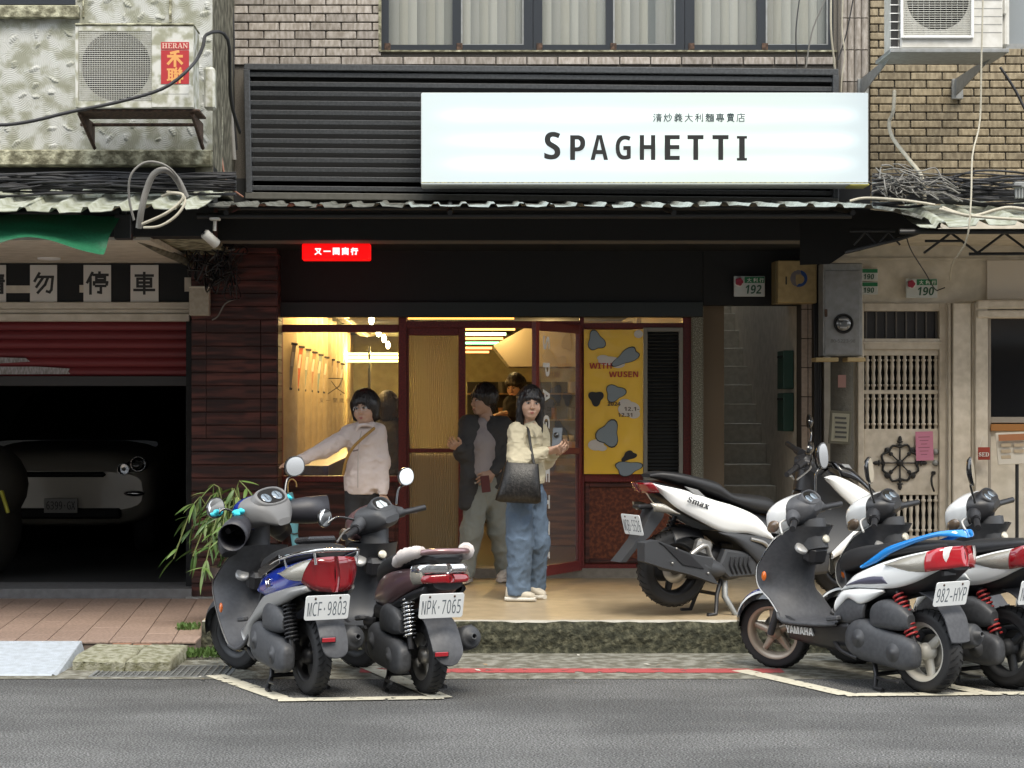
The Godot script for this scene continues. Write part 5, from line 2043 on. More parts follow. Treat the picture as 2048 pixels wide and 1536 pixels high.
	pb(mb, 1728, 1879, 622, 677, d + 0.06, 0.02)
	part(dr, "transom_glass", mb, mat(0.035, 0.035, 0.038, 0.25))
	for k in 8:
		mb = MB.new()
		pb(mb, 1731 + k * 20, 1734 + k * 20, 622, 677, d + 0.03, 0.012, 0.002)
		part(dr, "transom_bar", mb, mat(0.12, 0.11, 0.10, 0.6))
	# leaf built of rails round its openings
	mb = MB.new()
	for q in [[1716, 1719, 699, 1160], [1877, 1879, 699, 1160], [1719, 1877, 699, 711], [1719, 1877, 780, 788], [1719, 1877, 858, 990], [1719, 1877, 1072, 1160]]:
		pb(mb, maxf(q[0], 1728.3), minf(q[1], 1878.7), q[2], q[3], d + 0.01, 0.04, 0.003)
	part(dr, "leaf", mb, M.beige_metal)
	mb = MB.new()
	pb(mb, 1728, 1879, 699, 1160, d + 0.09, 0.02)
	part(dr, "dark_backing", mb, M.black_matte)  # black sheet whose colour stands in for the unlit interior behind the balusters
	baluster_row(dr, 1728, 1878, 711, 780, 12, d + 0.03)
	baluster_row(dr, 1728, 1878, 788, 858, 12, d + 0.03)
	baluster_row(dr, 1728, 1878, 990, 1072, 12, d + 0.03)
	# iron rosette
	var c := W(1800, 926, d - 0.004)
	var rad := X(CX + 48, d)
	for k in 8:
		mb = MB.new()
		var a := PI / 4 * k
		var dirv := Vector3(cos(a), sin(a), 0)
		var L := rad if k % 2 == 0 else rad * 0.74
		mb.tube([c, c + dirv * L], [0.006, 0.007], 6)
		mb.ball(c + dirv * L * 0.72, Vector3(0.017, 0.017, 0.009), Basis.IDENTITY, 6, 8)
		if k % 2 == 0:
			mb.ball(c + dirv * (L * 1.0), Vector3(0.016, 0.026, 0.008), Basis(Vector3.BACK, a - PI / 2), 6, 8)
			mb.ball(c + dirv * (L * 0.88), Vector3(0.026, 0.010, 0.008), Basis(Vector3.BACK, a - PI / 2), 6, 8)
		else:
			mb.ball(c + dirv * L, Vector3(0.026, 0.026, 0.009), Basis.IDENTITY, 6, 8)
		# scrolls between the arms
		var a2 := a + PI / 4
		var p1 := c + dirv * rad * 0.66
		var p2 := c + Vector3(cos(a2), sin(a2), 0) * rad * 0.66
		var mid := c + Vector3(cos(a + PI / 8), sin(a + PI / 8), 0) * rad * (0.82 if k % 2 else 0.78)
		mb.tube(curve([p1, mid, p2], 7), 0.010, 5)
		part(dr, "iron_rosette_arm", mb, M.steel_black)
	mb = MB.new()
	mb.ball(c, Vector3(0.028, 0.028, 0.014))
	part(dr, "iron_boss", mb, M.steel_black)
	mb = MB.new()
	mb.tube(curve([W(1867, 948, d - 0.01), W(1863, 955, d - 0.05), W(1864, 970, d - 0.055), W(1868, 982, d - 0.01)], 10), 0.009, 6)
	mb.rbox(W(1867, 946, d), Vector3(0.035, 0.03, 0.02), 0.006)
	part(dr, "handle", mb, M.steel_black)
	for q in [904, 926]:
		mb = MB.new()
		mb.lathe(W(1871, q, d), Vector3.BACK, [Vector2(0.012, 0.0), Vector2(0.012, 0.02), Vector2(0, 0.026)], 14)
		part(dr, "lock", mb, M.galv)
	var pk := thing("pink_notice", "pink paper notice taped over the iron rosette on the beige door", "notice", W(1849, 922, d - 0.02))
	mb = MB.new()
	mb.box(W(1849, 892, d - 0.02), Vector3(X(CX + 35, d), X(CX + 58, d), 0.002), Basis(Vector3.BACK, 0.03))
	part(pk, "sheet", mb, mat(0.50, 0.19, 0.28, 0.8))
	for k in 6:
		mb = MB.new()
		mb.box(W(1848, 874 + k * 7, d - 0.0215), Vector3(0.09 - 0.02 * (k % 3), 0.006, 0.001), Basis(Vector3.BACK, 0.03))
		part(pk, "printed_line", mb, mat(0.22, 0.08, 0.12, 0.8))
	# pilasters and the window beyond
	for q in [[1893, 1906, 0.04], [1906, 1942, 0.1], [1943, 1950, 0.08], [1951, 1976, 0.12]]:
		mb = MB.new()
		pb(mb, q[0], q[1], 606, 1165, d - q[2], q[2] + 0.1, 0.006)
		part(b, "pilaster", mb, M.beige_metal if q[0] != 1943 else M.beige)
	mb = MB.new()
	mb.cyl(W(1899, 608, d - 0.06), W(1899, 1160, d - 0.06), 0.014, -1, 8)
	part(b, "pipe", mb, M.beige)
	for q in [[600, 618], [620, 636]]:
		mb = MB.new()
		pb(mb, 1954, 2700, q[0], q[1], d - 0.14, 0.2, 0.012)
		part(b, "shutter_box_moulding", mb, M.beige_metal)
	mb = MB.new()
	pb(mb, 1976, 1982, 637, 1160, d - 0.02, 0.1, 0.003)
	pb(mb, 1982, 2700, 834, 846, d - 0.02, 0.1, 0.003)
	part(b, "window_frame", mb, mat(0.30, 0.27, 0.23, 0.5))
	mb = MB.new()
	pb(mb, 1982, 2700, 637, 834, d + 0.03, 0.03)
	part(b, "window_pane", mb, mat(0.012, 0.012, 0.013, 0.06))
	mb = MB.new()
	pb(mb, 1982, 2700, 848, 862, d - 0.04, 0.1, 0.004)
	part(b, "counter_edge", mb, mat(0.34, 0.15, 0.04, 0.5))
	mb = MB.new()
	pb(mb, 1982, 2700, 862, 1165, d, 0.06)
	part(b, "lower_wall", mb, M.beige)
	mb = MB.new()
	bx(mb, 2.95, 12, 0.0, 3.0, 16.25, 16.5)
	part(b, "back_wall", mb, M.dark)
	mb = MB.new()
	bx(mb, 2.9, 12, 2.9, 3.05, 14.9, 16.5)
	part(b, "soffit", mb, M.beige)
	var cl := thing("closed_sign", "small red hanging sign with pale lettering SED beside the window", "sign", W(1968, 920, 15.8))
	mb = MB.new()
	mb.rbox(W(1968, 907, 15.8), Vector3(0.095, 0.10, 0.008), 0.003)
	part(cl, "board", mb, mat(0.26, 0.035, 0.02, 0.5))
	letters(cl, "lettering", "SED", Transform3D(Basis.IDENTITY, W(1968, 909, 15.79) - cl.position), 0.033, 0.08, M.paper, 0.002, "Droid Serif", 700)
	mb = MB.new()
	mb.tube([W(1958, 896, 15.8), W(1966, 872, 15.84), W(1976, 895, 15.8)], 0.0025, 4)
	part(cl, "string", mb, M.paper)
	var ms := thing("menu_stand", "black metal stand holding a tilted paper menu with an orange header", "menu stand", W(2034, 1110, 15.4))
	mb = MB.new()
	mb.rbox(W(2040, 896, 15.4), Vector3(0.36, 0.25, 0.012), 0.003, Basis(Vector3.BACK, 0.04) * Basis(Vector3.RIGHT, -0.2))
	part(ms, "menu_sheet", mb, mat(0.60, 0.55, 0.46, 0.7))
	mb = MB.new()
	mb.box(W(2040, 874, 15.375), Vector3(0.33, 0.05, 0.004), Basis(Vector3.BACK, 0.04) * Basis(Vector3.RIGHT, -0.2))
	part(ms, "header_print", mb, mat(0.33, 0.13, 0.05, 0.7))
	for k in 5:
		mb = MB.new()
		mb.box(W(2012 + (k % 2) * 26, 890 + (k / 2) * 12, 15.38), Vector3(0.075, 0.026, 0.004), Basis(Vector3.BACK, 0.04) * Basis(Vector3.RIGHT, -0.2))
		part(ms, "printed_block", mb, mat(0.42, 0.33, 0.22, 0.7))
	mb = MB.new()
	mb.cyl(W(2034, 920, 15.42), Vector3(W(2034, 920, 15.42).x, 0.24, -15.42), 0.014, -1, 8)
	mb.rbox(Vector3(W(2034, 920, 15.42).x, 0.25, -15.42), Vector3(0.36, 0.02, 0.3), 0.005)
	part(ms, "post", mb, M.steel_black)

func beam(mb: MB, a: Vector3, b: Vector3, w: float, depth: float) -> void:
	var dv := (b - a)
	var ang := atan2(dv.y, dv.x)
	mb.rbox((a + b) / 2 - Vector3(0, 0, depth / 2), Vector3(dv.length(), w, depth), 0.005, Basis(Vector3.BACK, ang))

func signs() -> void:
	var d := 14.82
	var p := thing("louvre_panel", "long charcoal louvre panel on the brick wall behind the lit sign", "louvre panel", W(1080, 400, d))
	var mb := MB.new()
	var tl := W(493, 133, d)
	var tr := W(1672, 144, d)
	var bl := W(498, 391, d)
	var br := W(1672, 402, d)
	beam(mb, tl + Vector3(-0.02, 0, 0), tr + Vector3(0.02, 0, 0), 0.047, 0.14)
	part(p, "top_rail", mb, M.charcoal)
	mb = MB.new()
	beam(mb, bl + Vector3(-0.03, 0, 0), br + Vector3(0.02, 0, 0), 0.05, 0.14)
	part(p, "bottom_rail", mb, mat(0.085, 0.083, 0.072, 0.5, {"tex": M.grime, "scale": 1.5}))
	mb = MB.new()
	beam(mb, bl + Vector3(0, 0.02, 0.003), tl + Vector3(0, -0.02, 0.003), 0.045, 0.14)
	part(p, "stile", mb, M.charcoal)
	mb = MB.new()
	beam(mb, br + Vector3(0, 0.02, 0.003), tr + Vector3(0, -0.02, 0.003), 0.045, 0.14)
	part(p, "stile", mb, M.charcoal)
	mb = MB.new()
	beam(mb, (tl + bl) / 2, (tr + br) / 2, 0.95, 0.02)
	var bk := part(p, "backing", mb, M.dark)
	bk.position.z -= 0.12
	for k in 13:
		var t := (k + 0.75) / 13.6
		var a := tl.lerp(bl, t) + Vector3(0.02, 0, -0.03)
		var b := tr.lerp(br, t) + Vector3(-0.02, 0, -0.03)
		mb = MB.new()
		var dv := b - a
		var bs := Basis(Vector3.BACK, atan2(dv.y, dv.x))
		mb.rbox((a + b) / 2, Vector3(dv.length(), 0.036, 0.012), 0.003, bs * Basis(Vector3.RIGHT, 0.12))
		part(p, "slat", mb, M.charcoal)
	# lit sign
	var ds := 14.42
	var s := thing("illuminated_sign", "white backlit box sign reading SPAGHETTI across the louvre panel", "sign", W(1290, 370, ds))
	var im := Image.create(256, 64, false, Image.FORMAT_RGB8)
	for y in 64:
		for x in 256:
			var v := y / 63.0
			var u := x / 255.0
			var e := 0.0
			for q in [0.24, 0.52, 0.78]:
				e += exp(-pow((v - q) / 0.075, 2.0)) * (0.8 + 0.2 * sin(u * 19.0 + q * 30.0))
			var fade := smoothstep(0.0, 0.12, u) * smoothstep(1.0, 0.93, u)
			var k := 0.76 + 0.2 * e * fade
			im.set_pixel(x, y, Color(k * 0.955, k * 1.0, k * (0.995 + 0.03 * sin(u * 7.0))))
	var face := StandardMaterial3D.new()
	face.albedo_color = Color(0.42, 0.46, 0.46)
	face.roughness = 0.3
	face.emission_enabled = true
	face.emission_texture = ImageTexture.create_from_image(im)
	face.emission = Color.WHITE
	face.emission_operator = BaseMaterial3D.EMISSION_OP_MULTIPLY
	face.emission_energy_multiplier = 0.44
	M.sign_face = face
	mb = MB.new()
	pb(mb, 842, 1737, 185, 369, ds + 0.005, 0.3, 0.01)
	part(s, "case", mb, mat(0.6, 0.62, 0.6, 0.4))
	var st := SurfaceTool.new()
	st.begin(Mesh.PRIMITIVE_TRIANGLES)
	st.set_normal(Vector3.BACK)
	var cs := [W(843, 368, ds), W(1736, 368, ds), W(1736, 186, ds), W(843, 186, ds)]
	var uvs := [Vector2(0, 1), Vector2(1, 1), Vector2(1, 0), Vector2(0, 0)]
	for i in [0, 2, 1, 0, 3, 2]:
		st.set_uv(uvs[i])
		st.add_vertex(cs[i] - s.position)
	part(s, "glowing_face", st.commit(), face)
	mb = MB.new()
	pb(mb, 843, 1736, 364.5, 366, ds - 0.006, 0.006)
	part(s, "bottom_trim", mb, mat(0.42, 0.38, 0.16, 0.5, {"tex": tex.mould, "scale": 4.0}))
	mb = MB.new()
	mb.rbox(W(1714, 372, ds + 0.1), Vector3(0.14, 0.02, 0.2), 0.008)
	part(s, "yellowed_corner", mb, mat(0.55, 0.50, 0.12, 0.4))
	area(W(1290, 277, ds - 0.03), Vector3(0, 0, 1), Vector2(3.2, 0.6), 0.35, Color(0.9, 1.0, 1.0), "sign_light")
	var ink := mat(0.006, 0.006, 0.006, 0.7)
	var xs := [[1088, 1120], [1139.5, 1169.5], [1181, 1216], [1232, 1262], [1280, 1311], [1329, 1359], [1375, 1407], [1425, 1457], [1474, 1494]]
	var txt := "SPAGHETTI"
	for i in 9:
		var y0: float = 265.0 if i == 0 else 272.0
		var ht := X(CX + (321.0 - y0), ds)
		var at := W((xs[i][0] + xs[i][1]) / 2.0, (y0 + 321.0) / 2.0, ds - 0.0065) - s.position
		if i == 8:
			mb = MB.new()
			pb(mb, 1478.5, 1489.5, 272, 321, ds - 0.008, 0.006)
			pb(mb, 1474, 1494, 272, 277, ds - 0.009, 0.007)
			pb(mb, 1474, 1494, 316, 321, ds - 0.009, 0.007)
			part(s, "letter", mb, ink)
		else:
			letters(s, "letter", txt[i], Transform3D(Basis.IDENTITY, at), ht * (0.97 if i in [0, 3] else 1.0), X(CX + xs[i][1] - xs[i][0], ds), ink, 0.004, "Droid Sans", 700)
	for i in 9:
		mb = MB.new()
		strokes(mb, "清炒義大利麵專賣店"[i], Transform3D(Basis.IDENTITY, W(1306 + i * 20.9, 244, ds - 0.005)), X(CX + 17.5, ds), 0.0062, 0.001)
		part(s, "character", mb, mat(0.02, 0.035, 0.04, 0.6))
	# small red hanging sign
	var dr := 15.25
	var r := thing("red_light_sign", "small glowing red sign with white characters hanging on two rods", "sign", W(672, 521, dr))
	mb = MB.new()
	pb(mb, 604, 741, 487.5, 520, dr, 0.12, 0.008)
	part(r, "glowing_box", mb, mat(0.5, 0.01, 0.01, 0.3, {"emit": Color(1.0, 0.012, 0.02), "energy": 0.5}))
	for px in [640, 697]:
		mb = MB.new()
		mb.cyl(W(px, 488, dr + 0.06), Vector3(W(px, 488, dr + 0.06).x, 2.87, -dr - 0.06), 0.012, -1, 6)
		part(r, "rod", mb, M.black_paint)
	mb = MB.new()
	for i in 5:
		strokes(mb, "又一間商行"[i], Transform3D(Basis.IDENTITY, W(629 + i * 18.2, 509.5, dr - 0.001)), X(CX + 14, dr), 0.0095, 0.001)
	part(r, "lettering", mb, mat(0.8, 0.8, 0.8, 0.5, {"emit": Color(1, 0.85, 0.85), "energy": 0.55}))

func grille_bars(parent: Node3D, px0: float, px1: float, py0: float, py1: float, n: int, nv: int, d: float, m: Material, rad := 0.0028) -> void:
	for k in n:
		var mb := MB.new()
		var y := lerpf(py0, py1, (k + 0.5) / n)
		mb.cyl(W(px0, y, d), W(px1, y, d), rad, -1, 5)
		part(parent, "grille_wire", mb, m)
	var mb := MB.new()
	for k in nv:
		var x := lerpf(px0, px1, (k + 0.5) / nv)
		mb.cyl(W(x, py0, d + 0.006), W(x, py1, d + 0.006), rad * 0.8, -1, 5)
	part(parent, "grille_uprights", mb, m).set_meta("kind", "stuff")

func air_conditioners() -> void:
	var d := 12.9
	var a := thing("air_conditioner", "grimy cream outdoor air conditioner with a red brand label, on the plastered wall", "air conditioner", W(270, 218, 13.05))
	var mb := MB.new()
	pb(mb, 150, 387, 50, 217, d + 0.012, 0.3, 0.01)
	part(a, "case", mb, M.cream)
	mb = MB.new()
	# face plate with the square grille opening
	pb(mb, 150, 157, 52, 215, d, 0.02, 0.004)
	pb(mb, 303, 387, 52, 215, d, 0.02, 0.004)
	pb(mb, 157, 303, 52, 62, d, 0.02)
	pb(mb, 157, 303, 202, 215, d, 0.02)
	part(a, "face_plate", mb, M.cream)
	mb = MB.new()
	pb(mb, 149, 388, 46, 51, d - 0.008, 0.32, 0.006)
	part(a, "top_cover", mb, M.ledge)
	mb = MB.new()
	mb.lathe(W(232, 132, d + 0.0105), Vector3.BACK, [Vector2(0, 0), Vector2(0, X(CX + 69, d)), Vector2(-0.001, X(CX + 69, d))], 40)
	part(a, "fan_opening", mb, M.black_matte)
	for k in 5:
		mb = MB.new()
		var an := TAU * k / 5
		var c := W(232, 132, d + 0.008)
		mb.flat()
		mb.tri(c, c + Vector3(cos(an), sin(an), 0) * 0.2, c + Vector3(cos(an + 0.8), sin(an + 0.8), -0.002) * 0.2)
		part(a, "fan_blade", mb, M.dark)
	grille_bars(a, 158, 303, 63, 202, 36, 30, d - 0.002, M.grille, 0.0022)
	mb = MB.new()
	pb(mb, 322, 378, 84, 99, d - 0.003, 0.003)
	pb(mb, 322, 378, 100.5, 168, d - 0.003, 0.003)
	var lb := part(a, "red_label", mb, mat(0.36, 0.02, 0.025, 0.5))
	var gold := mat(0.62, 0.30, 0.09, 0.5)
	letters(lb, "lettering", "HERAN", Transform3D(Basis.IDENTITY, W(350, 91.5, d - 0.004) - a.position), 0.034, 0.168, mat(0.62, 0.40, 0.32, 0.5), 0.001, "Droid Serif", 700)
	mb = MB.new()
	strokes(mb, "禾", Transform3D(Basis.IDENTITY, W(334, 133, d - 0.003)), X(CX + 32, d), 0.017, 0.001)
	strokes(mb, "聯", Transform3D(Basis.IDENTITY, W(334, 167, d - 0.003)), X(CX + 32, d), 0.012, 0.001)
	part(a, "character", mb, gold)
	mb = MB.new()
	pb(mb, 322, 378, 172, 188, d - 0.002, 0.003, 0.001)
	part(a, "small_plate", mb, M.cream)
	mb = MB.new()
	mb.rbox(W(420, 178, 13.35), Vector3(0.075, 0.28, 0.1), 0.015)
	part(a, "valve_cover", mb, M.cream)
	var bk := thing("wall_bracket", "rusty brown steel bracket carrying the grimy cream air conditioner", "bracket", W(280, 240, 13.2))
	mb = MB.new()
	bx(mb, X(152, 12.95), X(400, 12.95), Y(224, 12.95), Y(219, 12.95), 12.93, 13.28, 0.004)
	part(bk, "shelf", mb, M.rust)
	for px in [158, 384]:
		mb = MB.new()
		var top := W(px, 224, 12.95)
		var x := top.x
		mb.tube([Vector3(x, top.y - 0.01, -12.96), Vector3(x, Y(296, 13.5), -13.52)], 0.014, 4)
		mb.extrude(PackedVector2Array([Vector2(12.96, top.y), Vector2(13.5, top.y), Vector2(13.5, Y(296, 13.5)), Vector2(13.4, Y(290, 13.5))]), Transform3D(Basis(Vector3(0, 0, -1), Vector3.UP, Vector3.RIGHT), Vector3(x, 0, 0)), 0.006)
		part(bk, "strut", mb, M.rust)
	mb = MB.new()
	bx(mb, X(160, 13.4), X(400, 13.4), Y(252, 13.4), Y(246, 13.4), 13.4, 13.43, 0.003)
	part(bk, "cross_bar", mb, M.rust)
	# the one on the tan bricks
	d = 13.75
	a = thing("air_conditioner", "white outdoor air conditioner with side grille, on the tan brick wall", "air conditioner", W(1890, 98, 14.0))
	mb = MB.new()
	pb(mb, 1801, 2006, -110, 98, d + 0.012, 0.30, 0.012)
	part(a, "case", mb, M.ac_white)
	mb = MB.new()
	pb(mb, 2004, 2020, -110, 94, d + 0.06, 0.2, 0.02)
	pb(mb, 2006, 2014, -60, 30, d + 0.03, 0.2, 0.02)
	part(a, "valve_cover", mb, M.ac_white)
	mb = MB.new()
	bx(mb, X(1768, 14.1), X(1801, d), Y(98, d), Y(-110, d), d + 0.04, 14.1, 0.006)
	part(a, "side_frame", mb, M.ac_white)
	for k in 12:
		mb = MB.new()
		bx(mb, X(1774, 14.1) - 0.05, X(1800, d) + 0.004, Y(92 - k * 17, d) - 0.006, Y(92 - k * 17, d), d + 0.03, d + 0.036)
		part(a, "side_grille_bar", mb, M.white)
	mb = MB.new()
	bx(mb, X(1782, d + 0.034), X(1796, d + 0.034), Y(94, d), Y(-110, d), d + 0.034, d + 0.039)
	part(a, "side_opening", mb, M.dark)
	mb = MB.new()
	frame4(mb, 1802, 1948, -110, 76, 5, d - 0.012, 0.03, 0.004)
	part(a, "grille_frame", mb, M.white)
	mb = MB.new()
	mb.lathe(W(1876, -2, d + 0.0105), Vector3.BACK, [Vector2(0, 0), Vector2(0, X(CX + 62, d)), Vector2(-0.001, X(CX + 62, d))], 40)
	part(a, "fan_opening", mb, M.black_matte)
	grille_bars(a, 1808, 1943, -80, 70, 34, 12, d - 0.004, M.grille, 0.0024)
	for k in 6:
		mb = MB.new()
		pb(mb, 1949, 2004, 64 - k * 16, 65.2 - k * 16, d + 0.010, 0.004)
		part(a, "groove", mb, mat(0.28, 0.28, 0.26, 0.6))
	bk = thing("wall_bracket", "galvanised steel bracket with holes under the white air conditioner", "bracket", W(1890, 120, 14.2))
	mb = MB.new()
	bx(mb, X(1775, 13.8), X(2012, 13.8), Y(109, 13.8), Y(101, 13.8), 13.72, 14.2, 0.004)
	part(bk, "shelf", mb, M.galv)
	for px in [1786, 1990]:
		mb = MB.new()
		var top := W(px, 106, 13.85)
		mb.extrude(PackedVector2Array([Vector2(13.8, top.y), Vector2(14.95, top.y), Vector2(14.95, Y(192, 14.95)), Vector2(14.85, Y(190, 14.95))]), Transform3D(Basis(Vector3(0, 0, -1), Vector3.UP, Vector3.RIGHT), Vector3(top.x, 0, 0)), 0.008)
		bx(mb, top.x - 0.02, top.x + 0.06, Y(198, 14.95), top.y, 14.94, 14.98, 0.003)
		part(bk, "strut", mb, M.galv)

func cable(label: String, pts: Array, r: float, m: Material, n := 28, group := "") -> void:
	var w := []
	for q in pts:
		w.append(W(q[0], q[1], q[2]))
	var mb := MB.new()
	mb.tube(curve(w, n), r, 6)
	single("cable", label, "cable", mb, m, group)

func cables() -> void:
	cable("thick black cable sagging across the plastered wall in front of the air conditioner", [[-60, 246, 12.7], [0, 250, 12.7], [60, 243, 12.7], [140, 224, 12.7], [240, 203, 12.72], [330, 175, 12.75], [385, 130, 12.8], [405, 95, 13.1], [412, 70, 13.4], [440, 64, 13.5], [458, 90, 13.6], [462, 200, 14.0], [480, 265, 14.5]], 0.012, M.cable_black, 60)
	cable("big grey looped cable bound with tape rising from the awning bracket", [[278, 455, 12.85], [283, 420, 12.8], [293, 380, 12.78], [308, 348, 12.75], [332, 340, 12.75], [355, 360, 12.8], [372, 395, 12.85]], 0.022, M.cable_grey, 36)
	cable("thin grey cable making the widest loop above the garage canopy", [[268, 440, 12.8], [258, 395, 12.75], [262, 350, 12.7], [290, 325, 12.7], [325, 328, 12.7], [352, 350, 12.75], [368, 392, 12.85]], 0.008, M.cable_grey, 36)
	cable("pale cream cable looping low in front of the canopy edge", [[285, 448, 12.8], [330, 428, 12.7], [360, 405, 12.7], [366, 390, 12.7], [345, 386, 12.75], [325, 392, 12.9]], 0.010, M.cable_white, 30)
	cable("second pale cream cable in the lowest loop at the canopy edge", [[288, 455, 12.8], [320, 452, 12.7], [352, 432, 12.68], [370, 405, 12.7], [362, 388, 12.75], [335, 384, 12.9]], 0.009, M.cable_white, 30)
	cable("mould spotted thick pipe lagging bending down beside the louvre panel", [[437, 190, 14.2], [440, 240, 14.2], [437, 300, 14.15], [432, 350, 14.1], [415, 380, 13.8], [385, 392, 13.5]], 0.026, mat(0.42, 0.42, 0.38, 0.8, {"tex": tex.mould, "scale": 3.0}), 36)
	cable("thin reddish brown pipe bending under the louvre panel corner", [[431, 160, 14.3], [440, 240, 14.25], [444, 320, 14.2], [456, 368, 14.2], [486, 394, 14.3]], 0.007, mat(0.26, 0.12, 0.08, 0.6), 30)
	cable("tall grey conduit standing against the side wall", [[430, -20, 14.6], [437, 60, 14.6], [440, 140, 14.6], [438, 200, 14.6]], 0.022, M.cable_grey, 20)
	cable("tall pale conduit nearest the grey bricks", [[450, -20, 14.8], [454, 100, 14.8], [462, 230, 14.8], [468, 320, 14.8]], 0.02, M.cable_grey, 20)
	cable("thin black wire beside the grey bricks", [[462, -20, 14.9], [468, 80, 14.9], [466, 190, 14.9], [474, 300, 14.9]], 0.008, M.cable_black, 20)
	cable("white cable falling from the white air conditioner to the canopy", [[1789, 182, 14.6], [1786, 225, 14.5], [1778, 245, 14.5], [1785, 275, 14.4], [1815, 315, 14.2], [1842, 350, 14.0], [1848, 385, 13.9], [1850, 408, 13.8]], 0.014, M.cable_white, 40)
	cable("long thin white wire hanging in front of the tan bricks", [[1966, -10, 13.3], [1963, 110, 13.3], [1960, 240, 13.3], [1945, 310, 13.2], [1942, 400, 13.1], [1933, 480, 13.1], [1905, 528, 13.6], [1900, 560, 15.0]], 0.006, M.cable_white, 50)
	cable("black cable sloping from the bracket across the tan bricks", [[2000, 134, 14.6], [2030, 180, 14.6], [2060, 240, 14.6]], 0.01, M.cable_black, 14)
	cable("thick cream cable lying along the pale green canopy", [[1885, 415, 13.2], [1940, 432, 13.1], [1990, 420, 13.1], [2020, 415, 13.1], [2070, 422, 13.1]], 0.012, M.cable_white, 30)
	cable("second cream cable along the pale green canopy edge", [[1880, 418, 13.2], [1930, 430, 13.1], [1990, 436, 13.05], [2060, 440, 13.05]], 0.011, M.cable_white, 30)
	cable("cream cable lying along the end of the shop canopy", [[1700, 402, 13.5], [1730, 396, 13.5], [1790, 399, 13.4], [1840, 405, 13.4], [1870, 410, 13.4]], 0.010, M.cable_white, 30)
	cable("thin black wire dangling below the shade net to the number plate", [[1812, 470, 14.2], [1822, 500, 14.4], [1850, 545, 15.2], [1872, 580, 15.9], [1890, 575, 15.9]], 0.005, M.cable_black, 30)
	cable("thin dark wire hanging down across the upper windows", [[1600, -10, 14.7], [1592, 60, 14.7], [1594, 135, 14.8]], 0.005, M.cable_black, 14)
	cable("pair wire slanting across the last window", [[1655, -10, 14.7], [1625, 60, 14.75], [1612, 135, 14.8]], 0.006, M.cable_grey, 14)
	cable("white wire down the edge of the last window", [[1662, -10, 14.8], [1662, 60, 14.8], [1668, 120, 14.85], [1674, 180, 14.9]], 0.008, M.cable_white, 18)
	cable("cream wire wavering down the fluted pier", [[1686, -10, 14.85], [1684, 60, 14.85], [1690, 110, 14.85], [1684, 150, 14.85], [1682, 184, 14.85]], 0.006, M.cable_white, 24)
	cable("dark wire crossing the fluted pier", [[1708, -10, 14.8], [1692, 70, 14.85], [1676, 120, 14.85]], 0.005, M.cable_black, 14)
	cable("pale curled wire over the timber pier top", [[425, 560, 15.4], [412, 545, 15.4], [420, 520, 15.35], [445, 505, 15.3], [470, 498, 15.3]], 0.007, M.cable_grey, 24)
	cable("grey wire dropping from the junction box beside the pier", [[470, 598, 15.6], [450, 608, 15.6], [436, 632, 15.6], [424, 640, 15.6]], 0.006, M.cable_grey, 20)
	# tangled masses nobody could count
	var r2 := RandomNumberGenerator.new()
	r2.seed = 11
	var mb := MB.new()
	for k in 34:
		var y0 := r2.randf_range(348, 388)
		var pts := []
		for i in 7:
			pts.append(W(-80 + i * 92, y0 + r2.randf_range(-4, 4) + 6 * sin(i * 0.9 + k), 13.45 - 0.25 * r2.randf()))
		mb.tube(curve(pts, 26), r2.randf_range(0.004, 0.011), 5)
	var o := single("cable_bundle", "bundle of black cables lying above the garage canopy", "cables", mb, M.cable_black)
	o.set_meta("kind", "stuff")
	mb = MB.new()
	for k in 30:
		var pts := []
		var y0 := r2.randf_range(352, 412)
		for i in 6:
			pts.append(W(1745 + i * 70, y0 + r2.randf_range(-9, 9) + (y0 - 380) * 0.05 * i, 14.3 - 0.6 * r2.randf()))
		mb.tube(curve(pts, 26), r2.randf_range(0.004, 0.012), 5)
	o = single("cable_bundle", "bundle of black cables crossing the foot of the tan bricks", "cables", mb, M.cable_black)
	o.set_meta("kind", "stuff")
	mb = MB.new()
	for k in 34:
		var pts := []
		var a := Vector2(r2.randf_range(1738, 1800), r2.randf_range(330, 395))
		var b := Vector2(r2.randf_range(1770, 1960), r2.randf_range(370, 408))
		for i in 6:
			var t := i / 5.0
			var q := a.lerp(b, t) + Vector2(r2.randf_range(-6, 6), -26.0 * sin(PI * t) * r2.randf() + r2.randf_range(-3, 3))
			pts.append(W(q.x, q.y, 14.0 - 0.5 * r2.randf()))
		mb.tube(curve(pts, 20), r2.randf_range(0.003, 0.006), 4)
	o = single("wire_tangle", "tangle of thin grey wires behind the end of the lit sign", "cables", mb, M.cable_grey)
	o.set_meta("kind", "stuff")
	mb = MB.new()
	for k in 40:
		var pts := []
		var a := Vector2(r2.randf_range(395, 470), r2.randf_range(500, 560))
		for i in 5:
			var q := a + Vector2(r2.randf_range(-26, 26), r2.randf_range(-30, 40))
			pts.append(W(q.x, q.y, 15.5 - 0.3 * r2.randf()))
		mb.tube(curve(pts, 16), r2.randf_range(0.003, 0.008), 4)
	o = single("wire_tangle", "tangle of black wires over the timber pier top", "cables", mb, M.cable_black)
	o.set_meta("kind", "stuff")
	var cl := thing("cable_clamp", "grey ribbed cable clamp at the end of the black bundle", "clamp", W(2040, 385, 13.8))
	for k in 4:
		mb = MB.new()
		mb.rbox(W(2032 + k * 6, 384, 13.75), Vector3(0.016, 0.09, 0.03), 0.004)
		part(cl, "rib", mb, M.galv)
	mb = MB.new()
	mb.rbox(W(2041, 370, 13.75), Vector3(0.1, 0.04, 0.05), 0.006)
	part(cl, "body", mb, M.galv)

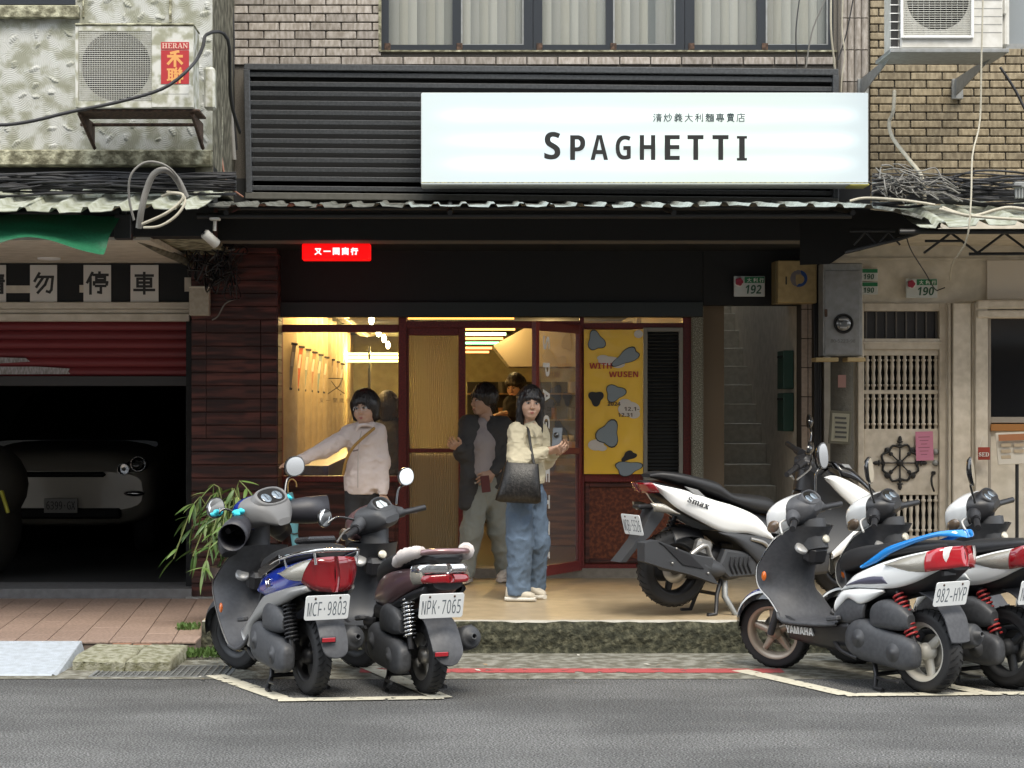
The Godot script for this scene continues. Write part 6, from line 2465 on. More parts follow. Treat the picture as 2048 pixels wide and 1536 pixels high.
func small_things() -> void:
	# weeds at the foot of the kerb
	var r2 := RandomNumberGenerator.new()
	r2.seed = 5
	for q in [[402, 1312, 0.02, 260, 0.16, 0.05, "low bright weeds growing at the foot of the kerb beside the drain"], [378, 1258, 0.11, 120, 0.07, 0.04, "small weeds in the corner where the tiles meet the kerb"]]:
		var c := G(q[0], q[1], q[2])
		var mb := MB.new()
		mb.flat()
		for k in q[3]:
			var p: Vector3 = c + Vector3(r2.randf_range(-q[4], q[4]), 0, r2.randf_range(-0.08, 0.08))
			var t := Vector3(r2.randf_range(-0.02, 0.02), q[5] * r2.randf_range(0.4, 1.2), r2.randf_range(-0.02, 0.03))
			var s := Vector3(r2.randf_range(-1, 1), 0, r2.randf_range(-1, 1)).normalized() * 0.006
			mb.tri(p - s, p + s, p + t)
			mb.tri(p + t * 0.6 - s * 2, p + t * 0.6 + s * 2, p + t * 1.1)
		var o := single("weeds", q[6], "weeds", mb, mat(0.07, 0.13, 0.025, 0.7))
		o.set_meta("kind", "stuff")
	# litter and dead leaves in the gutter
	for k in 16:
		var px := r2.randf_range(880, 1480)
		var py := r2.randf_range(1308, 1350)
		if k > 11:
			px = r2.randf_range(150, 450)
			py = r2.randf_range(1352, 1362)
		var mb := MB.new()
		var c := G(px, py) + Vector3(0, 0.012, 0)
		var a := r2.randf() * TAU
		var u := Vector3(cos(a), 0.1, sin(a)) * r2.randf_range(0.012, 0.03)
		var v := Vector3(-sin(a), 0.2, cos(a)) * r2.randf_range(0.006, 0.012)
		mb.flat()
		mb.tri(c - u, c + v, c + u)
		mb.tri(c - u, c + u, c - v)
		var o := single("dead_leaf", "", "", mb, mat(0.28, 0.19, 0.10, 0.8) if k % 3 else mat(0.5, 0.48, 0.42, 0.8))
		tag(o, "%s in the gutter, %s" % ["pale paper scrap" if k % 3 == 0 else "small dry brown leaf", "near the drain grate" if k > 11 else "below the mossy kerb"], "litter", "dry scraps in the gutter")
	plant()
	umbrella()

func plant() -> void:
	var base := W(464, 1190, 13.6)
	var p := thing("bamboo_plant", "bushy green bamboo plant in a dark pot against the timber pier", "plant", Vector3(base.x, 0.21, -13.75))
	var mb := MB.new()
	mb.lathe(Vector3(base.x, 0.215, -13.75), Vector3.UP, [Vector2(0, 0), Vector2(0, 0.13), Vector2(0.3, 0.17), Vector2(0.3, 0.15), Vector2(0.26, 0.0)], 20)
	part(p, "pot", mb, mat(0.05, 0.035, 0.03, 0.6))
	var r2 := RandomNumberGenerator.new()
	r2.seed = 31
	var stems := []
	for k in 13:
		var a := TAU * k / 13.0
		var lean := r2.randf_range(0.05, 0.22)
		var b := Vector3(base.x, 0.46, -13.75)
		var tip := b + Vector3(cos(a) * lean * 1.0 - 0.06, r2.randf_range(0.38, 0.66), sin(a) * lean)
		var droop := tip + Vector3(cos(a) * 0.13 - 0.03, -r2.randf_range(0.08, 0.42), sin(a) * 0.12 + 0.04)
		stems.append([b, b.lerp(tip, 0.6) + Vector3(0, 0.05, 0), tip, droop])
	for s in stems:
		mb = MB.new()
		mb.tube(curve(s, 12), 0.005, 5)
		part(p, "stem", mb, mat(0.10, 0.12, 0.03, 0.6))
	var lm := [mat(0.055, 0.11, 0.022, 0.5, {"back": Color(0.10, 0.2, 0.04)}), mat(0.09, 0.155, 0.035, 0.5, {"back": Color(0.12, 0.22, 0.05)}), mat(0.13, 0.185, 0.06, 0.5, {"back": Color(0.14, 0.22, 0.06)}), mat(0.035, 0.075, 0.015, 0.5, {"back": Color(0.06, 0.14, 0.03)})]
	var lmesh := []
	for v in 3:
		mb = MB.new()
		mb.smooth()
		var L := 0.125 + 0.03 * v
		for i in 6:
			var q := func(t, sd):
				var w: float = 0.0125 * sin(PI * pow(t, 0.75)) + 0.0004
				return Vector3(L * t, -0.35 * L * t * t, sd * w + 0.0) + Vector3(0, -absf(sd) * w * 0.35, 0)
			for sd in [[-1, 0], [0, 1]]:
				mb.quad(q.call(i / 6.0, sd[0]), q.call((i + 1) / 6.0, sd[0]), q.call((i + 1) / 6.0, sd[1]), q.call(i / 6.0, sd[1]))
		lmesh.append(mb.mesh())
	for k in 290:
		var s = curve(stems[k % 13], 12)
		var t := r2.randi_range(3, 11)
		var at: Vector3 = s[t]
		var o := MeshInstance3D.new()
		o.name = "leaf"
		o.mesh = lmesh[k % 3]
		o.material_override = lm[r2.randi() % 4]
		p.add_child(o, true)
		var dirv: Vector3 = (s[t] - s[t - 1]).normalized()
		var yaw := atan2(-dirv.z, dirv.x) + r2.randf_range(-1.3, 1.3)
		o.transform = Transform3D(Basis(Vector3.UP, yaw) * Basis(Vector3.BACK, r2.randf_range(-1.3, 0.1)) * Basis(Vector3.RIGHT, r2.randf_range(-0.6, 0.6)) * Basis.from_scale(Vector3.ONE * r2.randf_range(0.7, 1.2)), at - p.position)

func umbrella() -> void:
	var u := thing("folded_umbrella", "pale blue folded umbrella with a wooden crook handle hung on the shop front", "umbrella", W(588, 1080, 14.9))
	var mb := MB.new()
	mb.tube(curve([W(577, 1000, 14.9), W(576, 968, 14.9), W(583, 958, 14.9), W(592, 964, 14.9), W(593, 974, 14.9)], 14), 0.006, 6)
	part(u, "handle", mb, mat(0.32, 0.20, 0.07, 0.5))
	mb = MB.new()
	mb.tube([W(580, 985, 14.9), W(586, 1030, 14.9), W(588, 1064, 14.9), W(592, 1100, 14.9)], [0.02, 0.048, 0.03, 0.025], 10)
	part(u, "canopy", mb, mat(0.10, 0.27, 0.32, 0.7))
	mb = MB.new()
	mb.tube([W(578, 1066, 14.88), W(588, 1068, 14.86), W(598, 1066, 14.88)], 0.005, 5)
	part(u, "strap", mb, M.black_ink)

# ---------------------------------------------------------------- scooters: x forward, y up, z to the rider's right, origin under the rear axle
func v3(a: Array) -> Array:
	var out := []
	for q in a:
		out.append(Vector3(q[0], q[1], q[2]))
	return out

# a body panel between an upper and a lower edge, on one side (sg -1 left, 1 right), edges turned in
func panel(top: Array, bot: Array, sg: float, bulge := 0.015, off := 0.0, nx := 20, ny := 6) -> MB:
	var mb := MB.new()
	mb.smooth()
	var T := curve(v3(top), nx)
	var B := curve(v3(bot), nx)
	var g := []
	for i in nx:
		var col := []
		for k in range(-1, ny + 2):
			var v := clampf(float(k) / ny, 0, 1)
			var p: Vector3 = T[i].lerp(B[i], v)
			var z: float = p.z + off + bulge * sin(PI * v)
			if k < 0 or k > ny:
				z -= 0.022
			p.z = z * sg
			col.append(p)
		g.append(col)
	for i in nx - 1:
		for k in ny + 2:
			if sg < 0:
				mb.quad(g[i][k], g[i][k + 1], g[i + 1][k + 1], g[i + 1][k])
			else:
				mb.quad(g[i][k], g[i + 1][k], g[i + 1][k + 1], g[i][k + 1])
	for e in [0, nx - 1]:
		for k in range(1, ny + 1):
			var a: Vector3 = g[e][k]
			var b: Vector3 = g[e][k + 1]
			var n := Vector3(0, 0, -0.022 * sg)
			mb.quad(a, b, b + n, a + n)
	return mb

func panels(o: Node3D, called: String, top: Array, bot: Array, m: Material, bulge := 0.015, off := 0.0) -> void:
	for s in [-1.0, 1.0]:
		part(o, called, panel(top, bot, s, bulge, off), m, true)

# sheet across the bike: stations [x at the middle, x at the edge, y middle, y edge, half width]
func saddle(st: Array, thick: float, n := 12, power := 2.0) -> MB:
	var mb := MB.new()
	var M5 := []
	for q in st:
		M5.append(Vector3(q[0], q[2], 0))
	var E5 := []
	for q in st:
		E5.append(Vector3(q[1], q[3], q[4]))
	var cm := curve(M5, 40)
	var ce := curve(E5, 40)
	for side in 2:
		mb.smooth()
		var g := []
		for i in 40:
			var row := []
			for j in n * 2 + 1:
				var t := float(j - n) / n
				var w := pow(absf(t), power)
				var p := Vector3(lerpf(cm[i].x, ce[i].x, w), lerpf(cm[i].y, ce[i].y, w), ce[i].z * t)
				row.append(p + Vector3(thick * 0.7, -thick * 0.7, 0) * side)
			g.append(row)
		for i in 39:
			for j in n * 2:
				if side == 0:
					mb.quad(g[i][j], g[i + 1][j], g[i + 1][j + 1], g[i][j + 1])
				else:
					mb.quad(g[i][j], g[i][j + 1], g[i + 1][j + 1], g[i + 1][j])
		if side == 1:
			mb.smooth()
			for j in [0, n * 2]:
				for i in 39:
					var d := Vector3(thick * 0.7, -thick * 0.7, 0)
					mb.quad(g[i][j], g[i + 1][j], g[i + 1][j] - d, g[i][j] - d)
	return mb

# loft along x: stations [x, y middle, half height, half width, z middle]
func hull(st: Array, e := 2.6, n := 20) -> MB:
	var mb := MB.new()
	var c := []
	var r := []
	for q in st:
		c.append(Vector3(q[0], q[1], q[4] if q.size() > 4 else 0.0))
		r.append(Vector3(q[2], q[3], 0))
	var rings := []
	for i in st.size():
		rings.append(sring(c[i], Vector3(0, 0, r[i].y), Vector3(0, r[i].x, 0), e, n))
	# smooth in between
	var fine := []
	for j in n:
		var line := []
		for i in st.size():
			line.append(rings[i][j])
		var acc := []
		for i in st.size() - 1:
			for k in 4:
				var a = line[maxi(i - 1, 0)]
				var b = line[i]
				var d = line[i + 1]
				var f = line[mini(i + 2, st.size() - 1)]
				var w := k / 4.0
				acc.append(0.5 * ((2.0 * b) + (d - a) * w + (2.0 * a - 5.0 * b + 4.0 * d - f) * w * w + (3.0 * b - a - 3.0 * d + f) * w * w * w))
		acc.append(line[st.size() - 1])
		fine.append(acc)
	var out := []
	for i in fine[0].size():
		var ring := PackedVector3Array()
		for j in n:
			ring.append(fine[j][i])
		out.append(ring)
	return mb.loft(out)

func wheel(o: Node3D, at: Vector3, r: float, w: float, rim_r: float, m_rim: Material, spokes: int, steer := Transform3D()) -> void:
	var g := group_part(o, "wheel")
	g.transform = steer * Transform3D(Basis.IDENTITY, at)
	var mb := MB.new()
	var pr := []
	for k in 15:
		var a := PI * k / 14.0
		pr.append(Vector2(-cos(a) * w / 2 * (1.0 if k in range(2, 13) else 0.86), rim_r + (r - rim_r) * pow(sin(a), 0.62)))
	mb.lathe(Vector3.ZERO, Vector3.BACK, pr, 56)
	part(g, "tyre", mb, M.tyre, true)
	# tread grooves
	mb = MB.new()
	for k in 34:
		for s in [-1, 1]:
			var a := TAU * (k + (0.5 if s > 0 else 0.0)) / 34
			var c := Vector3(cos(a), sin(a), 0)
			var t := Vector3(-sin(a), cos(a), 0)
			var p0 := c * (r + 0.0012) + Vector3(0, 0, s * w * 0.06)
			var p1 := c * (r - 0.016) + Vector3(0, 0, s * w * 0.40) + t * 0.03
			mb.tube([p0, (p0 + p1) / 2 + c * 0.007, p1], 0.0028, 4)
	var tr := part(g, "tread_grooves", mb, M.black_matte, true)
	tr.set_meta("kind", "stuff")
	mb = MB.new()
	mb.lathe(Vector3.ZERO, Vector3.BACK, [Vector2(-w * 0.38, rim_r + 0.012), Vector2(-w * 0.40, rim_r), Vector2(-w * 0.34, rim_r - 0.018), Vector2(-w * 0.15, rim_r - 0.03), Vector2(w * 0.15, rim_r - 0.03), Vector2(w * 0.34, rim_r - 0.018), Vector2(w * 0.40, rim_r), Vector2(w * 0.38, rim_r + 0.012)], 48)
	for k in spokes:
		var a := TAU * k / spokes + 0.3
		var c := Vector3(cos(a), sin(a), 0)
		var t := Vector3(-sin(a), cos(a), 0)
		mb.loft([PackedVector3Array([c * 0.03 + t * 0.022 + Vector3(0, 0, 0.02), c * 0.03 - t * 0.022 + Vector3(0, 0, 0.02), c * 0.03 - t * 0.022 - Vector3(0, 0, 0.02), c * 0.03 + t * 0.022 - Vector3(0, 0, 0.02)]), PackedVector3Array([c * (rim_r - 0.02) + t * 0.016 + Vector3(0, 0, 0.016), c * (rim_r - 0.02) - t * 0.016 + Vector3(0, 0, 0.016), c * (rim_r - 0.02) - t * 0.016 - Vector3(0, 0, 0.016), c * (rim_r - 0.02) + t * 0.016 - Vector3(0, 0, 0.016)])])
	mb.lathe(Vector3.ZERO, Vector3.BACK, [Vector2(-w * 0.45, 0), Vector2(-w * 0.45, 0.035), Vector2(-0.02, 0.05), Vector2(0.02, 0.05), Vector2(w * 0.45, 0.035), Vector2(w * 0.45, 0)], 20)
	part(g, "rim", mb, m_rim, true)
	mb = MB.new()
	mb.lathe(Vector3(0, 0, w * 0.30), Vector3.BACK, [Vector2(0, 0.04), Vector2(0, 0.095), Vector2(0.005, 0.095), Vector2(0.005, 0.04)], 30)
	part(g, "brake_disc", mb, M.alloy, true)

func mirror_of(o: Node3D, base: Vector3, head: Vector3, size: Vector3, face: Basis, S: Transform3D, round_ := 2.6) -> void:
	var g := group_part(o, "mirror")
	g.transform = S
	var mb := MB.new()
	mb.tube(curve([base, base.lerp(head, 0.5) + Vector3(0.02, 0.01, 0), head + face * Vector3(0.01, -size.y * 0.8, 0)], 10), 0.0075, 6)
	part(g, "stem", mb, M.black_gloss, true)
	mb = MB.new()
	var rings := []
	for q in [[0.0, 1.0], [0.012, 1.0], [0.028, 0.8], [0.036, 0.35]]:
		rings.append(sring(head + face * Vector3(q[0], 0, 0), face * Vector3(0, 0, size.z * q[1]), face * Vector3(0, size.y * q[1], 0), round_, 26))
	mb.loft(rings)
	part(g, "shell", mb, M.black_gloss, true)
	mb = MB.new()
	mb.loft([sring(head + face * Vector3(-0.0015, 0, 0), face * Vector3(0, 0, size.z * 0.9), face * Vector3(0, size.y * 0.9, 0), round_, 26), sring(head + face * Vector3(-0.0018, 0, 0), face * Vector3(0, 0, size.z * 0.9), face * Vector3(0, size.y * 0.9, 0), round_, 26)])
	part(g, "glass", mb, M.mirror, true)

func number_plate(o: Node3D, at: Vector3, b: Basis, text: String, w := 0.26, h := 0.14) -> void:
	var g := group_part(o, "number_plate")
	g.transform = Transform3D(b, at)
	var mb := MB.new()
	var poly := PackedVector2Array()
	for c in [[1, 1, 0.0], [-1, 1, PI / 2], [-1, -1, PI], [1, -1, PI * 1.5]]:
		for k in 4:
			var a: float = c[2] + k * PI / 6
			poly.append(Vector2(c[0] * (w / 2 - 0.014) + cos(a) * 0.014, c[1] * (h / 2 - 0.014) + sin(a) * 0.014))
	mb.extrude(poly, Transform3D.IDENTITY, 0.004, 0.0012)
	part(g, "plate", mb, M.plate, true)
	letters(g, "lettering", text, Transform3D(Basis.IDENTITY, Vector3(0, -0.008, 0.0042)), h * 0.56, w * 0.88, M.plate_ink, 0.001, "Droid Sans Mono", 600)
	mb = MB.new()
	for s in [-1, 1]:
		mb.lathe(Vector3(s * w * 0.28, h * 0.38, 0.004), Vector3.BACK, [Vector2(0, 0.007), Vector2(0.004, 0.005), Vector2(0.004, 0)], 8)
	part(g, "bolt", mb, M.rust, true)

func spring(o: Node3D, a: Vector3, b: Vector3, m: Material) -> void:
	var g := group_part(o, "shock_absorber")
	var mb := MB.new()
	mb.cyl(a, b, 0.018, -1, 10)
	part(g, "damper", mb, M.plastic_dark, true)
	mb = MB.new()
	var ax := (b - a)
	var u := ax.cross(Vector3.BACK).normalized()
	var v := ax.cross(u).normalized()
	var pts := []
	for k in 121:
		var t := k / 120.0
		var an := t * TAU * 10
		pts.append(a + ax * (0.06 + 0.74 * t) + (u * cos(an) + v * sin(an)) * 0.034)
	mb.tube(pts, 0.0068, 5)
	part(g, "coil", mb, m, true)

const CYG := {
	"wb": 1.26, "rr": 0.236, "rf": 0.232, "tw": 0.125, "rim_r": 0.168, "steer": 0.42,
	"side_top": [[0.53, 0.55, 0.14], [0.42, 0.635, 0.165], [0.29, 0.69, 0.175], [0.15, 0.74, 0.175], [-0.03, 0.79, 0.165], [-0.17, 0.822, 0.14], [-0.26, 0.845, 0.10]],
	"side_bot": [[0.53, 0.545, 0.14], [0.41, 0.572, 0.165], [0.24, 0.581, 0.178], [0.075, 0.597, 0.178], [-0.06, 0.64, 0.165], [-0.16, 0.693, 0.14], [-0.24, 0.735, 0.10]],
	"lens_top": [[0.144, 0.728, 0.181], [-0.014, 0.776, 0.176], [-0.15, 0.81, 0.152]], "lens_bot": [[0.14, 0.72, 0.181], [-0.02, 0.695, 0.18], [-0.142, 0.70, 0.157]],
	"red_top": [[-0.152, 0.812, 0.153], [-0.22, 0.838, 0.12], [-0.27, 0.848, 0.0]], "red_bot": [[-0.145, 0.70, 0.158], [-0.22, 0.715, 0.13], [-0.29, 0.735, 0.0]],
	"low_top": [[0.55, 0.50, 0.165], [0.50, 0.545, 0.17], [0.42, 0.562, 0.177], [0.33, 0.572, 0.181], [0.17, 0.578, 0.179]], "low_bot": [[0.56, 0.42, 0.172], [0.455, 0.505, 0.18], [0.40, 0.50, 0.183], [0.33, 0.487, 0.183], [0.165, 0.565, 0.178]],
	"grey_top": [[0.56, 0.425, 0.17], [0.46, 0.505, 0.176], [0.31, 0.487, 0.18]], "grey_bot": [[0.56, 0.37, 0.172], [0.44, 0.365, 0.178], [0.33, 0.40, 0.18]],
	"core": [[0.52, 0.48, 0.06, 0.11], [0.3, 0.57, 0.09, 0.15], [0, 0.66, 0.10, 0.15], [-0.15, 0.73, 0.09, 0.13], [-0.25, 0.77, 0.06, 0.09]],
	"seat": [[0.62, 0.67, 0.03, 0.07], [0.58, 0.70, 0.065, 0.11], [0.45, 0.735, 0.07, 0.145], [0.3, 0.765, 0.062, 0.16], [0.16, 0.80, 0.052, 0.16], [0, 0.82, 0.042, 0.145], [-0.15, 0.84, 0.03, 0.12], [-0.22, 0.845, 0.018, 0.08]],
	"inner": [[0.80, 0.93, 0.90, 0.90, 0.15], [0.86, 1.05, 0.82, 0.815, 0.19], [0.93, 1.14, 0.71, 0.70, 0.21], [0.97, 1.18, 0.62, 0.63, 0.215], [0.98, 1.17, 0.52, 0.53, 0.21], [0.97, 1.07, 0.43, 0.455, 0.21], [0.93, 1.0, 0.365, 0.385, 0.215], [0.86, 0.95, 0.35, 0.34, 0.22], [0.66, 0.68, 0.35, 0.345, 0.22], [0.54, 0.52, 0.37, 0.36, 0.20], [0.50, 0.49, 0.47, 0.45, 0.16], [0.54, 0.52, 0.60, 0.60, 0.12], [0.57, 0.56, 0.66, 0.66, 0.10]],
	"apron": [[1.06, 0.935, 0.90, 0.90, 0.155], [1.2, 1.055, 0.82, 0.815, 0.195], [1.28, 1.145, 0.71, 0.70, 0.215], [1.31, 1.185, 0.62, 0.63, 0.22], [1.28, 1.175, 0.52, 0.53, 0.215], [1.18, 1.075, 0.43, 0.455, 0.215], [1.08, 1.005, 0.365, 0.385, 0.215]],
	"belly_top": [[1.0, 0.375, 0.185], [0.85, 0.335, 0.195], [0.66, 0.335, 0.195], [0.44, 0.365, 0.175]], "belly_bot": [[1.0, 0.22, 0.12], [0.79, 0.20, 0.13], [0.6, 0.19, 0.13], [0.49, 0.18, 0.13]],
	"cowl_front": [[1.20, 0.93, 0.03, 0.055], [1.18, 0.94, 0.075, 0.115], [1.11, 0.965, 0.1, 0.15], [1.03, 0.99, 0.095, 0.155]],
	"cowl_back": [[1.03, 0.99, 0.092, 0.15], [0.96, 1.0, 0.08, 0.135], [0.91, 1.01, 0.05, 0.1], [0.885, 1.015, 0.02, 0.06]],
	"gauge": [0.925, 1.075, 0.08, 0.05], "grip": [0.98, 0.97, 0.14, 0.90, 0.955, 0.35], "mirror": [0.97, 1.06, 0.15, 0.93, 1.28, 0.24],
	"plate_at": [-0.235, 0.585], "tail_z": -0.075,
	"mud": [[0.05, 0.05, 0.60, 0.59, 0.075], [-0.10, -0.10, 0.56, 0.55, 0.085], [-0.20, -0.20, 0.47, 0.46, 0.085], [-0.235, -0.235, 0.38, 0.37, 0.08], [-0.25, -0.25, 0.31, 0.315, 0.07]],
	"shock": [0.095, 0.575, -0.048, 0.254], "cvt_y": 0.0,
}

func scooter_pose(px: float, py: float, h: float, phi: float, right := false) -> Transform3D:
	var at := G(px, py, h)
	var a := deg_to_rad(phi)
	var f := Vector3(cos(a) if right else -cos(a), 0, -sin(a))
	return Transform3D(Basis(f, Vector3.UP, f.cross(Vector3.UP)), at)

func make_scooter(called: String, label: String, pose: Transform3D, S: Dictionary, C: Dictionary) -> Node3D:
	var o := thing(called, label, "scooter", pose.origin, "parked scooters")
	o.transform = pose
	var P := func(k): return S.get(k, CYG.get(k))
	var wb: float = P.call("wb")
	var rr: float = P.call("rr")
	var rf: float = P.call("rf")
	var lift: float = C.get("lift", 0.0)
	# steering turned about the fork's axis
	var ax := Vector3(-0.42, 0.9, 0).normalized()
	var piv := Vector3(wb - 0.33, 0.95, 0)
	var R := Basis(ax, P.call("steer"))
	var St := Transform3D(R, piv - R * piv)
	var mb: MB
	wheel(o, Vector3(0, rr, 0), rr, P.call("tw"), P.call("rim_r"), C.rim_rear, 3)
	wheel(o, Vector3(wb, rf, 0), rf, P.call("tw") - 0.01, P.call("rim_r"), C.rim, C.get("spokes", 5), St)
	# fork and front fender
	mb = MB.new()
	for s in [-1, 1]:
		mb.tube([Vector3(wb, rf, s * 0.075), Vector3(wb - 0.12, rf + 0.28, s * 0.075), Vector3(wb - 0.2, rf + 0.45, s * 0.06)], [0.022, 0.026, 0.024], 8)
	mb.cyl(Vector3(wb - 0.16, rf + 0.38, 0), Vector3(wb - 0.33, rf + 0.74, 0), 0.03, -1, 8)
	part(o, "fork", mb, M.plastic, true).transform = St
	mb = MB.new()
	mb.smooth()
	var g := []
	for i in 25:
		var a := lerpf(deg_to_rad(4), deg_to_rad(150), i / 24.0)
		var row := []
		for j in 11:
			var t := (j - 5) / 5.0
			var r2: float = rf + 0.045 - 0.05 * t * t - 0.02 * pow(absf(a - 1.2), 2.0)
			row.append(Vector3(wb + cos(a) * r2, rf + sin(a) * r2, t * 0.085))
		g.append(row)
	for i in 24:
		for j in 10:
			mb.quad(g[i][j], g[i][j + 1], g[i + 1][j + 1], g[i + 1][j])
	var fe := part(o, "front_fender", mb, C.fender, true)
	fe.transform = St
	if C.has("stripe"):
		for q in [[0.02, 0.33, C.stripe], [0.40, 0.72, M.white_paint]]:
			mb = MB.new()
			mb.smooth()
			for i in range(3, 15):
				for sg in [-1, 1]:
					var z0: float = 0.012 + 0.06 * q[0]
					var z1: float = 0.012 + 0.06 * q[1]
					var f := func(ii, z):
						var a := lerpf(deg_to_rad(4), deg_to_rad(150), ii / 24.0)
						var t: float = z / 0.085
						var r2: float = rf + 0.047 - 0.05 * t * t - 0.02 * pow(absf(a - 1.2), 2.0)
						return Vector3(wb + cos(a) * r2, rf + sin(a) * r2, z * sg)
					mb.quad(f.call(i, z0), f.call(i, z1), f.call(i + 1, z1), f.call(i + 1, z0))
			part(fe, "stripe", mb, q[2], true).set_meta("kind", "stuff")
	# leg shield, floor, apron, belly
	part(o, "floorboard", saddle(P.call("inner"), 0.012), C.inner, true)
	part(o, "leg_shield", saddle(P.call("apron"), 0.008, 12, 1.7), C.apron, true)
	if C.has("apron_stripe"):
		var st2 := []
		for q in P.call("apron"):
			st2.append([q[0] + 0.003, q[1] + 0.004, q[2], q[3], q[4] + 0.002])
		part(o, "shield_stripe", saddle([st2[1], st2[2]], 0.003, 12, 1.7), C.apron_stripe, true)
	panels(o, "belly_panel", P.call("belly_top"), P.call("belly_bot"), M.plastic_dark, 0.004)
	for s in [-1.0, 1.0]:
		mb = MB.new()
		var e := []
		for q in P.call("inner").slice(6, 10):
			e.append(Vector3(q[1], q[3] - 0.008, s * (q[4] + 0.004)))
		mb.tube(curve(e, 14), 0.012, 6)
		part(o, "floor_edge", mb, C.inner, true)
	mb = MB.new()
	mb.loft([sring(Vector3(P.call("inner")[3][0] + 0.06, P.call("inner")[4][2] + 0.06, -0.235), Vector3(0.0, 0, 0.006), Vector3(0, 0.001, 0), 2, 6), sring(Vector3(P.call("inner")[3][0] + 0.06, P.call("inner")[4][2] + 0.06, -0.235), Vector3(0, 0, 0.02), Vector3(0, 0.02, 0), 2, 12)])
	# body
	part(o, "body_core", hull(P.call("core")), M.plastic_dark, true)
	panels(o, "side_panel", P.call("side_top"), P.call("side_bot"), C.side, 0.018)
	panels(o, "lower_panel", P.call("low_top"), P.call("low_bot"), C.low, 0.012, 0.003)
	panels(o, "corner_panel", P.call("grey_top"), P.call("grey_bot"), C.get("corner", M.plastic_worn), 0.01)
	for s in [-1.0, 1.0]:
		part(o, "turn_signal", panel(P.call("lens_top"), P.call("lens_bot"), s, 0.016, 0.004, 14, 5), M.clear_lens, true)
	for s in [-1.0, 1.0]:
		part(o, "tail_light", panel(P.call("red_top"), P.call("red_bot"), s, 0.012, 0.014, 14, 5), C.get("red", M.red_lens), true)
	if C.has("decal"):
		panels(o, "side_decal", [[0.47, 0.585, 0.162], [0.36, 0.632, 0.174], [0.25, 0.664, 0.18], [0.17, 0.672, 0.18]], [[0.47, 0.577, 0.162], [0.36, 0.592, 0.174], [0.25, 0.60, 0.181], [0.12, 0.612, 0.181]], C.decal, 0.016, 0.0035)
	part(o, "seat", hull(P.call("seat"), 3.2, 24), M.seat, true)
	# handlebar cowl and controls
	part(o, "handlebar_cowl", hull(P.call("cowl_front"), 3.4, 24), C.cowl, true).transform = St
	part(o, "dashboard", hull(P.call("cowl_back"), 3.2, 24), C.get("dash", M.plastic_worn), true).transform = St
	var gg = P.call("gauge")
	var gb := Basis(Vector3.BACK, 0.75)
	var gc := Vector3(gg[0], gg[1], 0)
	var grings := []
	for q in [[-0.05, 1.25], [-0.006, 1.14], [0.004, 1.06], [0.004, 0.98], [-0.004, 0.94]]:
		grings.append(sring(gc + gb * Vector3(0, q[0], 0), Vector3(0, 0, gg[2] * q[1]), gb * Vector3(gg[3] * q[1], 0, 0), 2.4, 22))
	mb = MB.new()
	mb.loft(grings, false, false)
	var ga := part(o, "gauge", mb, C.get("dash", M.plastic_worn), true)
	ga.transform = St
	mb = MB.new()
	mb.loft([sring(gc + gb * Vector3(0, -0.006, 0), Vector3(0, 0, gg[2] * 0.96), gb * Vector3(gg[3] * 0.96, 0, 0), 2.4, 22), sring(gc + gb * Vector3(0, -0.003, 0), Vector3(0, 0, gg[2] * 0.95), gb * Vector3(gg[3] * 0.95, 0, 0), 2.4, 22)])
	part(ga, "face", mb, M.black_gloss, true)
	for s in [-1, 1]:
		if C.has("one_dial") and s > 0:
			continue
		var dz: float = 0.0 if C.has("one_dial") else s * gg[2] * 0.42
		var dr: float = 0.042 if C.has("one_dial") else gg[3] * 0.55
		mb = MB.new()
		mb.lathe(gc + gb * Vector3(-0.004, -0.002, dz), gb * Vector3.UP, [Vector2(0, dr), Vector2(0.001, dr * 0.97), Vector2(0.001, 0.0)], 6 if C.has("one_dial") else 18)
		var dl := part(ga, "dial", mb, C.get("dial", M.dial), true)
		mb = MB.new()
		mb.box(gc + gb * Vector3(0.0, 0.0004, dz), Vector3(dr * 1.4, 0.001, 0.004), gb)
		part(dl, "needle", mb, M.plastic_dark, true)
	mb = MB.new()
	mb.tube([Vector3(piv.x + 0.03, 0.92, 0), Vector3(piv.x - 0.02, 0.75, 0)], [0.1, 0.085], 12)
	part(o, "neck", mb, C.get("neck", M.plastic), true)
	var gr = P.call("grip")
	for s in [-1, 1]:
		if not C.has("bare_bars"):
			mb = MB.new()
			mb.tube(curve([Vector3(gr[0] + 0.03, gr[1] + 0.01, s * gr[2] * 0.5), Vector3(gr[0] + 0.01, gr[1] + 0.015, s * gr[2]), Vector3(gr[0] - 0.005, gr[1] + 0.005, s * (gr[2] + 0.05)), Vector3(gr[0] - 0.02, gr[1], s * (gr[2] + 0.07))], 8), [0.06, 0.055, 0.05, 0.046, 0.042, 0.038, 0.034, 0.03], 12)
			part(o, "cowl_ear", mb, C.get("dash", M.plastic_worn), true).transform = St
			mb = MB.new()
			mb.ball(Vector3(gr[0] + 0.14, gr[1] - 0.045, s * 0.158), Vector3(0.055, 0.035, 0.02), Basis(Vector3.UP, s * 0.35) * Basis(Vector3.BACK, -0.5))
			part(o, "front_signal", mb, mat(0.14, 0.10, 0.07, 0.12, {"coat": 1.0}), true).transform = St
		mb = MB.new()
		mb.tube([Vector3(gr[0], gr[1], s * gr[2]), Vector3(lerpf(gr[0], gr[3], 0.35), lerpf(gr[1], gr[4], 0.35), s * lerpf(gr[2], gr[5], 0.35))], [0.032, 0.026], 10)
		mb.tube([Vector3(lerpf(gr[0], gr[3], 0.35), lerpf(gr[1], gr[4], 0.35), s * lerpf(gr[2], gr[5], 0.35)), Vector3(gr[3], gr[4], s * gr[5])], [0.019, 0.0185], 12)
		part(o, "grip", mb, M.plastic_dark, true).transform = St
		mb = MB.new()
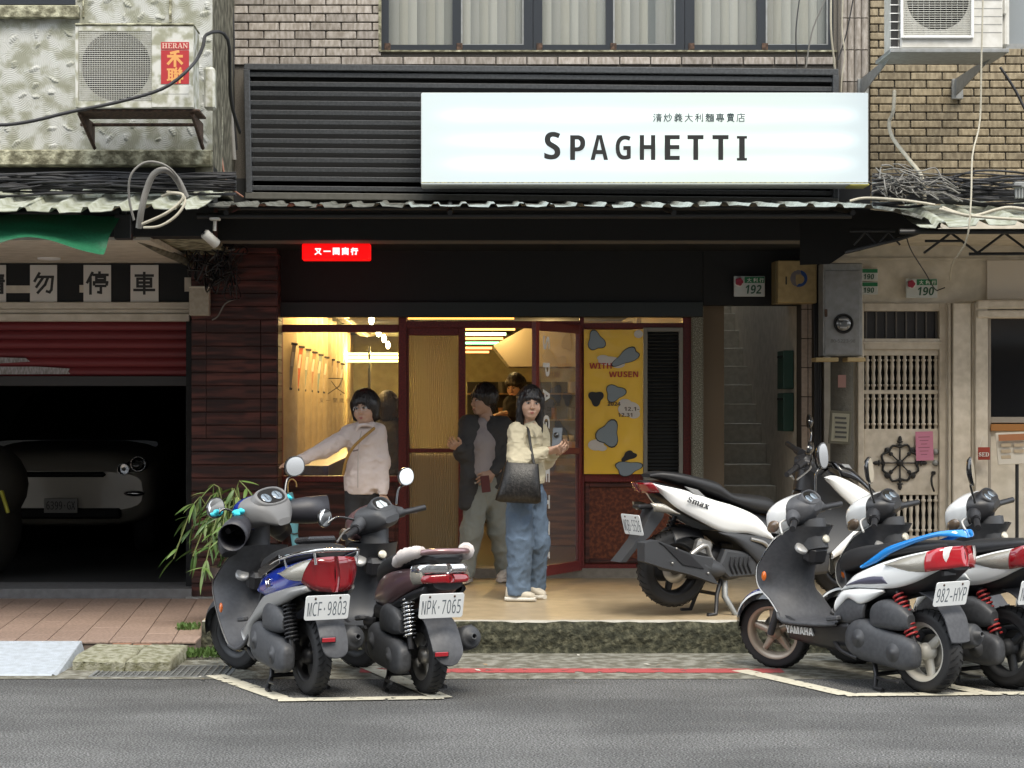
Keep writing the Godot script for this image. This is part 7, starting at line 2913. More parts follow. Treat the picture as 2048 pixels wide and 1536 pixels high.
		mb.tube(curve([Vector3(gr[0] + 0.045, gr[1], s * gr[2]), Vector3(gr[0] + 0.06, gr[1] - 0.01, s * (gr[2] + 0.08)), Vector3(gr[3] + 0.07, gr[4] - 0.03, s * gr[5])], 10), 0.0065, 6)
		part(o, "brake_lever", mb, C.get("lever", M.alloy), true).transform = St
		var mi = P.call("mirror")
		if s < 0 and S.has("mirror_left"):
			mi = S.mirror_left
		if C.get("mirrors", [true, true])[0 if s < 0 else 1]:
			mirror_of(o, Vector3(mi[0], mi[1], s * mi[2]), Vector3(mi[3], mi[4], s * mi[5]), C.get("mirror_size", Vector3(0.03, 0.075, 0.05)), C.get("mirror_face", Basis(Vector3.UP, -0.12 * s)), St, C.get("mirror_round", 2.4))
	# lock, tank cap, reflector, hook
	var inn = P.call("inner")
	mb = MB.new()
	var kx: float = inn[1][0] + 0.005
	mb.lathe(Vector3(kx - 0.02, inn[1][2] + 0.0, 0.02), Vector3(-1, 0.35, 0), [Vector2(0, 0.026), Vector2(0.014, 0.026), Vector2(0.017, 0.021), Vector2(0.017, 0)], 16)
	part(o, "key_lock", mb, mat(0.5, 0.47, 0.38, 0.35, {"met": 0.4}), true)
	mb = MB.new()
	mb.lathe(Vector3(inn[2][0] - 0.005, inn[2][2] + 0.05, -0.1), Vector3(-0.7, 0.7, -0.1), [Vector2(0, 0.042), Vector2(0.016, 0.042), Vector2(0.021, 0.034), Vector2(0.021, 0)], 18)
	part(o, "cap", mb, M.silver_paint, true)
	mb = MB.new()
	mb.rbox(Vector3(inn[2][0] - 0.02, inn[2][2] + 0.02, 0), Vector3(0.1, 0.12, 0.14), 0.025, Basis(Vector3.BACK, 0.3))
	part(o, "key_housing", mb, M.plastic_dark, true)
	mb = MB.new()
	mb.ball(Vector3(inn[4][1] - 0.045, inn[4][3] + 0.06, -0.216), Vector3(0.02, 0.03, 0.01), Basis(Vector3.BACK, 0.1))
	part(o, "side_reflector", mb, M.amber, true)
	# rear: mudguard, plate, shock, engine, muffler, stand
	part(o, "mudguard", saddle(P.call("mud"), 0.008, 6), C.get("mud", M.plastic_worn), true)
	var pa = P.call("plate_at")
	number_plate(o, Vector3(pa[0] - 0.012, pa[1], P.call("tail_z")), Basis(Vector3(0, 0, 1), Vector3(-0.24, 0.97, 0), Vector3(-0.97, -0.24, 0)).orthonormalized(), C.plate_text)
	if C.has("reflector"):
		mb = MB.new()
		mb.rbox(Vector3(C.reflector[0], C.reflector[1], P.call("tail_z") + C.get("reflector_z", 0.0)), Vector3(0.014, 0.036, 0.09), 0.004, Basis(Vector3.BACK, 0.15))
		var rf2 := part(o, "rear_reflector", mb, M.plastic_dark, true)
		mb = MB.new()
		mb.rbox(Vector3(C.reflector[0] - 0.007, C.reflector[1], P.call("tail_z") + C.get("reflector_z", 0.0)), Vector3(0.006, 0.024, 0.078), 0.002, Basis(Vector3.BACK, 0.15))
		part(rf2, "lens", mb, M.red_lens_bright, true)
	var sh = P.call("shock")
	spring(o, Vector3(sh[0], sh[1], -0.135), Vector3(sh[2], sh[3], -0.135), C.spring)
	var cy: float = P.call("cvt_y")
	part(o, "belt_cover", hull([[0.47, 0.275 + cy, 0.05, 0.03, -0.15], [0.42, 0.28 + cy, 0.095, 0.055, -0.15], [0.33, 0.28 + cy, 0.12, 0.06, -0.155], [0.18, 0.255 + cy, 0.105, 0.055, -0.16], [0.02, 0.235 + cy, 0.098, 0.05, -0.165], [-0.07, 0.228 + cy, 0.07, 0.04, -0.165], [-0.09, 0.228 + cy, 0.03, 0.02, -0.165]], 3.0), M.engine, true)
	mb = MB.new()
	for q in [[0.33, 0.29], [0.06, 0.235]]:
		mb = MB.new()
		mb.lathe(Vector3(q[0], q[1] + cy, -0.205), Vector3.FORWARD, [Vector2(-0.01, 0.06), Vector2(0.012, 0.052), Vector2(0.014, 0.02), Vector2(0.02, 0.018), Vector2(0.02, 0)], 16)
		part(o, "belt_cover_boss", mb, M.engine, true)
	part(o, "air_cleaner", hull([[0.29, 0.40 + cy, 0.03, 0.02, -0.14], [0.25, 0.42 + cy, 0.07, 0.05, -0.145], [0.16, 0.44 + cy, 0.085, 0.06, -0.15], [0.05, 0.43 + cy, 0.075, 0.055, -0.15], [-0.02, 0.41 + cy, 0.04, 0.03, -0.15]], 3.4), M.engine, true)
	part(o, "engine_block", hull([[0.55, 0.24, 0.05, 0.07], [0.45, 0.27, 0.10, 0.10], [0.25, 0.28, 0.12, 0.10], [0.1, 0.27, 0.08, 0.09]], 3.0), M.plastic_dark, true)
	mb = MB.new()
	var ma := Vector3(0.32, 0.24, 0.16)
	var mz := Vector3(-0.2, 0.335, 0.185)
	var L := ma.distance_to(mz)
	mb.lathe(ma, mz - ma, [Vector2(0, 0.02), Vector2(0.06, 0.05), Vector2(0.12, 0.066), Vector2(L - 0.06, 0.07), Vector2(L - 0.02, 0.066), Vector2(L, 0.05), Vector2(L - 0.004, 0.026), Vector2(L + 0.035, 0.019), Vector2(L + 0.035, 0.012), Vector2(L - 0.02, 0.012)], 24)
	part(o, "muffler", mb, M.plastic, true)
	mb = MB.new()
	mb.rbox(ma.lerp(mz, 0.55) + Vector3(0, 0.03, 0.05), Vector3(0.3, 0.09, 0.02), 0.008, Basis(Vector3.BACK, -0.18))
	part(o, "heat_shield", mb, M.plastic, true)
	mb = MB.new()
	for s in [-1, 1]:
		mb.tube([Vector3(0.32, 0.18, s * 0.10), Vector3(0.27, 0.08, s * 0.13), Vector3(0.24, 0.012 - lift, s * 0.17), Vector3(0.17, 0.008 - lift, s * 0.18)], [0.016, 0.015, 0.014, 0.014], 7)
	mb.tube([Vector3(0.27, 0.085, -0.13), Vector3(0.27, 0.085, 0.13)], 0.013, 7)
	mb.tube([Vector3(0.26, 0.07, -0.14), Vector3(0.12, 0.07, -0.2), Vector3(0.02, 0.075, -0.21)], 0.009, 6)
	part(o, "centre_stand", mb, M.plastic_dark, true)
	mb = MB.new()
	mb.tube(curve([Vector3(0.6, 0.24, -0.14), Vector3(0.5, 0.2, -0.18), Vector3(0.36, 0.17, -0.19)], 8), 0.012, 6)
	part(o, "side_stand", mb, M.plastic_dark, true)
	mb = MB.new()
	mb.rbox(Vector3(0.54, 0.385, -0.205), Vector3(0.10, 0.03, 0.04), 0.008, Basis(Vector3.BACK, -0.15))
	part(o, "footpeg", mb, M.plastic_worn, true)
	return o

func over(a: Dictionary, b: Dictionary) -> Dictionary:
	var d := a.duplicate()
	d.merge(b, true)
	return d

func scooters() -> void:
	# blue one at the kerb, with hand muffs
	var B := {
		"wb": 1.2, "rr": 0.218, "rf": 0.215, "tw": 0.105, "rim_r": 0.138, "steer": 0.42,
		"side_top": [[0.43, 0.575, 0.14], [0.337, 0.64, 0.16], [0.184, 0.69, 0.17], [0.0, 0.725, 0.168], [-0.15, 0.755, 0.155], [-0.27, 0.785, 0.12]],
		"side_bot": [[0.414, 0.544, 0.14], [0.275, 0.539, 0.16], [0.1, 0.565, 0.17], [-0.06, 0.60, 0.165], [-0.17, 0.635, 0.15], [-0.26, 0.655, 0.12]],
		"lens_top": [[0.02, 0.69, 0.178], [-0.12, 0.735, 0.172], [-0.25, 0.775, 0.14], [-0.315, 0.787, 0.11]], "lens_bot": [[0.01, 0.684, 0.178], [-0.07, 0.662, 0.176], [-0.17, 0.66, 0.164], [-0.25, 0.665, 0.14]],
		"red_top": [[-0.318, 0.79, 0.112], [-0.335, 0.797, 0.06], [-0.34, 0.80, 0.0]], "red_bot": [[-0.245, 0.655, 0.146], [-0.315, 0.615, 0.09], [-0.345, 0.605, 0.0]],
		"low_top": [[0.60, 0.31, 0.19], [0.44, 0.405, 0.19], [0.34, 0.48, 0.185], [0.254, 0.54, 0.18], [0.05, 0.585, 0.178], [-0.12, 0.62, 0.17], [-0.27, 0.645, 0.13]],
		"low_bot": [[0.49, 0.225, 0.18], [0.45, 0.29, 0.185], [0.40, 0.37, 0.187], [0.2, 0.46, 0.18], [-0.03, 0.528, 0.176], [-0.18, 0.58, 0.162], [-0.28, 0.61, 0.13]],
		"grey_top": [[0.52, 0.30, 0.17], [0.46, 0.34, 0.17], [0.42, 0.36, 0.17]], "grey_bot": [[0.50, 0.24, 0.17], [0.46, 0.28, 0.17], [0.42, 0.33, 0.17]],
		"core": [[0.48, 0.46, 0.08, 0.11], [0.3, 0.55, 0.10, 0.14], [0.05, 0.62, 0.10, 0.145], [-0.15, 0.67, 0.09, 0.13], [-0.3, 0.70, 0.06, 0.09]],
		"seat": [[0.55, 0.62, 0.03, 0.07], [0.5, 0.66, 0.06, 0.11], [0.37, 0.70, 0.065, 0.15], [0.2, 0.745, 0.065, 0.165], [0.06, 0.775, 0.062, 0.165], [-0.08, 0.80, 0.058, 0.15], [-0.22, 0.815, 0.045, 0.12], [-0.29, 0.815, 0.02, 0.08]],
		"inner": [[0.68, 0.75, 0.80, 0.79, 0.16], [0.76, 0.93, 0.68, 0.64, 0.2], [0.83, 1.02, 0.56, 0.55, 0.21], [0.83, 0.99, 0.44, 0.455, 0.21], [0.80, 0.92, 0.35, 0.36, 0.21], [0.75, 0.84, 0.29, 0.28, 0.21], [0.68, 0.74, 0.265, 0.22, 0.21], [0.60, 0.63, 0.265, 0.21, 0.205], [0.52, 0.52, 0.28, 0.25, 0.2], [0.47, 0.47, 0.34, 0.32, 0.18], [0.44, 0.44, 0.46, 0.45, 0.15], [0.45, 0.45, 0.58, 0.57, 0.12], [0.47, 0.47, 0.62, 0.61, 0.1]],
		"apron": [[0.9, 0.755, 0.80, 0.79, 0.165], [1.08, 0.935, 0.68, 0.64, 0.205], [1.16, 1.025, 0.56, 0.55, 0.215], [1.12, 0.995, 0.44, 0.455, 0.215], [1.04, 0.925, 0.35, 0.36, 0.215], [0.95, 0.845, 0.27, 0.28, 0.215], [0.82, 0.745, 0.21, 0.215, 0.215], [0.66, 0.635, 0.19, 0.2, 0.21]],
		"belly_top": [[0.74, 0.23, 0.17], [0.66, 0.21, 0.17], [0.58, 0.22, 0.17], [0.5, 0.25, 0.16]], "belly_bot": [[0.72, 0.19, 0.12], [0.66, 0.17, 0.12], [0.58, 0.17, 0.12], [0.5, 0.18, 0.12]],
		"cowl_front": [[0.98, 0.94, 0.03, 0.05], [0.95, 0.955, 0.08, 0.11], [0.88, 0.98, 0.1, 0.16], [0.82, 0.995, 0.1, 0.18]],
		"cowl_back": [[0.82, 0.995, 0.098, 0.178], [0.75, 1.0, 0.09, 0.165], [0.68, 0.99, 0.07, 0.13], [0.64, 0.96, 0.05, 0.08], [0.62, 0.93, 0.02, 0.05]],
		"gauge": [0.70, 1.085, 0.105, 0.062], "grip": [0.80, 0.965, 0.16, 0.72, 0.95, 0.36], "mirror": [0.80, 1.05, 0.2, 0.80, 1.20, 0.32], "mirror_left": [0.80, 1.02, 0.2, 0.86, 1.075, 0.30],
		"plate_at": [-0.335, 0.525], "tail_z": -0.05, "shock": [0.0, 0.55, -0.06, 0.26], "cvt_y": -0.005,
		"mud": [[0.0, 0.0, 0.56, 0.55, 0.07], [-0.16, -0.16, 0.53, 0.52, 0.08], [-0.27, -0.26, 0.46, 0.455, 0.08], [-0.335, -0.325, 0.36, 0.355, 0.08], [-0.36, -0.355, 0.28, 0.285, 0.07], [-0.365, -0.36, 0.25, 0.26, 0.05]],
	}
	var o := make_scooter("scooter", "blue and silver scooter with black hand muffs tied with teal cloth", scooter_pose(622, 1390, 0, 63.5), B, {"rim": M.plastic, "rim_rear": M.plastic_dark, "fender": M.plastic, "inner": M.plastic_worn, "apron": M.silver_paint, "side": M.blue_paint, "low": M.silver_paint, "corner": M.silver_paint, "cowl": M.blue_paint, "dash": mat(0.15, 0.15, 0.15, 0.55), "plate_text": "MCF·9803", "spring": M.plastic_dark, "reflector": [-0.365, 0.35], "mirror_size": Vector3(0.03, 0.062, 0.075), "mirror_round": 2.2})
	var axb := Vector3(-0.42, 0.9, 0).normalized()
	var pivb := Vector3(1.2 - 0.33, 0.95, 0)
	var Rb := Basis(axb, 0.42)
	var Sb := Transform3D(Rb, pivb - Rb * pivb)
	for s in [-1, 1]:
		var mb := MB.new()
		var a := Vector3(0.82, 0.95, s * 0.16)
		var dv := Vector3(-0.17, -0.03, s * 0.24)
		mb.lathe(a, dv, [Vector2(0, 0.045), Vector2(0.05, 0.07), Vector2(0.16, 0.082), Vector2(0.29, 0.084), Vector2(0.29, 0.079), Vector2(0.16, 0.076), Vector2(0.04, 0.06)], 22)
		var mf := part(o, "hand_muff", mb, mat(0.022, 0.022, 0.028, 0.5, {"bump": M.bfine, "bscale": 0.2, "scale": 3.0}), true)
		mf.transform = Sb
		mb = MB.new()
		for k in 6:
			mb.ball(a + dv * 0.14 + Vector3(-0.02 + 0.012 * (k % 3), 0.075 + 0.01 * (k % 2), (k - 2.5) * 0.012), Vector3(0.03, 0.016, 0.014), Basis(Vector3.UP, k * 1.1), 6, 8)
		part(mf, "teal_tie", mb, M.teal_cloth, true)
		mb = MB.new()
		mb.tube(curve([Vector3(0.84, 0.93, s * 0.1), Vector3(0.9, 0.85, s * 0.2), Vector3(0.88, 0.78, s * 0.24)], 8), [0.05, 0.06, 0.07, 0.075, 0.075, 0.07, 0.06, 0.045], 10)
		part(mf, "muff_apron", mb, M.plastic_dark, true)
	var mb := MB.new()
	for s in [-1, 1]:
		mb.tube(curve([Vector3(0.33, 0.665, s * 0.165), Vector3(0.1, 0.745, s * 0.18), Vector3(-0.14, 0.80, s * 0.17), Vector3(-0.36, 0.835, s * 0.13), Vector3(-0.40, 0.84, s * 0.06), Vector3(-0.405, 0.84, 0)], 22), 0.011, 8)
		for q in [[0.25, 0.66, 0.69], [-0.05, 0.72, 0.775], [-0.36, 0.76, 0.83]]:
			mb.cyl(Vector3(q[0], q[1], s * (0.165 if q[0] > -0.2 else 0.12)), Vector3(q[0], q[2], s * (0.178 if q[0] > -0.2 else 0.13)), 0.007, -1, 6)
	part(o, "chrome_rail", mb, M.chrome, true)
	mb = MB.new()
	for s in [-1]:
		mb.rbox(Vector3(0.17, 0.715, s * 0.186), Vector3(0.34, 0.05, 0.004), 0.002, Basis(Vector3.BACK, -0.32))
	part(o, "chrome_trim", mb, M.chrome, true)
	mb = MB.new()
	mb.rbox(Vector3(-0.06, 0.872, 0.0), Vector3(0.22, 0.035, 0.17), 0.012, Basis(Vector3.BACK, -0.1))
	single("folded_raincoat", "small folded black glossy pouch lying on the blue scooter seat", "pouch", mb, mat(0.02, 0.02, 0.022, 0.25, {"bump": M.brough, "bscale": 0.6, "scale": 6.0})).transform = o.transform
	letters(o, "emblem", "V2", Transform3D(Basis(Vector3.UP, PI).rotated(Vector3.RIGHT, 0.0) * Basis(Vector3.BACK, 0.25), Vector3(0.17, 0.62, -0.192)), 0.05, 0.08, M.chrome, 0.004, "Droid Sans", 700)

	# mauve one
	var MV := {
		"wb": 1.19, "rr": 0.215, "rf": 0.212, "tw": 0.105, "rim_r": 0.135, "steer": 0.5,
		"side_top": [[0.45, 0.50, 0.13], [0.42, 0.56, 0.15], [0.27, 0.64, 0.168], [0.1, 0.685, 0.17], [-0.08, 0.715, 0.155], [-0.2, 0.73, 0.12]],
		"side_bot": [[0.45, 0.49, 0.13], [0.36, 0.475, 0.15], [0.22, 0.485, 0.168], [0.11, 0.515, 0.17], [-0.05, 0.58, 0.155], [-0.19, 0.63, 0.12]],
		"lens_top": [[-0.14, 0.728, 0.146], [-0.19, 0.735, 0.138], [-0.245, 0.742, 0.12]], "lens_bot": [[-0.16, 0.63, 0.146], [-0.2, 0.637, 0.14], [-0.255, 0.645, 0.122]],
		"red_top": [[-0.26, 0.69, 0.118], [-0.30, 0.695, 0.09], [-0.325, 0.70, 0.0]], "red_bot": [[-0.262, 0.645, 0.12], [-0.305, 0.65, 0.09], [-0.33, 0.652, 0.0]],
		"low_top": [[0.42, 0.48, 0.15], [0.3, 0.475, 0.165], [0.15, 0.50, 0.165], [-0.1, 0.585, 0.145], [-0.25, 0.63, 0.115]], "low_bot": [[0.42, 0.40, 0.155], [0.3, 0.405, 0.165], [0.15, 0.45, 0.16], [-0.1, 0.54, 0.14], [-0.25, 0.59, 0.11]],
		"grey_top": [[0.56, 0.39, 0.17], [0.48, 0.39, 0.17], [0.40, 0.40, 0.165]], "grey_bot": [[0.56, 0.33, 0.17], [0.48, 0.325, 0.17], [0.42, 0.34, 0.165]],
		"core": [[0.46, 0.47, 0.07, 0.11], [0.3, 0.54, 0.09, 0.14], [0.05, 0.60, 0.09, 0.145], [-0.15, 0.65, 0.08, 0.125], [-0.3, 0.66, 0.05, 0.09]],
		"seat": [[0.58, 0.58, 0.03, 0.06], [0.54, 0.62, 0.06, 0.10], [0.40, 0.665, 0.065, 0.145], [0.22, 0.715, 0.065, 0.165], [0.05, 0.75, 0.06, 0.165], [-0.12, 0.775, 0.05, 0.15], [-0.25, 0.78, 0.035, 0.11], [-0.3, 0.775, 0.015, 0.07]],
		"plate_at": [-0.325, 0.53], "tail_z": -0.055, "shock": [-0.03, 0.56, -0.09, 0.27], "cvt_y": -0.02,
		"mud": [[0.05, 0.05, 0.47, 0.44, 0.075], [-0.1, -0.1, 0.475, 0.45, 0.085], [-0.21, -0.2, 0.43, 0.41, 0.09], [-0.285, -0.27, 0.34, 0.33, 0.09], [-0.32, -0.31, 0.26, 0.265, 0.085], [-0.33, -0.325, 0.20, 0.215, 0.05]],
		"gauge": [0.775, 1.03, 0.065, 0.055],
		"cowl_front": [[1.04, 0.88, 0.03, 0.05], [1.02, 0.885, 0.06, 0.1], [0.96, 0.91, 0.09, 0.14], [0.89, 0.935, 0.095, 0.15]],
		"cowl_back": [[0.89, 0.935, 0.09, 0.145], [0.82, 0.945, 0.08, 0.13], [0.75, 0.95, 0.06, 0.1], [0.71, 0.94, 0.02, 0.06]],
		"grip": [0.84, 0.93, 0.14, 0.77, 0.92, 0.36], "mirror": [0.85, 0.98, 0.2, 0.82, 1.13, 0.3], "mirror_left": [0.85, 0.98, 0.18, 0.93, 1.03, 0.33],
		"inner": [[0.74, 0.86, 0.80, 0.80, 0.15], [0.79, 0.96, 0.73, 0.73, 0.18], [0.84, 1.03, 0.64, 0.64, 0.2], [0.87, 1.06, 0.56, 0.57, 0.2], [0.88, 1.04, 0.48, 0.49, 0.2], [0.87, 0.98, 0.40, 0.42, 0.2], [0.84, 0.92, 0.35, 0.36, 0.2], [0.78, 0.86, 0.335, 0.33, 0.2], [0.62, 0.64, 0.335, 0.33, 0.2], [0.52, 0.50, 0.35, 0.34, 0.18], [0.48, 0.47, 0.43, 0.41, 0.15], [0.5, 0.48, 0.52, 0.52, 0.12], [0.52, 0.51, 0.57, 0.57, 0.1]],
		"apron": [[0.98, 0.865, 0.80, 0.80, 0.155], [1.1, 0.965, 0.73, 0.73, 0.185], [1.17, 1.035, 0.64, 0.64, 0.205], [1.19, 1.065, 0.56, 0.57, 0.205], [1.16, 1.045, 0.48, 0.49, 0.205], [1.08, 0.985, 0.40, 0.42, 0.205], [0.99, 0.925, 0.35, 0.36, 0.205]],
		"belly_top": [[0.9, 0.35, 0.18], [0.78, 0.325, 0.185], [0.6, 0.32, 0.185], [0.44, 0.34, 0.17]], "belly_bot": [[0.9, 0.21, 0.12], [0.76, 0.19, 0.13], [0.6, 0.18, 0.13], [0.47, 0.18, 0.13]],
	}
	o = make_scooter("scooter", "mauve scooter with cloth wrapped round its grab rail, nearest the doorway", scooter_pose(855, 1388, 0, 67.3), MV, {"rim": M.plastic, "rim_rear": M.alloy, "fender": M.mauve_paint, "inner": M.plastic, "apron": M.mauve_paint, "side": M.mauve_paint, "low": M.plastic_dark, "corner": M.plastic_dark, "cowl": M.mauve_paint, "dash": M.plastic, "plate_text": "NPK·7065", "one_dial": true, "dial": mat(0.45, 0.5, 0.52, 0.2), "spring": M.chrome, "reflector": [-0.335, 0.265], "mud": M.plastic_worn, "mirror_size": Vector3(0.03, 0.055, 0.062), "mirror_round": 2.2})
	mb = MB.new()
	mb.tube(curve([Vector3(0.0, 0.735, -0.165), Vector3(-0.12, 0.79, -0.16), Vector3(-0.28, 0.82, -0.12), Vector3(-0.33, 0.825, 0), Vector3(-0.28, 0.82, 0.12), Vector3(-0.12, 0.79, 0.16)], 24), 0.017, 8)
	part(o, "grab_rail", mb, M.mauve_paint, true)
	var fc := FastNoiseLite.new()
	fc.frequency = 9.0
	for q in [[[Vector3(0.04, 0.735, -0.175), Vector3(-0.08, 0.785, -0.175), Vector3(-0.2, 0.815, -0.15), Vector3(-0.25, 0.825, -0.13)], 0.04], [[Vector3(-0.24, 0.825, 0.13), Vector3(-0.2, 0.815, 0.15), Vector3(-0.15, 0.79, 0.165)], 0.045]]:
		mb = MB.new()
		var cv := curve(q[0], 16)
		var rad := []
		for i in 16:
			rad.append(q[1] * (0.6 + 0.4 * sin(PI * (i + 0.5) / 16)) * (1.0 + 0.3 * fc.get_noise_1d(i * 0.4)))
		mb.tube(cv, rad, 10)
		part(o, "wrapped_cloth", mb, mat(0.55, 0.50, 0.47, 0.9, {"bump": M.brough, "bscale": 1.0, "scale": 6.0}), true)
	mb = MB.new()
	panels(o, "chrome_band", [[-0.15, 0.74, 0.148], [-0.25, 0.752, 0.122], [-0.315, 0.755, 0.0]], [[-0.16, 0.685, 0.15], [-0.255, 0.698, 0.124], [-0.32, 0.702, 0.0]], mat(0.6, 0.6, 0.6, 0.1, {"met": 0.9}), 0.01, 0.004)

	# white and blue one at the other bay
	var W1 := {"rim": M.rim_gold, "rim_rear": M.rim_white, "fender": M.black_gloss, "stripe": M.blue_paint, "inner": M.plastic_worn, "apron": M.white_paint, "apron_stripe": mat(0.02, 0.05, 0.2, 0.25, {"coat": 0.6}), "side": M.white_paint, "low": M.white_paint, "cowl": M.white_paint, "red": M.red_lens_bright, "plate_text": "982-HYP", "spring": M.red_spring, "decal": mat(0.09, 0.09, 0.13, 0.35), "mirror_size": Vector3(0.03, 0.082, 0.055), "lever": mat(0.5, 0.5, 0.48, 0.4), "mirrors": [false, true]}
	o = make_scooter("scooter", "white scooter with a bright blue grab rail and torn mudguard", scooter_pose(1855, 1386, 0, 57), {}, W1)
	for s in [-1.0, 1.0]:
		part(o, "grab_rail", panel([[0.37, 0.70, 0.155], [0.25, 0.765, 0.165], [0.14, 0.825, 0.165], [-0.06, 0.888, 0.15], [-0.19, 0.925, 0.12], [-0.27, 0.937, 0.06], [-0.28, 0.937, 0.0]], [[0.36, 0.685, 0.158], [0.24, 0.728, 0.168], [0.13, 0.785, 0.168], [-0.06, 0.86, 0.153], [-0.19, 0.897, 0.124], [-0.29, 0.897, 0.06], [-0.305, 0.895, 0.0]], s, 0.008), M.sky_blue, true)
	letters(o, "lettering", "YAMAHA", Transform3D(Basis(Vector3.UP, PI) * Basis(Vector3.RIGHT, 0.15), Vector3(0.84, 0.285, -0.188)), 0.045, 0.23, M.white, 0.012, "Droid Sans", 700)
	mb = MB.new()
	mb.rbox(Vector3(-0.215, 0.695, -0.06), Vector3(0.02, 0.03, 0.1), 0.004)
	part(o, "badge_box", mb, M.plastic_dark, true)
	# its like at the frame's edge
	var W2 := over(W1, {"plate_text": "NWF·918", "red": M.red_lens, "apron_stripe": M.white_paint, "rim_rear": M.plastic, "rim": M.plastic, "stripe": M.black_gloss, "decal": mat(0.55, 0.58, 0.58, 0.3), "cowl": M.white_paint, "dash": M.plastic_dark, "mirrors": [true, false], "reflector": [-0.24, 0.70]})
	o = make_scooter("scooter", "white scooter with plain black seat, parked beside the blue railed one", scooter_pose(2020, 1376, 0, 57), {"plate_at": [-0.235, 0.575]}, W2)
	o = make_scooter("scooter", "white scooter with yellowed headlight at the menu stand, mostly hidden", scooter_pose(2222, 1372, 0, 59), {"steer": 0.5}, over(W2, {"plate_text": "882-KBD", "apron_stripe": M.white_paint, "mirror_size": Vector3(0.03, 0.09, 0.045), "mirror_round": 1.6, "mirrors": [true, false]}))
	mb = MB.new()
	mb.ball(Vector3(1.13, 0.96, 0), Vector3(0.03, 0.07, 0.09))
	part(o, "headlight", mb, mat(0.5, 0.42, 0.22, 0.15, {"coat": 1.0}), true).transform = Transform3D(Basis(Vector3(-0.42, 0.9, 0).normalized(), 0.5), Vector3(0.93, 0.95, 0) - Basis(Vector3(-0.42, 0.9, 0).normalized(), 0.5) * Vector3(0.93, 0.95, 0))
	big_scooter()

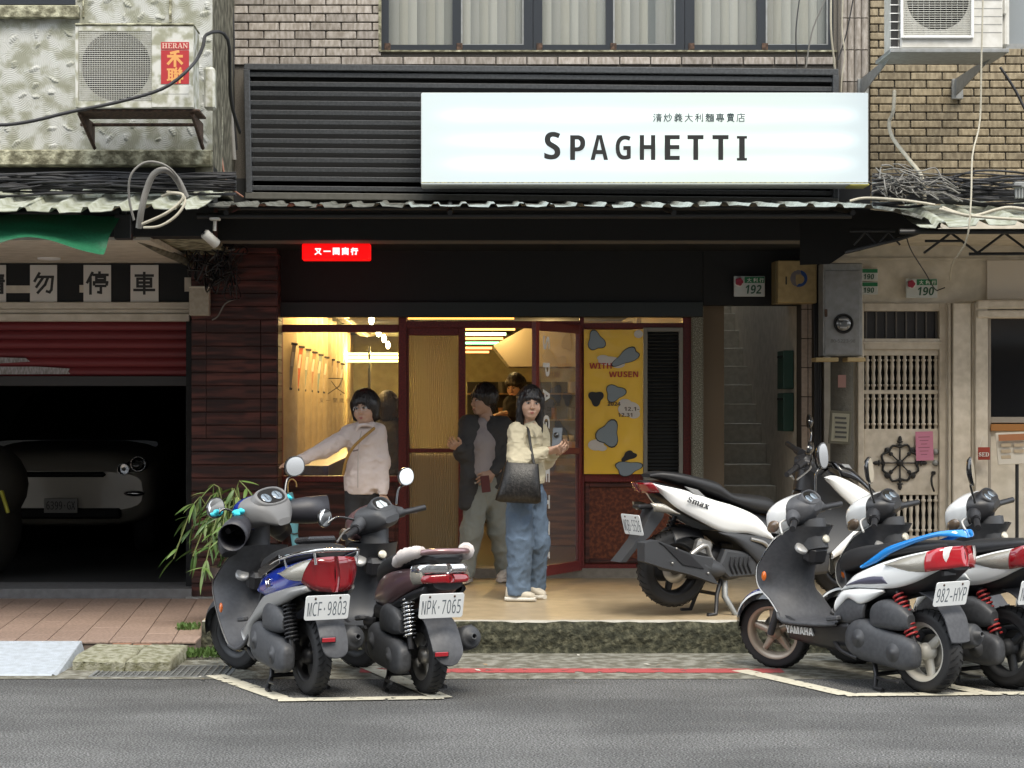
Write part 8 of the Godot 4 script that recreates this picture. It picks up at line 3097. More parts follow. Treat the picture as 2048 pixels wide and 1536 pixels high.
# large sports scooter parked along the arcade floor, seen from its right
func big_scooter() -> void:
	var pose := scooter_pose(1344, 1213, 0.27, 23, true)
	var S := {
		"wb": 1.40, "rr": 0.256, "rf": 0.256, "tw": 0.13, "rim_r": 0.175, "steer": -0.62,
		"side_top": [[-0.225, 0.842, 0.10], [-0.198, 0.832, 0.12], [0.005, 0.788, 0.165], [0.212, 0.722, 0.18], [0.366, 0.68, 0.185], [0.531, 0.613, 0.19], [0.623, 0.532, 0.19], [0.688, 0.443, 0.185]],
		"side_bot": [[-0.20, 0.82, 0.10], [-0.14, 0.765, 0.12], [-0.04, 0.67, 0.155], [0.149, 0.567, 0.18], [0.302, 0.502, 0.188], [0.48, 0.492, 0.192], [0.6, 0.455, 0.19], [0.685, 0.438, 0.185]],
		"lens_top": [[-0.231, 0.706, 0.13], [-0.143, 0.697, 0.15], [-0.037, 0.634, 0.16]], "lens_bot": [[-0.2, 0.65, 0.13], [-0.14, 0.64, 0.15], [-0.04, 0.628, 0.16]],
		"red_top": [[-0.22, 0.842, 0.11], [-0.26, 0.84, 0.08], [-0.28, 0.84, 0.0]], "red_bot": [[-0.17, 0.775, 0.12], [-0.22, 0.77, 0.08], [-0.24, 0.77, 0.0]],
		"low_top": [[0.25, 0.505, 0.185], [0.40, 0.493, 0.192], [0.55, 0.472, 0.192], [0.70, 0.445, 0.19], [0.80, 0.42, 0.19]], "low_bot": [[0.27, 0.49, 0.185], [0.38, 0.44, 0.192], [0.5, 0.34, 0.2], [0.62, 0.24, 0.2], [0.80, 0.2, 0.2]],
		"grey_top": [[0.8, 0.42, 0.19], [0.95, 0.38, 0.2], [1.12, 0.34, 0.2]], "grey_bot": [[0.8, 0.21, 0.17], [0.95, 0.19, 0.17], [1.12, 0.2, 0.17]],
		"core": [[0.7, 0.5, 0.1, 0.13], [0.5, 0.56, 0.1, 0.16], [0.25, 0.64, 0.09, 0.16], [0.0, 0.74, 0.07, 0.14], [-0.18, 0.81, 0.04, 0.1], [-0.25, 0.83, 0.02, 0.06]],
		"seat": [[-0.2, 0.885, 0.012, 0.06], [-0.115, 0.888, 0.026, 0.11], [0.045, 0.855, 0.042, 0.15], [0.26, 0.795, 0.055, 0.16], [0.32, 0.765, 0.05, 0.16], [0.40, 0.725, 0.04, 0.16], [0.55, 0.69, 0.06, 0.155], [0.70, 0.668, 0.062, 0.13], [0.78, 0.64, 0.035, 0.08]],
		"inner": [[1.0, 1.08, 0.92, 0.86, 0.2], [1.04, 1.16, 0.80, 0.76, 0.22], [1.06, 1.25, 0.70, 0.68, 0.225], [1.06, 1.34, 0.60, 0.58, 0.225], [1.04, 1.28, 0.50, 0.47, 0.22], [1.0, 1.14, 0.40, 0.36, 0.21], [0.96, 1.02, 0.37, 0.33, 0.2], [0.9, 0.92, 0.36, 0.33, 0.2], [0.84, 0.84, 0.37, 0.34, 0.2], [0.78, 0.78, 0.40, 0.38, 0.19], [0.74, 0.74, 0.48, 0.46, 0.16], [0.74, 0.74, 0.58, 0.58, 0.13], [0.76, 0.76, 0.62, 0.62, 0.1]],
		"apron": [[1.25, 1.09, 0.93, 0.865, 0.12], [1.40, 1.2, 0.86, 0.80, 0.16], [1.56, 1.35, 0.73, 0.70, 0.18], [1.62, 1.42, 0.62, 0.60, 0.18], [1.56, 1.38, 0.5, 0.5, 0.17], [1.4, 1.28, 0.42, 0.43, 0.15]],
		"belly_top": [[1.12, 0.33, 0.18], [1.0, 0.32, 0.185], [0.9, 0.32, 0.185], [0.7, 0.33, 0.17]], "belly_bot": [[1.12, 0.21, 0.12], [1.0, 0.19, 0.13], [0.8, 0.18, 0.13], [0.6, 0.18, 0.13]],
		"cowl_front": [[1.12, 0.955, 0.02, 0.04], [1.1, 0.955, 0.04, 0.07], [1.06, 0.96, 0.045, 0.08]], "cowl_back": [[1.06, 0.96, 0.045, 0.08], [1.02, 0.965, 0.04, 0.07], [0.98, 0.965, 0.02, 0.04]],
		"gauge": [1.03, 0.99, 0.06, 0.045], "grip": [1.03, 0.985, 0.12, 0.93, 0.975, 0.40], "mirror": [1.08, 1.0, 0.24, 1.06, 1.16, 0.36],
		"plate_at": [-0.30, 0.56], "tail_z": 0.02, "shock": [0.1, 0.6, -0.02, 0.28], "cvt_y": 0.02,
		"mud": [[-0.02, -0.02, 0.52, 0.44, 0.08], [0.0, 0.0, 0.53, 0.46, 0.08], [0.1, 0.1, 0.54, 0.48, 0.08], [0.2, 0.2, 0.52, 0.46, 0.08]],
	}
	var o := make_scooter("scooter", "big white and black sports scooter standing along the arcade floor", pose, S, {"rim": M.plastic_dark, "rim_rear": M.plastic_dark, "fender": M.black_gloss, "inner": M.plastic, "apron": M.black_gloss, "side": M.white_paint, "low": M.plastic, "corner": M.plastic, "cowl": M.plastic_dark, "dash": M.plastic_dark, "plate_text": "MQB·5526", "spring": M.plastic_dark, "lift": 0.055, "mud": M.plastic_dark, "mirror_size": Vector3(0.03, 0.045, 0.075), "neck": M.plastic_dark, "bare_bars": true})
	# leg shield wings, lamp, screen
	panels(o, "shield_wing", [[1.075, 0.86, 0.215], [1.15, 0.872, 0.22], [1.307, 0.812, 0.225], [1.48, 0.712, 0.215], [1.515, 0.63, 0.2]], [[1.08, 0.85, 0.215], [1.178, 0.751, 0.225], [1.272, 0.671, 0.23], [1.36, 0.585, 0.23], [1.41, 0.60, 0.22]], M.white_paint, 0.02, 0.004)
	panels(o, "lower_wing", [[1.40, 0.61, 0.228], [1.355, 0.545, 0.23], [1.30, 0.489, 0.23], [1.20, 0.405, 0.225], [1.13, 0.345, 0.21]], [[1.50, 0.63, 0.2], [1.455, 0.51, 0.2], [1.40, 0.45, 0.2], [1.31, 0.38, 0.2], [1.14, 0.30, 0.2]], M.white_paint, 0.014, 0.004)
	panels(o, "front_signal", [[1.42, 0.66, 0.232], [1.46, 0.67, 0.23], [1.50, 0.66, 0.22]], [[1.42, 0.565, 0.232], [1.46, 0.555, 0.23], [1.5, 0.57, 0.22]], M.clear_lens, 0.01, 0.008)
	panels(o, "nose_fairing", [[1.24, 0.965, 0.06], [1.32, 0.955, 0.08], [1.42, 0.87, 0.11], [1.58, 0.735, 0.1]], [[1.27, 0.86, 0.13], [1.37, 0.835, 0.17], [1.48, 0.75, 0.18], [1.58, 0.70, 0.14]], M.black_gloss, 0.02, 0.002)
	var mb := MB.new()
	mb.extrude(PackedVector2Array([Vector2(1.27, 0.95), Vector2(1.33, 0.945), Vector2(1.39, 0.875), Vector2(1.34, 0.89)]), Transform3D(Basis.IDENTITY, Vector3(0, 0, 0.09)), 0.03)
	part(o, "screen_bracket", mb, M.silver_paint, true)
	# silencer, swing arm, radiator guard
	mb = MB.new()
	mb.extrude(PackedVector2Array([Vector2(-0.345, 0.452), Vector2(-0.25, 0.468), Vector2(0.066, 0.35), Vector2(0.215, 0.16), Vector2(-0.005, 0.236), Vector2(-0.2, 0.284), Vector2(-0.345, 0.33)]), Transform3D(Basis.IDENTITY, Vector3(0, 0, 0.15)), 0.10, 0.022)
	part(o, "silencer", mb, M.plastic, true)
	mb = MB.new()
	mb.extrude(PackedVector2Array([Vector2(-0.24, 0.455), Vector2(0.0, 0.36), Vector2(0.1, 0.27), Vector2(-0.06, 0.30), Vector2(-0.2, 0.43)]), Transform3D(Basis.IDENTITY, Vector3(0, 0, 0.245)), 0.012, 0.004)
	part(o, "silencer_shield", mb, M.plastic_dark, true)
	mb = MB.new()
	for q in [[-0.11, 0.41], [-0.14, 0.315], [0.13, 0.24]]:
		mb.lathe(Vector3(q[0], q[1], 0.255), Vector3.BACK, [Vector2(0, 0.008), Vector2(0.006, 0.007), Vector2(0.006, 0)], 8)
	part(o, "bolt", mb, M.alloy, true)
	mb = MB.new()
	mb.tube(curve([Vector3(0.05, 0.36, 0.17), Vector3(0.16, 0.42, 0.17), Vector3(0.2, 0.34, 0.16), Vector3(0.3, 0.25, 0.12)], 12), 0.02, 8)
	mb.rbox(Vector3(0.16, 0.40, 0.13), Vector3(0.12, 0.11, 0.08), 0.02, Basis(Vector3.BACK, -0.3))
	part(o, "swing_arm", mb, M.alloy, true)
	mb = MB.new()
	mb.extrude(PackedVector2Array([Vector2(0.25, 0.26), Vector2(0.31, 0.39), Vector2(0.50, 0.36), Vector2(0.56, 0.30), Vector2(0.54, 0.20), Vector2(0.33, 0.19)]), Transform3D(Basis.IDENTITY, Vector3(0, 0, 0.12)), 0.07, 0.015)
	var rg := part(o, "radiator_guard", mb, M.plastic, true)
	for k in 5:
		mb = MB.new()
		mb.tube([Vector3(0.35 + k * 0.035, 0.335, 0.192), Vector3(0.335 + k * 0.035, 0.285, 0.197), Vector3(0.36 + k * 0.035, 0.225, 0.192)], 0.009, 6)
		part(rg, "louvre", mb, M.plastic_dark, true)
	# rear plate carrier and turn signals
	mb = MB.new()
	mb.extrude(PackedVector2Array([Vector2(-0.43, 0.315), Vector2(-0.385, 0.315), Vector2(-0.29, 0.42), Vector2(-0.215, 0.475), Vector2(-0.11, 0.60), Vector2(-0.09, 0.66), Vector2(-0.17, 0.69), Vector2(-0.20, 0.63), Vector2(-0.30, 0.46), Vector2(-0.36, 0.39)]), Transform3D(Basis.IDENTITY, Vector3(0, 0, -0.07)), 0.14, 0.02)
	part(o, "plate_carrier", mb, M.plastic, true)
	mb = MB.new()
	mb.rbox(Vector3(-0.23, 0.68, 0.02), Vector3(0.12, 0.03, 0.1), 0.01)
	part(o, "plate_lamp", mb, M.plastic_dark, true)
	mb = MB.new()
	mb.extrude(PackedVector2Array([Vector2(0.0, 0.815), Vector2(0.10, 0.79), Vector2(0.16, 0.74), Vector2(0.06, 0.765)]), Transform3D(Basis.IDENTITY, Vector3(0, 0, 0.165)), 0.014, 0.004)
	part(o, "grab_rail", mb, M.silver_paint, true)
	letters(o, "emblem", "Smax", Transform3D(Basis(Vector3(1, -0.33, 0).normalized(), Vector3(0.45, 0.9, 0).normalized(), Vector3.BACK), Vector3(0.09, 0.705, 0.199)), 0.04, 0.17, M.plastic_dark, 0.003, "Droid Serif", 700)
	mb = MB.new()
	mb.tube([Vector3(0.34, 0.17, 0.12), Vector3(0.32, 0.07, 0.15), Vector3(0.38, -0.055, 0.19)], [0.02, 0.022, 0.018], 6)
	part(o, "stand_leg", mb, M.galv, true)
	mb = MB.new()
	mb.tube(curve([Vector3(0.49, 0.455, 0.205), Vector3(0.58, 0.43, 0.215), Vector3(0.62, 0.40, 0.21)], 8), 0.014, 7)
	part(o, "footpeg", mb, M.alloy, true)

# ---------------------------------------------------------------- people: distance fields of tapered limbs, meshed with surface nets
class Field:
	var c: float
	var o: Vector3
	var nx: int
	var ny: int
	var nz: int
	var d := PackedFloat32Array()
	func _init(lo: Vector3, hi: Vector3, cell: float):
		c = cell
		o = lo
		nx = int((hi.x - lo.x) / c) + 2
		ny = int((hi.y - lo.y) / c) + 2
		nz = int((hi.z - lo.z) / c) + 2
		d.resize(nx * ny * nz)
		d.fill(0.3)
	func span(lo: Vector3, hi: Vector3) -> Array:
		return [clampi(int((lo.x - o.x) / c), 0, nx - 1), clampi(int((hi.x - o.x) / c) + 2, 0, nx), clampi(int((lo.y - o.y) / c), 0, ny - 1), clampi(int((hi.y - o.y) / c) + 2, 0, ny), clampi(int((lo.z - o.z) / c), 0, nz - 1), clampi(int((hi.z - o.z) / c) + 2, 0, nz)]
	# tapered capsule; flat < 1 squeezes it along n
	func cap(a: Vector3, b: Vector3, ra: float, rb: float, k := 0.02, cut := false) -> void:
		var m := Vector3.ONE * (maxf(ra, rb) + k + c * 3)
		var s := span(a.min(b) - m, a.max(b) + m)
		var ba := b - a
		var bb := maxf(ba.length_squared(), 1e-9)
		for z in range(s[4], s[5]):
			for y in range(s[2], s[3]):
				var i: int = (z * ny + y) * nx + s[0]
				var p := Vector3(o.x + s[0] * c, o.y + y * c, o.z + z * c) - a
				for x in range(s[0], s[1]):
					var h := clampf(p.dot(ba) / bb, 0.0, 1.0)
					var q := (p - ba * h).length() - (ra + (rb - ra) * h)
					var e := d[i]
					if cut:
						q = -q
						var g := maxf(k - absf(e - q), 0.0) / k
						d[i] = maxf(e, q) + g * g * k * 0.25
					else:
						var g := maxf(k - absf(e - q), 0.0) / k
						d[i] = minf(e, q) - g * g * k * 0.25
					i += 1
					p.x += c
	func ell(at: Vector3, r: Vector3, bs: Basis, k := 0.02, cut := false) -> void:
		var m := Vector3.ONE * (maxf(r.x, maxf(r.y, r.z)) + k + c * 3)
		var s := span(at - m, at + m)
		var inv := bs.transposed()
		var rm := minf(r.x, minf(r.y, r.z))
		for z in range(s[4], s[5]):
			for y in range(s[2], s[3]):
				for x in range(s[0], s[1]):
					var p := inv * (Vector3(o.x + x * c, o.y + y * c, o.z + z * c) - at)
					var k0 := (p / r).length()
					var k1 := (p / (r * r)).length()
					var q := k0 * (k0 - 1.0) / k1 if k1 > 1e-6 else -rm
					var i := (z * ny + y) * nx + x
					var e := d[i]
					if cut:
						q = -q
						var g := maxf(k - absf(e - q), 0.0) / k
						d[i] = maxf(e, q) + g * g * k * 0.25
					else:
						var g := maxf(k - absf(e - q), 0.0) / k
						d[i] = minf(e, q) - g * g * k * 0.25
	func plane_cut(n: Vector3, at: Vector3) -> void:
		for z in nz:
			for y in ny:
				for x in nx:
					var i := (z * ny + y) * nx + x
					d[i] = maxf(d[i], n.dot(Vector3(o.x + x * c, o.y + y * c, o.z + z * c) - at))
	func folds(fn: FastNoiseLite, amp: float, st: Vector3) -> void:
		for z in nz:
			for y in ny:
				for x in nx:
					var i := (z * ny + y) * nx + x
					if absf(d[i]) < 0.035:
						var n := fn.get_noise_3d((o.x + x * c) * st.x, (o.y + y * c) * st.y, (o.z + z * c) * st.z)
						d[i] += amp * (absf(n) * 2.2 - 0.45) * (1.0 - absf(d[i]) / 0.035)
	func add_to(V: PackedVector3Array, N: PackedVector3Array, I: PackedInt32Array) -> void:
		var at := PackedInt32Array()
		at.resize(nx * ny * nz)
		at.fill(-1)
		var sy := nx
		var sz := nx * ny
		for z in range(0, nz - 1):
			for y in range(0, ny - 1):
				var i := (z * ny + y) * nx
				for x in range(0, nx - 1):
					var a0 := d[i]
					if absf(a0) < c * 4.0:
						var q := [a0, d[i + 1], d[i + sy], d[i + sy + 1], d[i + sz], d[i + sz + 1], d[i + sz + sy], d[i + sz + sy + 1]]
						var neg := 0
						for e in q:
							if e < 0: neg += 1
						if neg > 0 and neg < 8:
							var sum := Vector3.ZERO
							var n := 0
							for e in [[0, 1], [2, 3], [4, 5], [6, 7], [0, 2], [1, 3], [4, 6], [5, 7], [0, 4], [1, 5], [2, 6], [3, 7]]:
								var u: float = q[e[0]]
								var v: float = q[e[1]]
								if (u < 0) != (v < 0):
									var t := u / (u - v)
									var pa := Vector3(e[0] & 1, (e[0] >> 1) & 1, e[0] >> 2)
									var pb2 := Vector3(e[1] & 1, (e[1] >> 1) & 1, e[1] >> 2)
									sum += pa.lerp(pb2, t)
									n += 1
							sum /= n
							at[i] = V.size()
							V.append(o + (Vector3(x, y, z) + sum) * c)
							N.append(Vector3(q[1] + q[3] + q[5] + q[7] - q[0] - q[2] - q[4] - q[6], q[2] + q[3] + q[6] + q[7] - q[0] - q[1] - q[4] - q[5], q[4] + q[5] + q[6] + q[7] - q[0] - q[1] - q[2] - q[3]).normalized())
					i += 1
		for z in range(1, nz - 1):
			for y in range(1, ny - 1):
				var i := (z * ny + y) * nx + 1
				for x in range(1, nx - 1):
					if absf(d[i]) < c * 4.0:
						for ax in 3:
							var st: int = [1, sy, sz][ax]
							if (d[i] < 0) != (d[i + st] < 0):
								var u: int = [sy, sz, 1][ax]
								var v: int = [sz, 1, sy][ax]
								var p := [at[i - u - v], at[i - v], at[i], at[i - u]]
								if p.min() < 0:
									continue
								if d[i] < 0:
									I.append_array([p[0], p[2], p[1], p[0], p[3], p[2]])
								else:
									I.append_array([p[0], p[1], p[2], p[0], p[2], p[3]])
					i += 1

func net(fields: Array) -> ArrayMesh:
	var V := PackedVector3Array()
	var N := PackedVector3Array()
	var I := PackedInt32Array()
	for f in fields:
		f.add_to(V, N, I)
	var a := []
	a.resize(Mesh.ARRAY_MAX)
	a[Mesh.ARRAY_VERTEX] = V
	a[Mesh.ARRAY_NORMAL] = N
	a[Mesh.ARRAY_INDEX] = I
	var m := ArrayMesh.new()
	m.add_surface_from_arrays(Mesh.PRIMITIVE_TRIANGLES, a)
	return m

func bounds(pts: Array, m: float) -> Array:
	var lo: Vector3 = pts[0]
	var hi: Vector3 = pts[0]
	for p in pts:
		lo = lo.min(p)
		hi = hi.max(p)
	return [lo - Vector3.ONE * m, hi + Vector3.ONE * m]

# head at c, axes b (x to the person's right, y up, z where the face looks); fills the field and hangs eyes, brows, lips, hair
func head(o: Node3D, c: Vector3, b: Basis, s: float, hair: Dictionary, glasses := false) -> Field:
	var f := Field.new(c - Vector3(0.15, 0.20, 0.15), c + Vector3(0.15, 0.15, 0.15), 0.0042)
	var P := func(x, y, z): return c + b * (Vector3(x, y, z) * s)
	f.ell(P.call(0, 0.03, -0.012), Vector3(0.074, 0.093, 0.092) * s, b, 0.02 * s)
	f.ell(P.call(0, -0.035, 0.028), Vector3(0.065, 0.078, 0.060) * s, b, 0.03)
	f.cap(P.call(-0.012, -0.092, 0.062), P.call(0.012, -0.092, 0.062), 0.018 * s, 0.018 * s, 0.03)
	for q in [-1, 1]:
		f.ell(P.call(q * 0.036, -0.035, 0.056), Vector3.ONE * 0.027 * s, b, 0.02)
		f.ell(P.call(q * 0.074, -0.015, -0.006), Vector3(0.011, 0.031, 0.019) * s, b, 0.008)
		f.ell(P.call(q * 0.031, 0.002, 0.097), Vector3(0.019, 0.010, 0.012) * s, b, 0.014, true)
		f.cap(P.call(q * 0.009, -0.032, 0.093), P.call(q * 0.009, -0.033, 0.094), 0.0085 * s, 0.0085 * s, 0.008)
	f.cap(P.call(0, 0.006, 0.084), P.call(0, -0.028, 0.102), 0.0085 * s, 0.011 * s, 0.014)
	f.cap(P.call(-0.016, -0.067, 0.081), P.call(0.016, -0.067, 0.081), 0.011 * s, 0.011 * s, 0.012)
	f.cap(P.call(0, -0.06, -0.015), P.call(0, -0.20, -0.03), 0.045 * s, 0.05 * s, 0.03)
	var mb := MB.new()
	for q in [-1, 1]:
		mb.ball(P.call(q * 0.031, 0.001, 0.081), Vector3(0.0135, 0.0064, 0.009) * s, b, 8, 12)
	part(o, "eye_white", mb, mat(0.55, 0.52, 0.48, 0.25), true)
	mb = MB.new()
	for q in [-1, 1]:
		mb.ball(P.call(q * 0.030, 0.001, 0.087), Vector3(0.0062, 0.0062, 0.0045) * s, b, 8, 10)
		mb.tube([P.call(q * 0.017, 0.004, 0.0885), P.call(q * 0.031, 0.0098, 0.0895), P.call(q * 0.046, 0.004, 0.0815)], 0.0022 * s, 5)
		mb.tube([P.call(q * 0.014, 0.021, 0.089), P.call(q * 0.03, 0.027, 0.090), P.call(q * 0.05, 0.021, 0.079)], 0.0030 * s, 5)
	part(o, "eyes_and_brows", mb, mat(0.012, 0.009, 0.008, 0.4), true)
	mb = MB.new()
	mb.tube([P.call(-0.022, -0.067, 0.084), P.call(-0.008, -0.0645, 0.0925), P.call(0, -0.0655, 0.093), P.call(0.008, -0.0645, 0.0925), P.call(0.022, -0.067, 0.084)], [0.002, 0.0042, 0.004, 0.0042, 0.002], 6)
	mb.tube([P.call(-0.019, -0.070, 0.085), P.call(0, -0.0735, 0.0925), P.call(0.019, -0.070, 0.085)], [0.002, 0.005, 0.002], 6)
	part(o, "lips", mb, mat(0.33, 0.10, 0.085, 0.4), true)
	if glasses:
		mb = MB.new()
		for q in [-1, 1]:
			var pts := []
			for k in 15:
				var a := TAU * k / 14
				pts.append(P.call(q * 0.032 + cos(a) * 0.021, -0.002 + sin(a) * 0.017, 0.098 - 0.006 * absf(cos(a)) * (1 if cos(a) * q > 0 else 0)))
			mb.tube(pts, 0.0015 * s, 5)
			mb.tube([P.call(q * 0.053, 0.0, 0.092), P.call(q * 0.072, 0.0, 0.0)], 0.0015 * s, 5)
		mb.tube([P.call(-0.011, 0.0, 0.099), P.call(0.011, 0.0, 0.099)], 0.0015 * s, 5)
		part(o, "glasses", mb, M.chrome, true)
	# hair
	var low: float = hair.get("low", 0.12)
	var h := Field.new(c - Vector3(0.17, low + 0.08, 0.17), c + Vector3(0.17, 0.19, 0.17), 0.0058)
	h.ell(P.call(0, 0.036, -0.018), Vector3(0.088, 0.104, 0.106) * s * hair.get("vol", 1.0), b, 0.02)
	for q in [-1, 1]:
		var L: float = hair.get("side", 0.1)
		h.cap(P.call(q * 0.070, 0.03, 0.01), P.call(q * hair.get("spread", 0.07), -L, hair.get("fore", 0.0)), 0.034 * s, 0.024 * s, 0.03)
		h.cap(P.call(q * 0.05, 0.03, -0.05), P.call(q * 0.055, -L, -0.05), 0.05 * s, 0.035 * s, 0.03)
	h.cap(P.call(0, 0.0, -0.06), P.call(0, -hair.get("back", 0.1), -0.06), 0.06 * s, 0.045 * s, 0.03)
	# opened for the face, fringe left
	h.ell(P.call(0, -0.055, 0.105), Vector3(0.060, hair.get("open", 0.082), 0.09) * s, b, 0.012, true)
	h.cap(P.call(-0.045, hair.get("fringe", 0.035), 0.066), P.call(0.045, hair.get("fringe", 0.035), 0.066), 0.020 * s, 0.020 * s, 0.012)
	var fn := FastNoiseLite.new()
	fn.frequency = 1.0
	fn.fractal_octaves = 2
	h.folds(fn, 0.006, Vector3(55, 7, 55))
	part(o, "hair", net([h]), mat(0.010, 0.008, 0.008, 0.38, {"rough": 0.3}), true)
	return f

# hand from the wrist along dir, palm facing n; curl bends the fingers
func hand(w: Vector3, dir: Vector3, n: Vector3, curl: float, side: float, s := 1.0) -> Field:
	var f := Field.new(w - Vector3.ONE * 0.16 * s, w + Vector3.ONE * 0.16 * s, 0.0042)
	dir = dir.normalized()
	n = (n - dir * n.dot(dir)).normalized()
	var lat := dir.cross(n) * side
	f.cap(w - dir * 0.05 * s, w + dir * 0.01 * s, 0.024 * s, 0.022 * s, 0.015)
	for k in 4:
		var t := (k - 1.5) / 1.5
		var kn := w + dir * (0.082 - 0.008 * absf(t)) * s + lat * t * 0.031 * s
		f.cap(w + lat * t * 0.014 * s + dir * 0.01 * s, kn, 0.016 * s, 0.0118 * s, 0.016)
		var p := kn
		var dd := (dir + lat * t * 0.12).normalized()
		var axis := dd.cross(n).normalized()
		var len: float = [0.86, 1.0, 0.95, 0.75][k if side > 0 else k]
		for j in 3:
			dd = dd.rotated(axis, curl * [0.5, 0.8, 0.6][j] * (1.0 + 0.12 * k))
			var e: Vector3 = p + dd * [0.038, 0.026, 0.02][j] * len * s
			f.cap(p, e, [0.0095, 0.0088, 0.008][j] * s, [0.0088, 0.008, 0.0072][j] * s, 0.003)
			p = e
	var tb := w + dir * 0.02 * s - lat * 0.026 * s
	var t1 := tb + (dir * 0.7 - lat * 0.75 + n * 0.45).normalized() * 0.04 * s
	var t2 := t1 + (dir * 0.9 - lat * 0.2 + n * 0.5).normalized() * 0.028 * s
	f.cap(tb, t1, 0.015 * s, 0.0105 * s, 0.01)
	f.cap(t1, t2, 0.0105 * s, 0.009 * s, 0.004)
	return f

func cloth(chains: Array, cell: float, amp: float, st: Vector3, k := 0.03, cuts := []) -> ArrayMesh:
	var pts := []
	for q in chains:
		pts.append(q[0])
		pts.append(q[1])
	var bd := bounds(pts, 0.22)
	var f := Field.new(bd[0], bd[1], cell)
	for q in chains:
		f.cap(q[0], q[1], q[2], q[3], q[4] if q.size() > 4 else k)
	var fn := FastNoiseLite.new()
	fn.seed = int(amp * 100000) % 97
	fn.frequency = 1.0
	fn.fractal_octaves = 3
	f.folds(fn, amp, st)
	for q in cuts:
		f.plane_cut(q[0], q[1])
	return net([f])

func shoe(o: Node3D, heel: Vector3, toe: Vector3, m: Material, sole: Material) -> void:
	var up := Vector3.UP
	var mb := MB.new()
	var dv := (toe - heel)
	var L := dv.length()
	var fw := dv / L
	var sd := fw.cross(up).normalized()
	var rings := []
	for q in [[0.0, 0.02, 0.03], [0.03, 0.034, 0.06], [0.22, 0.036, 0.07], [0.42, 0.036, 0.06], [0.62, 0.043, 0.042], [0.85, 0.042, 0.03], [0.97, 0.028, 0.022], [1.0, 0.01, 0.012]]:
		rings.append(sring(heel + fw * L * q[0] + up * (0.025 + q[2] * 0.6), sd * q[1], up * q[2] * 0.75, 2.6, 16))
	mb.loft(rings)
	var s := part(o, "shoe", mb, m, true)
	mb = MB.new()
	rings = []
	for q in [[-0.02, 0.03], [0.05, 0.042], [0.45, 0.042], [0.7, 0.05], [0.92, 0.044], [1.03, 0.02]]:
		rings.append(sring(heel + fw * L * q[0] + up * 0.016, sd * q[1], up * 0.015, 4.0, 14))
	mb.loft(rings)
	part(s, "sole", mb, sole, true)
	mb = MB.new()
	for k in 4:
		var p: Vector3 = heel + fw * L * (0.40 + 0.08 * k) + up * (0.085 - 0.012 * k)
		mb.tube([p - sd * 0.026, p + up * 0.008, p + sd * 0.026], 0.0035, 5)
	part(s, "lace", mb, sole, true)

func face_basis(yaw: float, pitch := 0.0, roll := 0.0) -> Basis:
	# yaw 0 looks at the camera, positive turns the face to the picture's right
	return Basis(Vector3.UP, yaw) * Basis(Vector3.RIGHT, pitch) * Basis(Vector3.BACK, roll)

# plain limbs of the whole body under the clothes
func body_field(J: Dictionary) -> Field:
	var bd := bounds(J.values(), 0.2)
	var f := Field.new(bd[0], bd[1], 0.013)
	f.cap(J.neck, J.chest, 0.05, 0.08, 0.04)
	f.cap(J.chest, J.hip, 0.085, 0.08, 0.05)
	for s in ["r", "l"]:
		f.cap(J.chest.lerp(J["sh_" + s], 0.3), J["sh_" + s], 0.055, 0.042, 0.03)
		f.cap(J["sh_" + s], J["el_" + s], 0.045, 0.036, 0.02)
		f.cap(J["el_" + s], J["wr_" + s], 0.035, 0.024, 0.02)
		f.cap(J.hip.lerp(J["hp_" + s], 0.5), J["kn_" + s], 0.062, 0.045, 0.03)
		f.cap(J["kn_" + s], J["an_" + s], 0.05, 0.033, 0.02)
		f.cap(J["an_" + s], J["an_" + s] + Vector3(0.0, -0.03, 0.03), 0.034, 0.03, 0.02)
	return f

func people() -> void:
	var skin := mat(0.46, 0.285, 0.20, 0.5)
	woman_in_jacket(skin)
	woman_in_fleece(skin)
	man_in_coat(mat(0.42, 0.26, 0.18, 0.5))
	people_inside(skin)

func tracer(d: float, base: Vector3) -> Callable:
	return func(px, py, dz := 0.0): return W(px, py, d - dz) - base

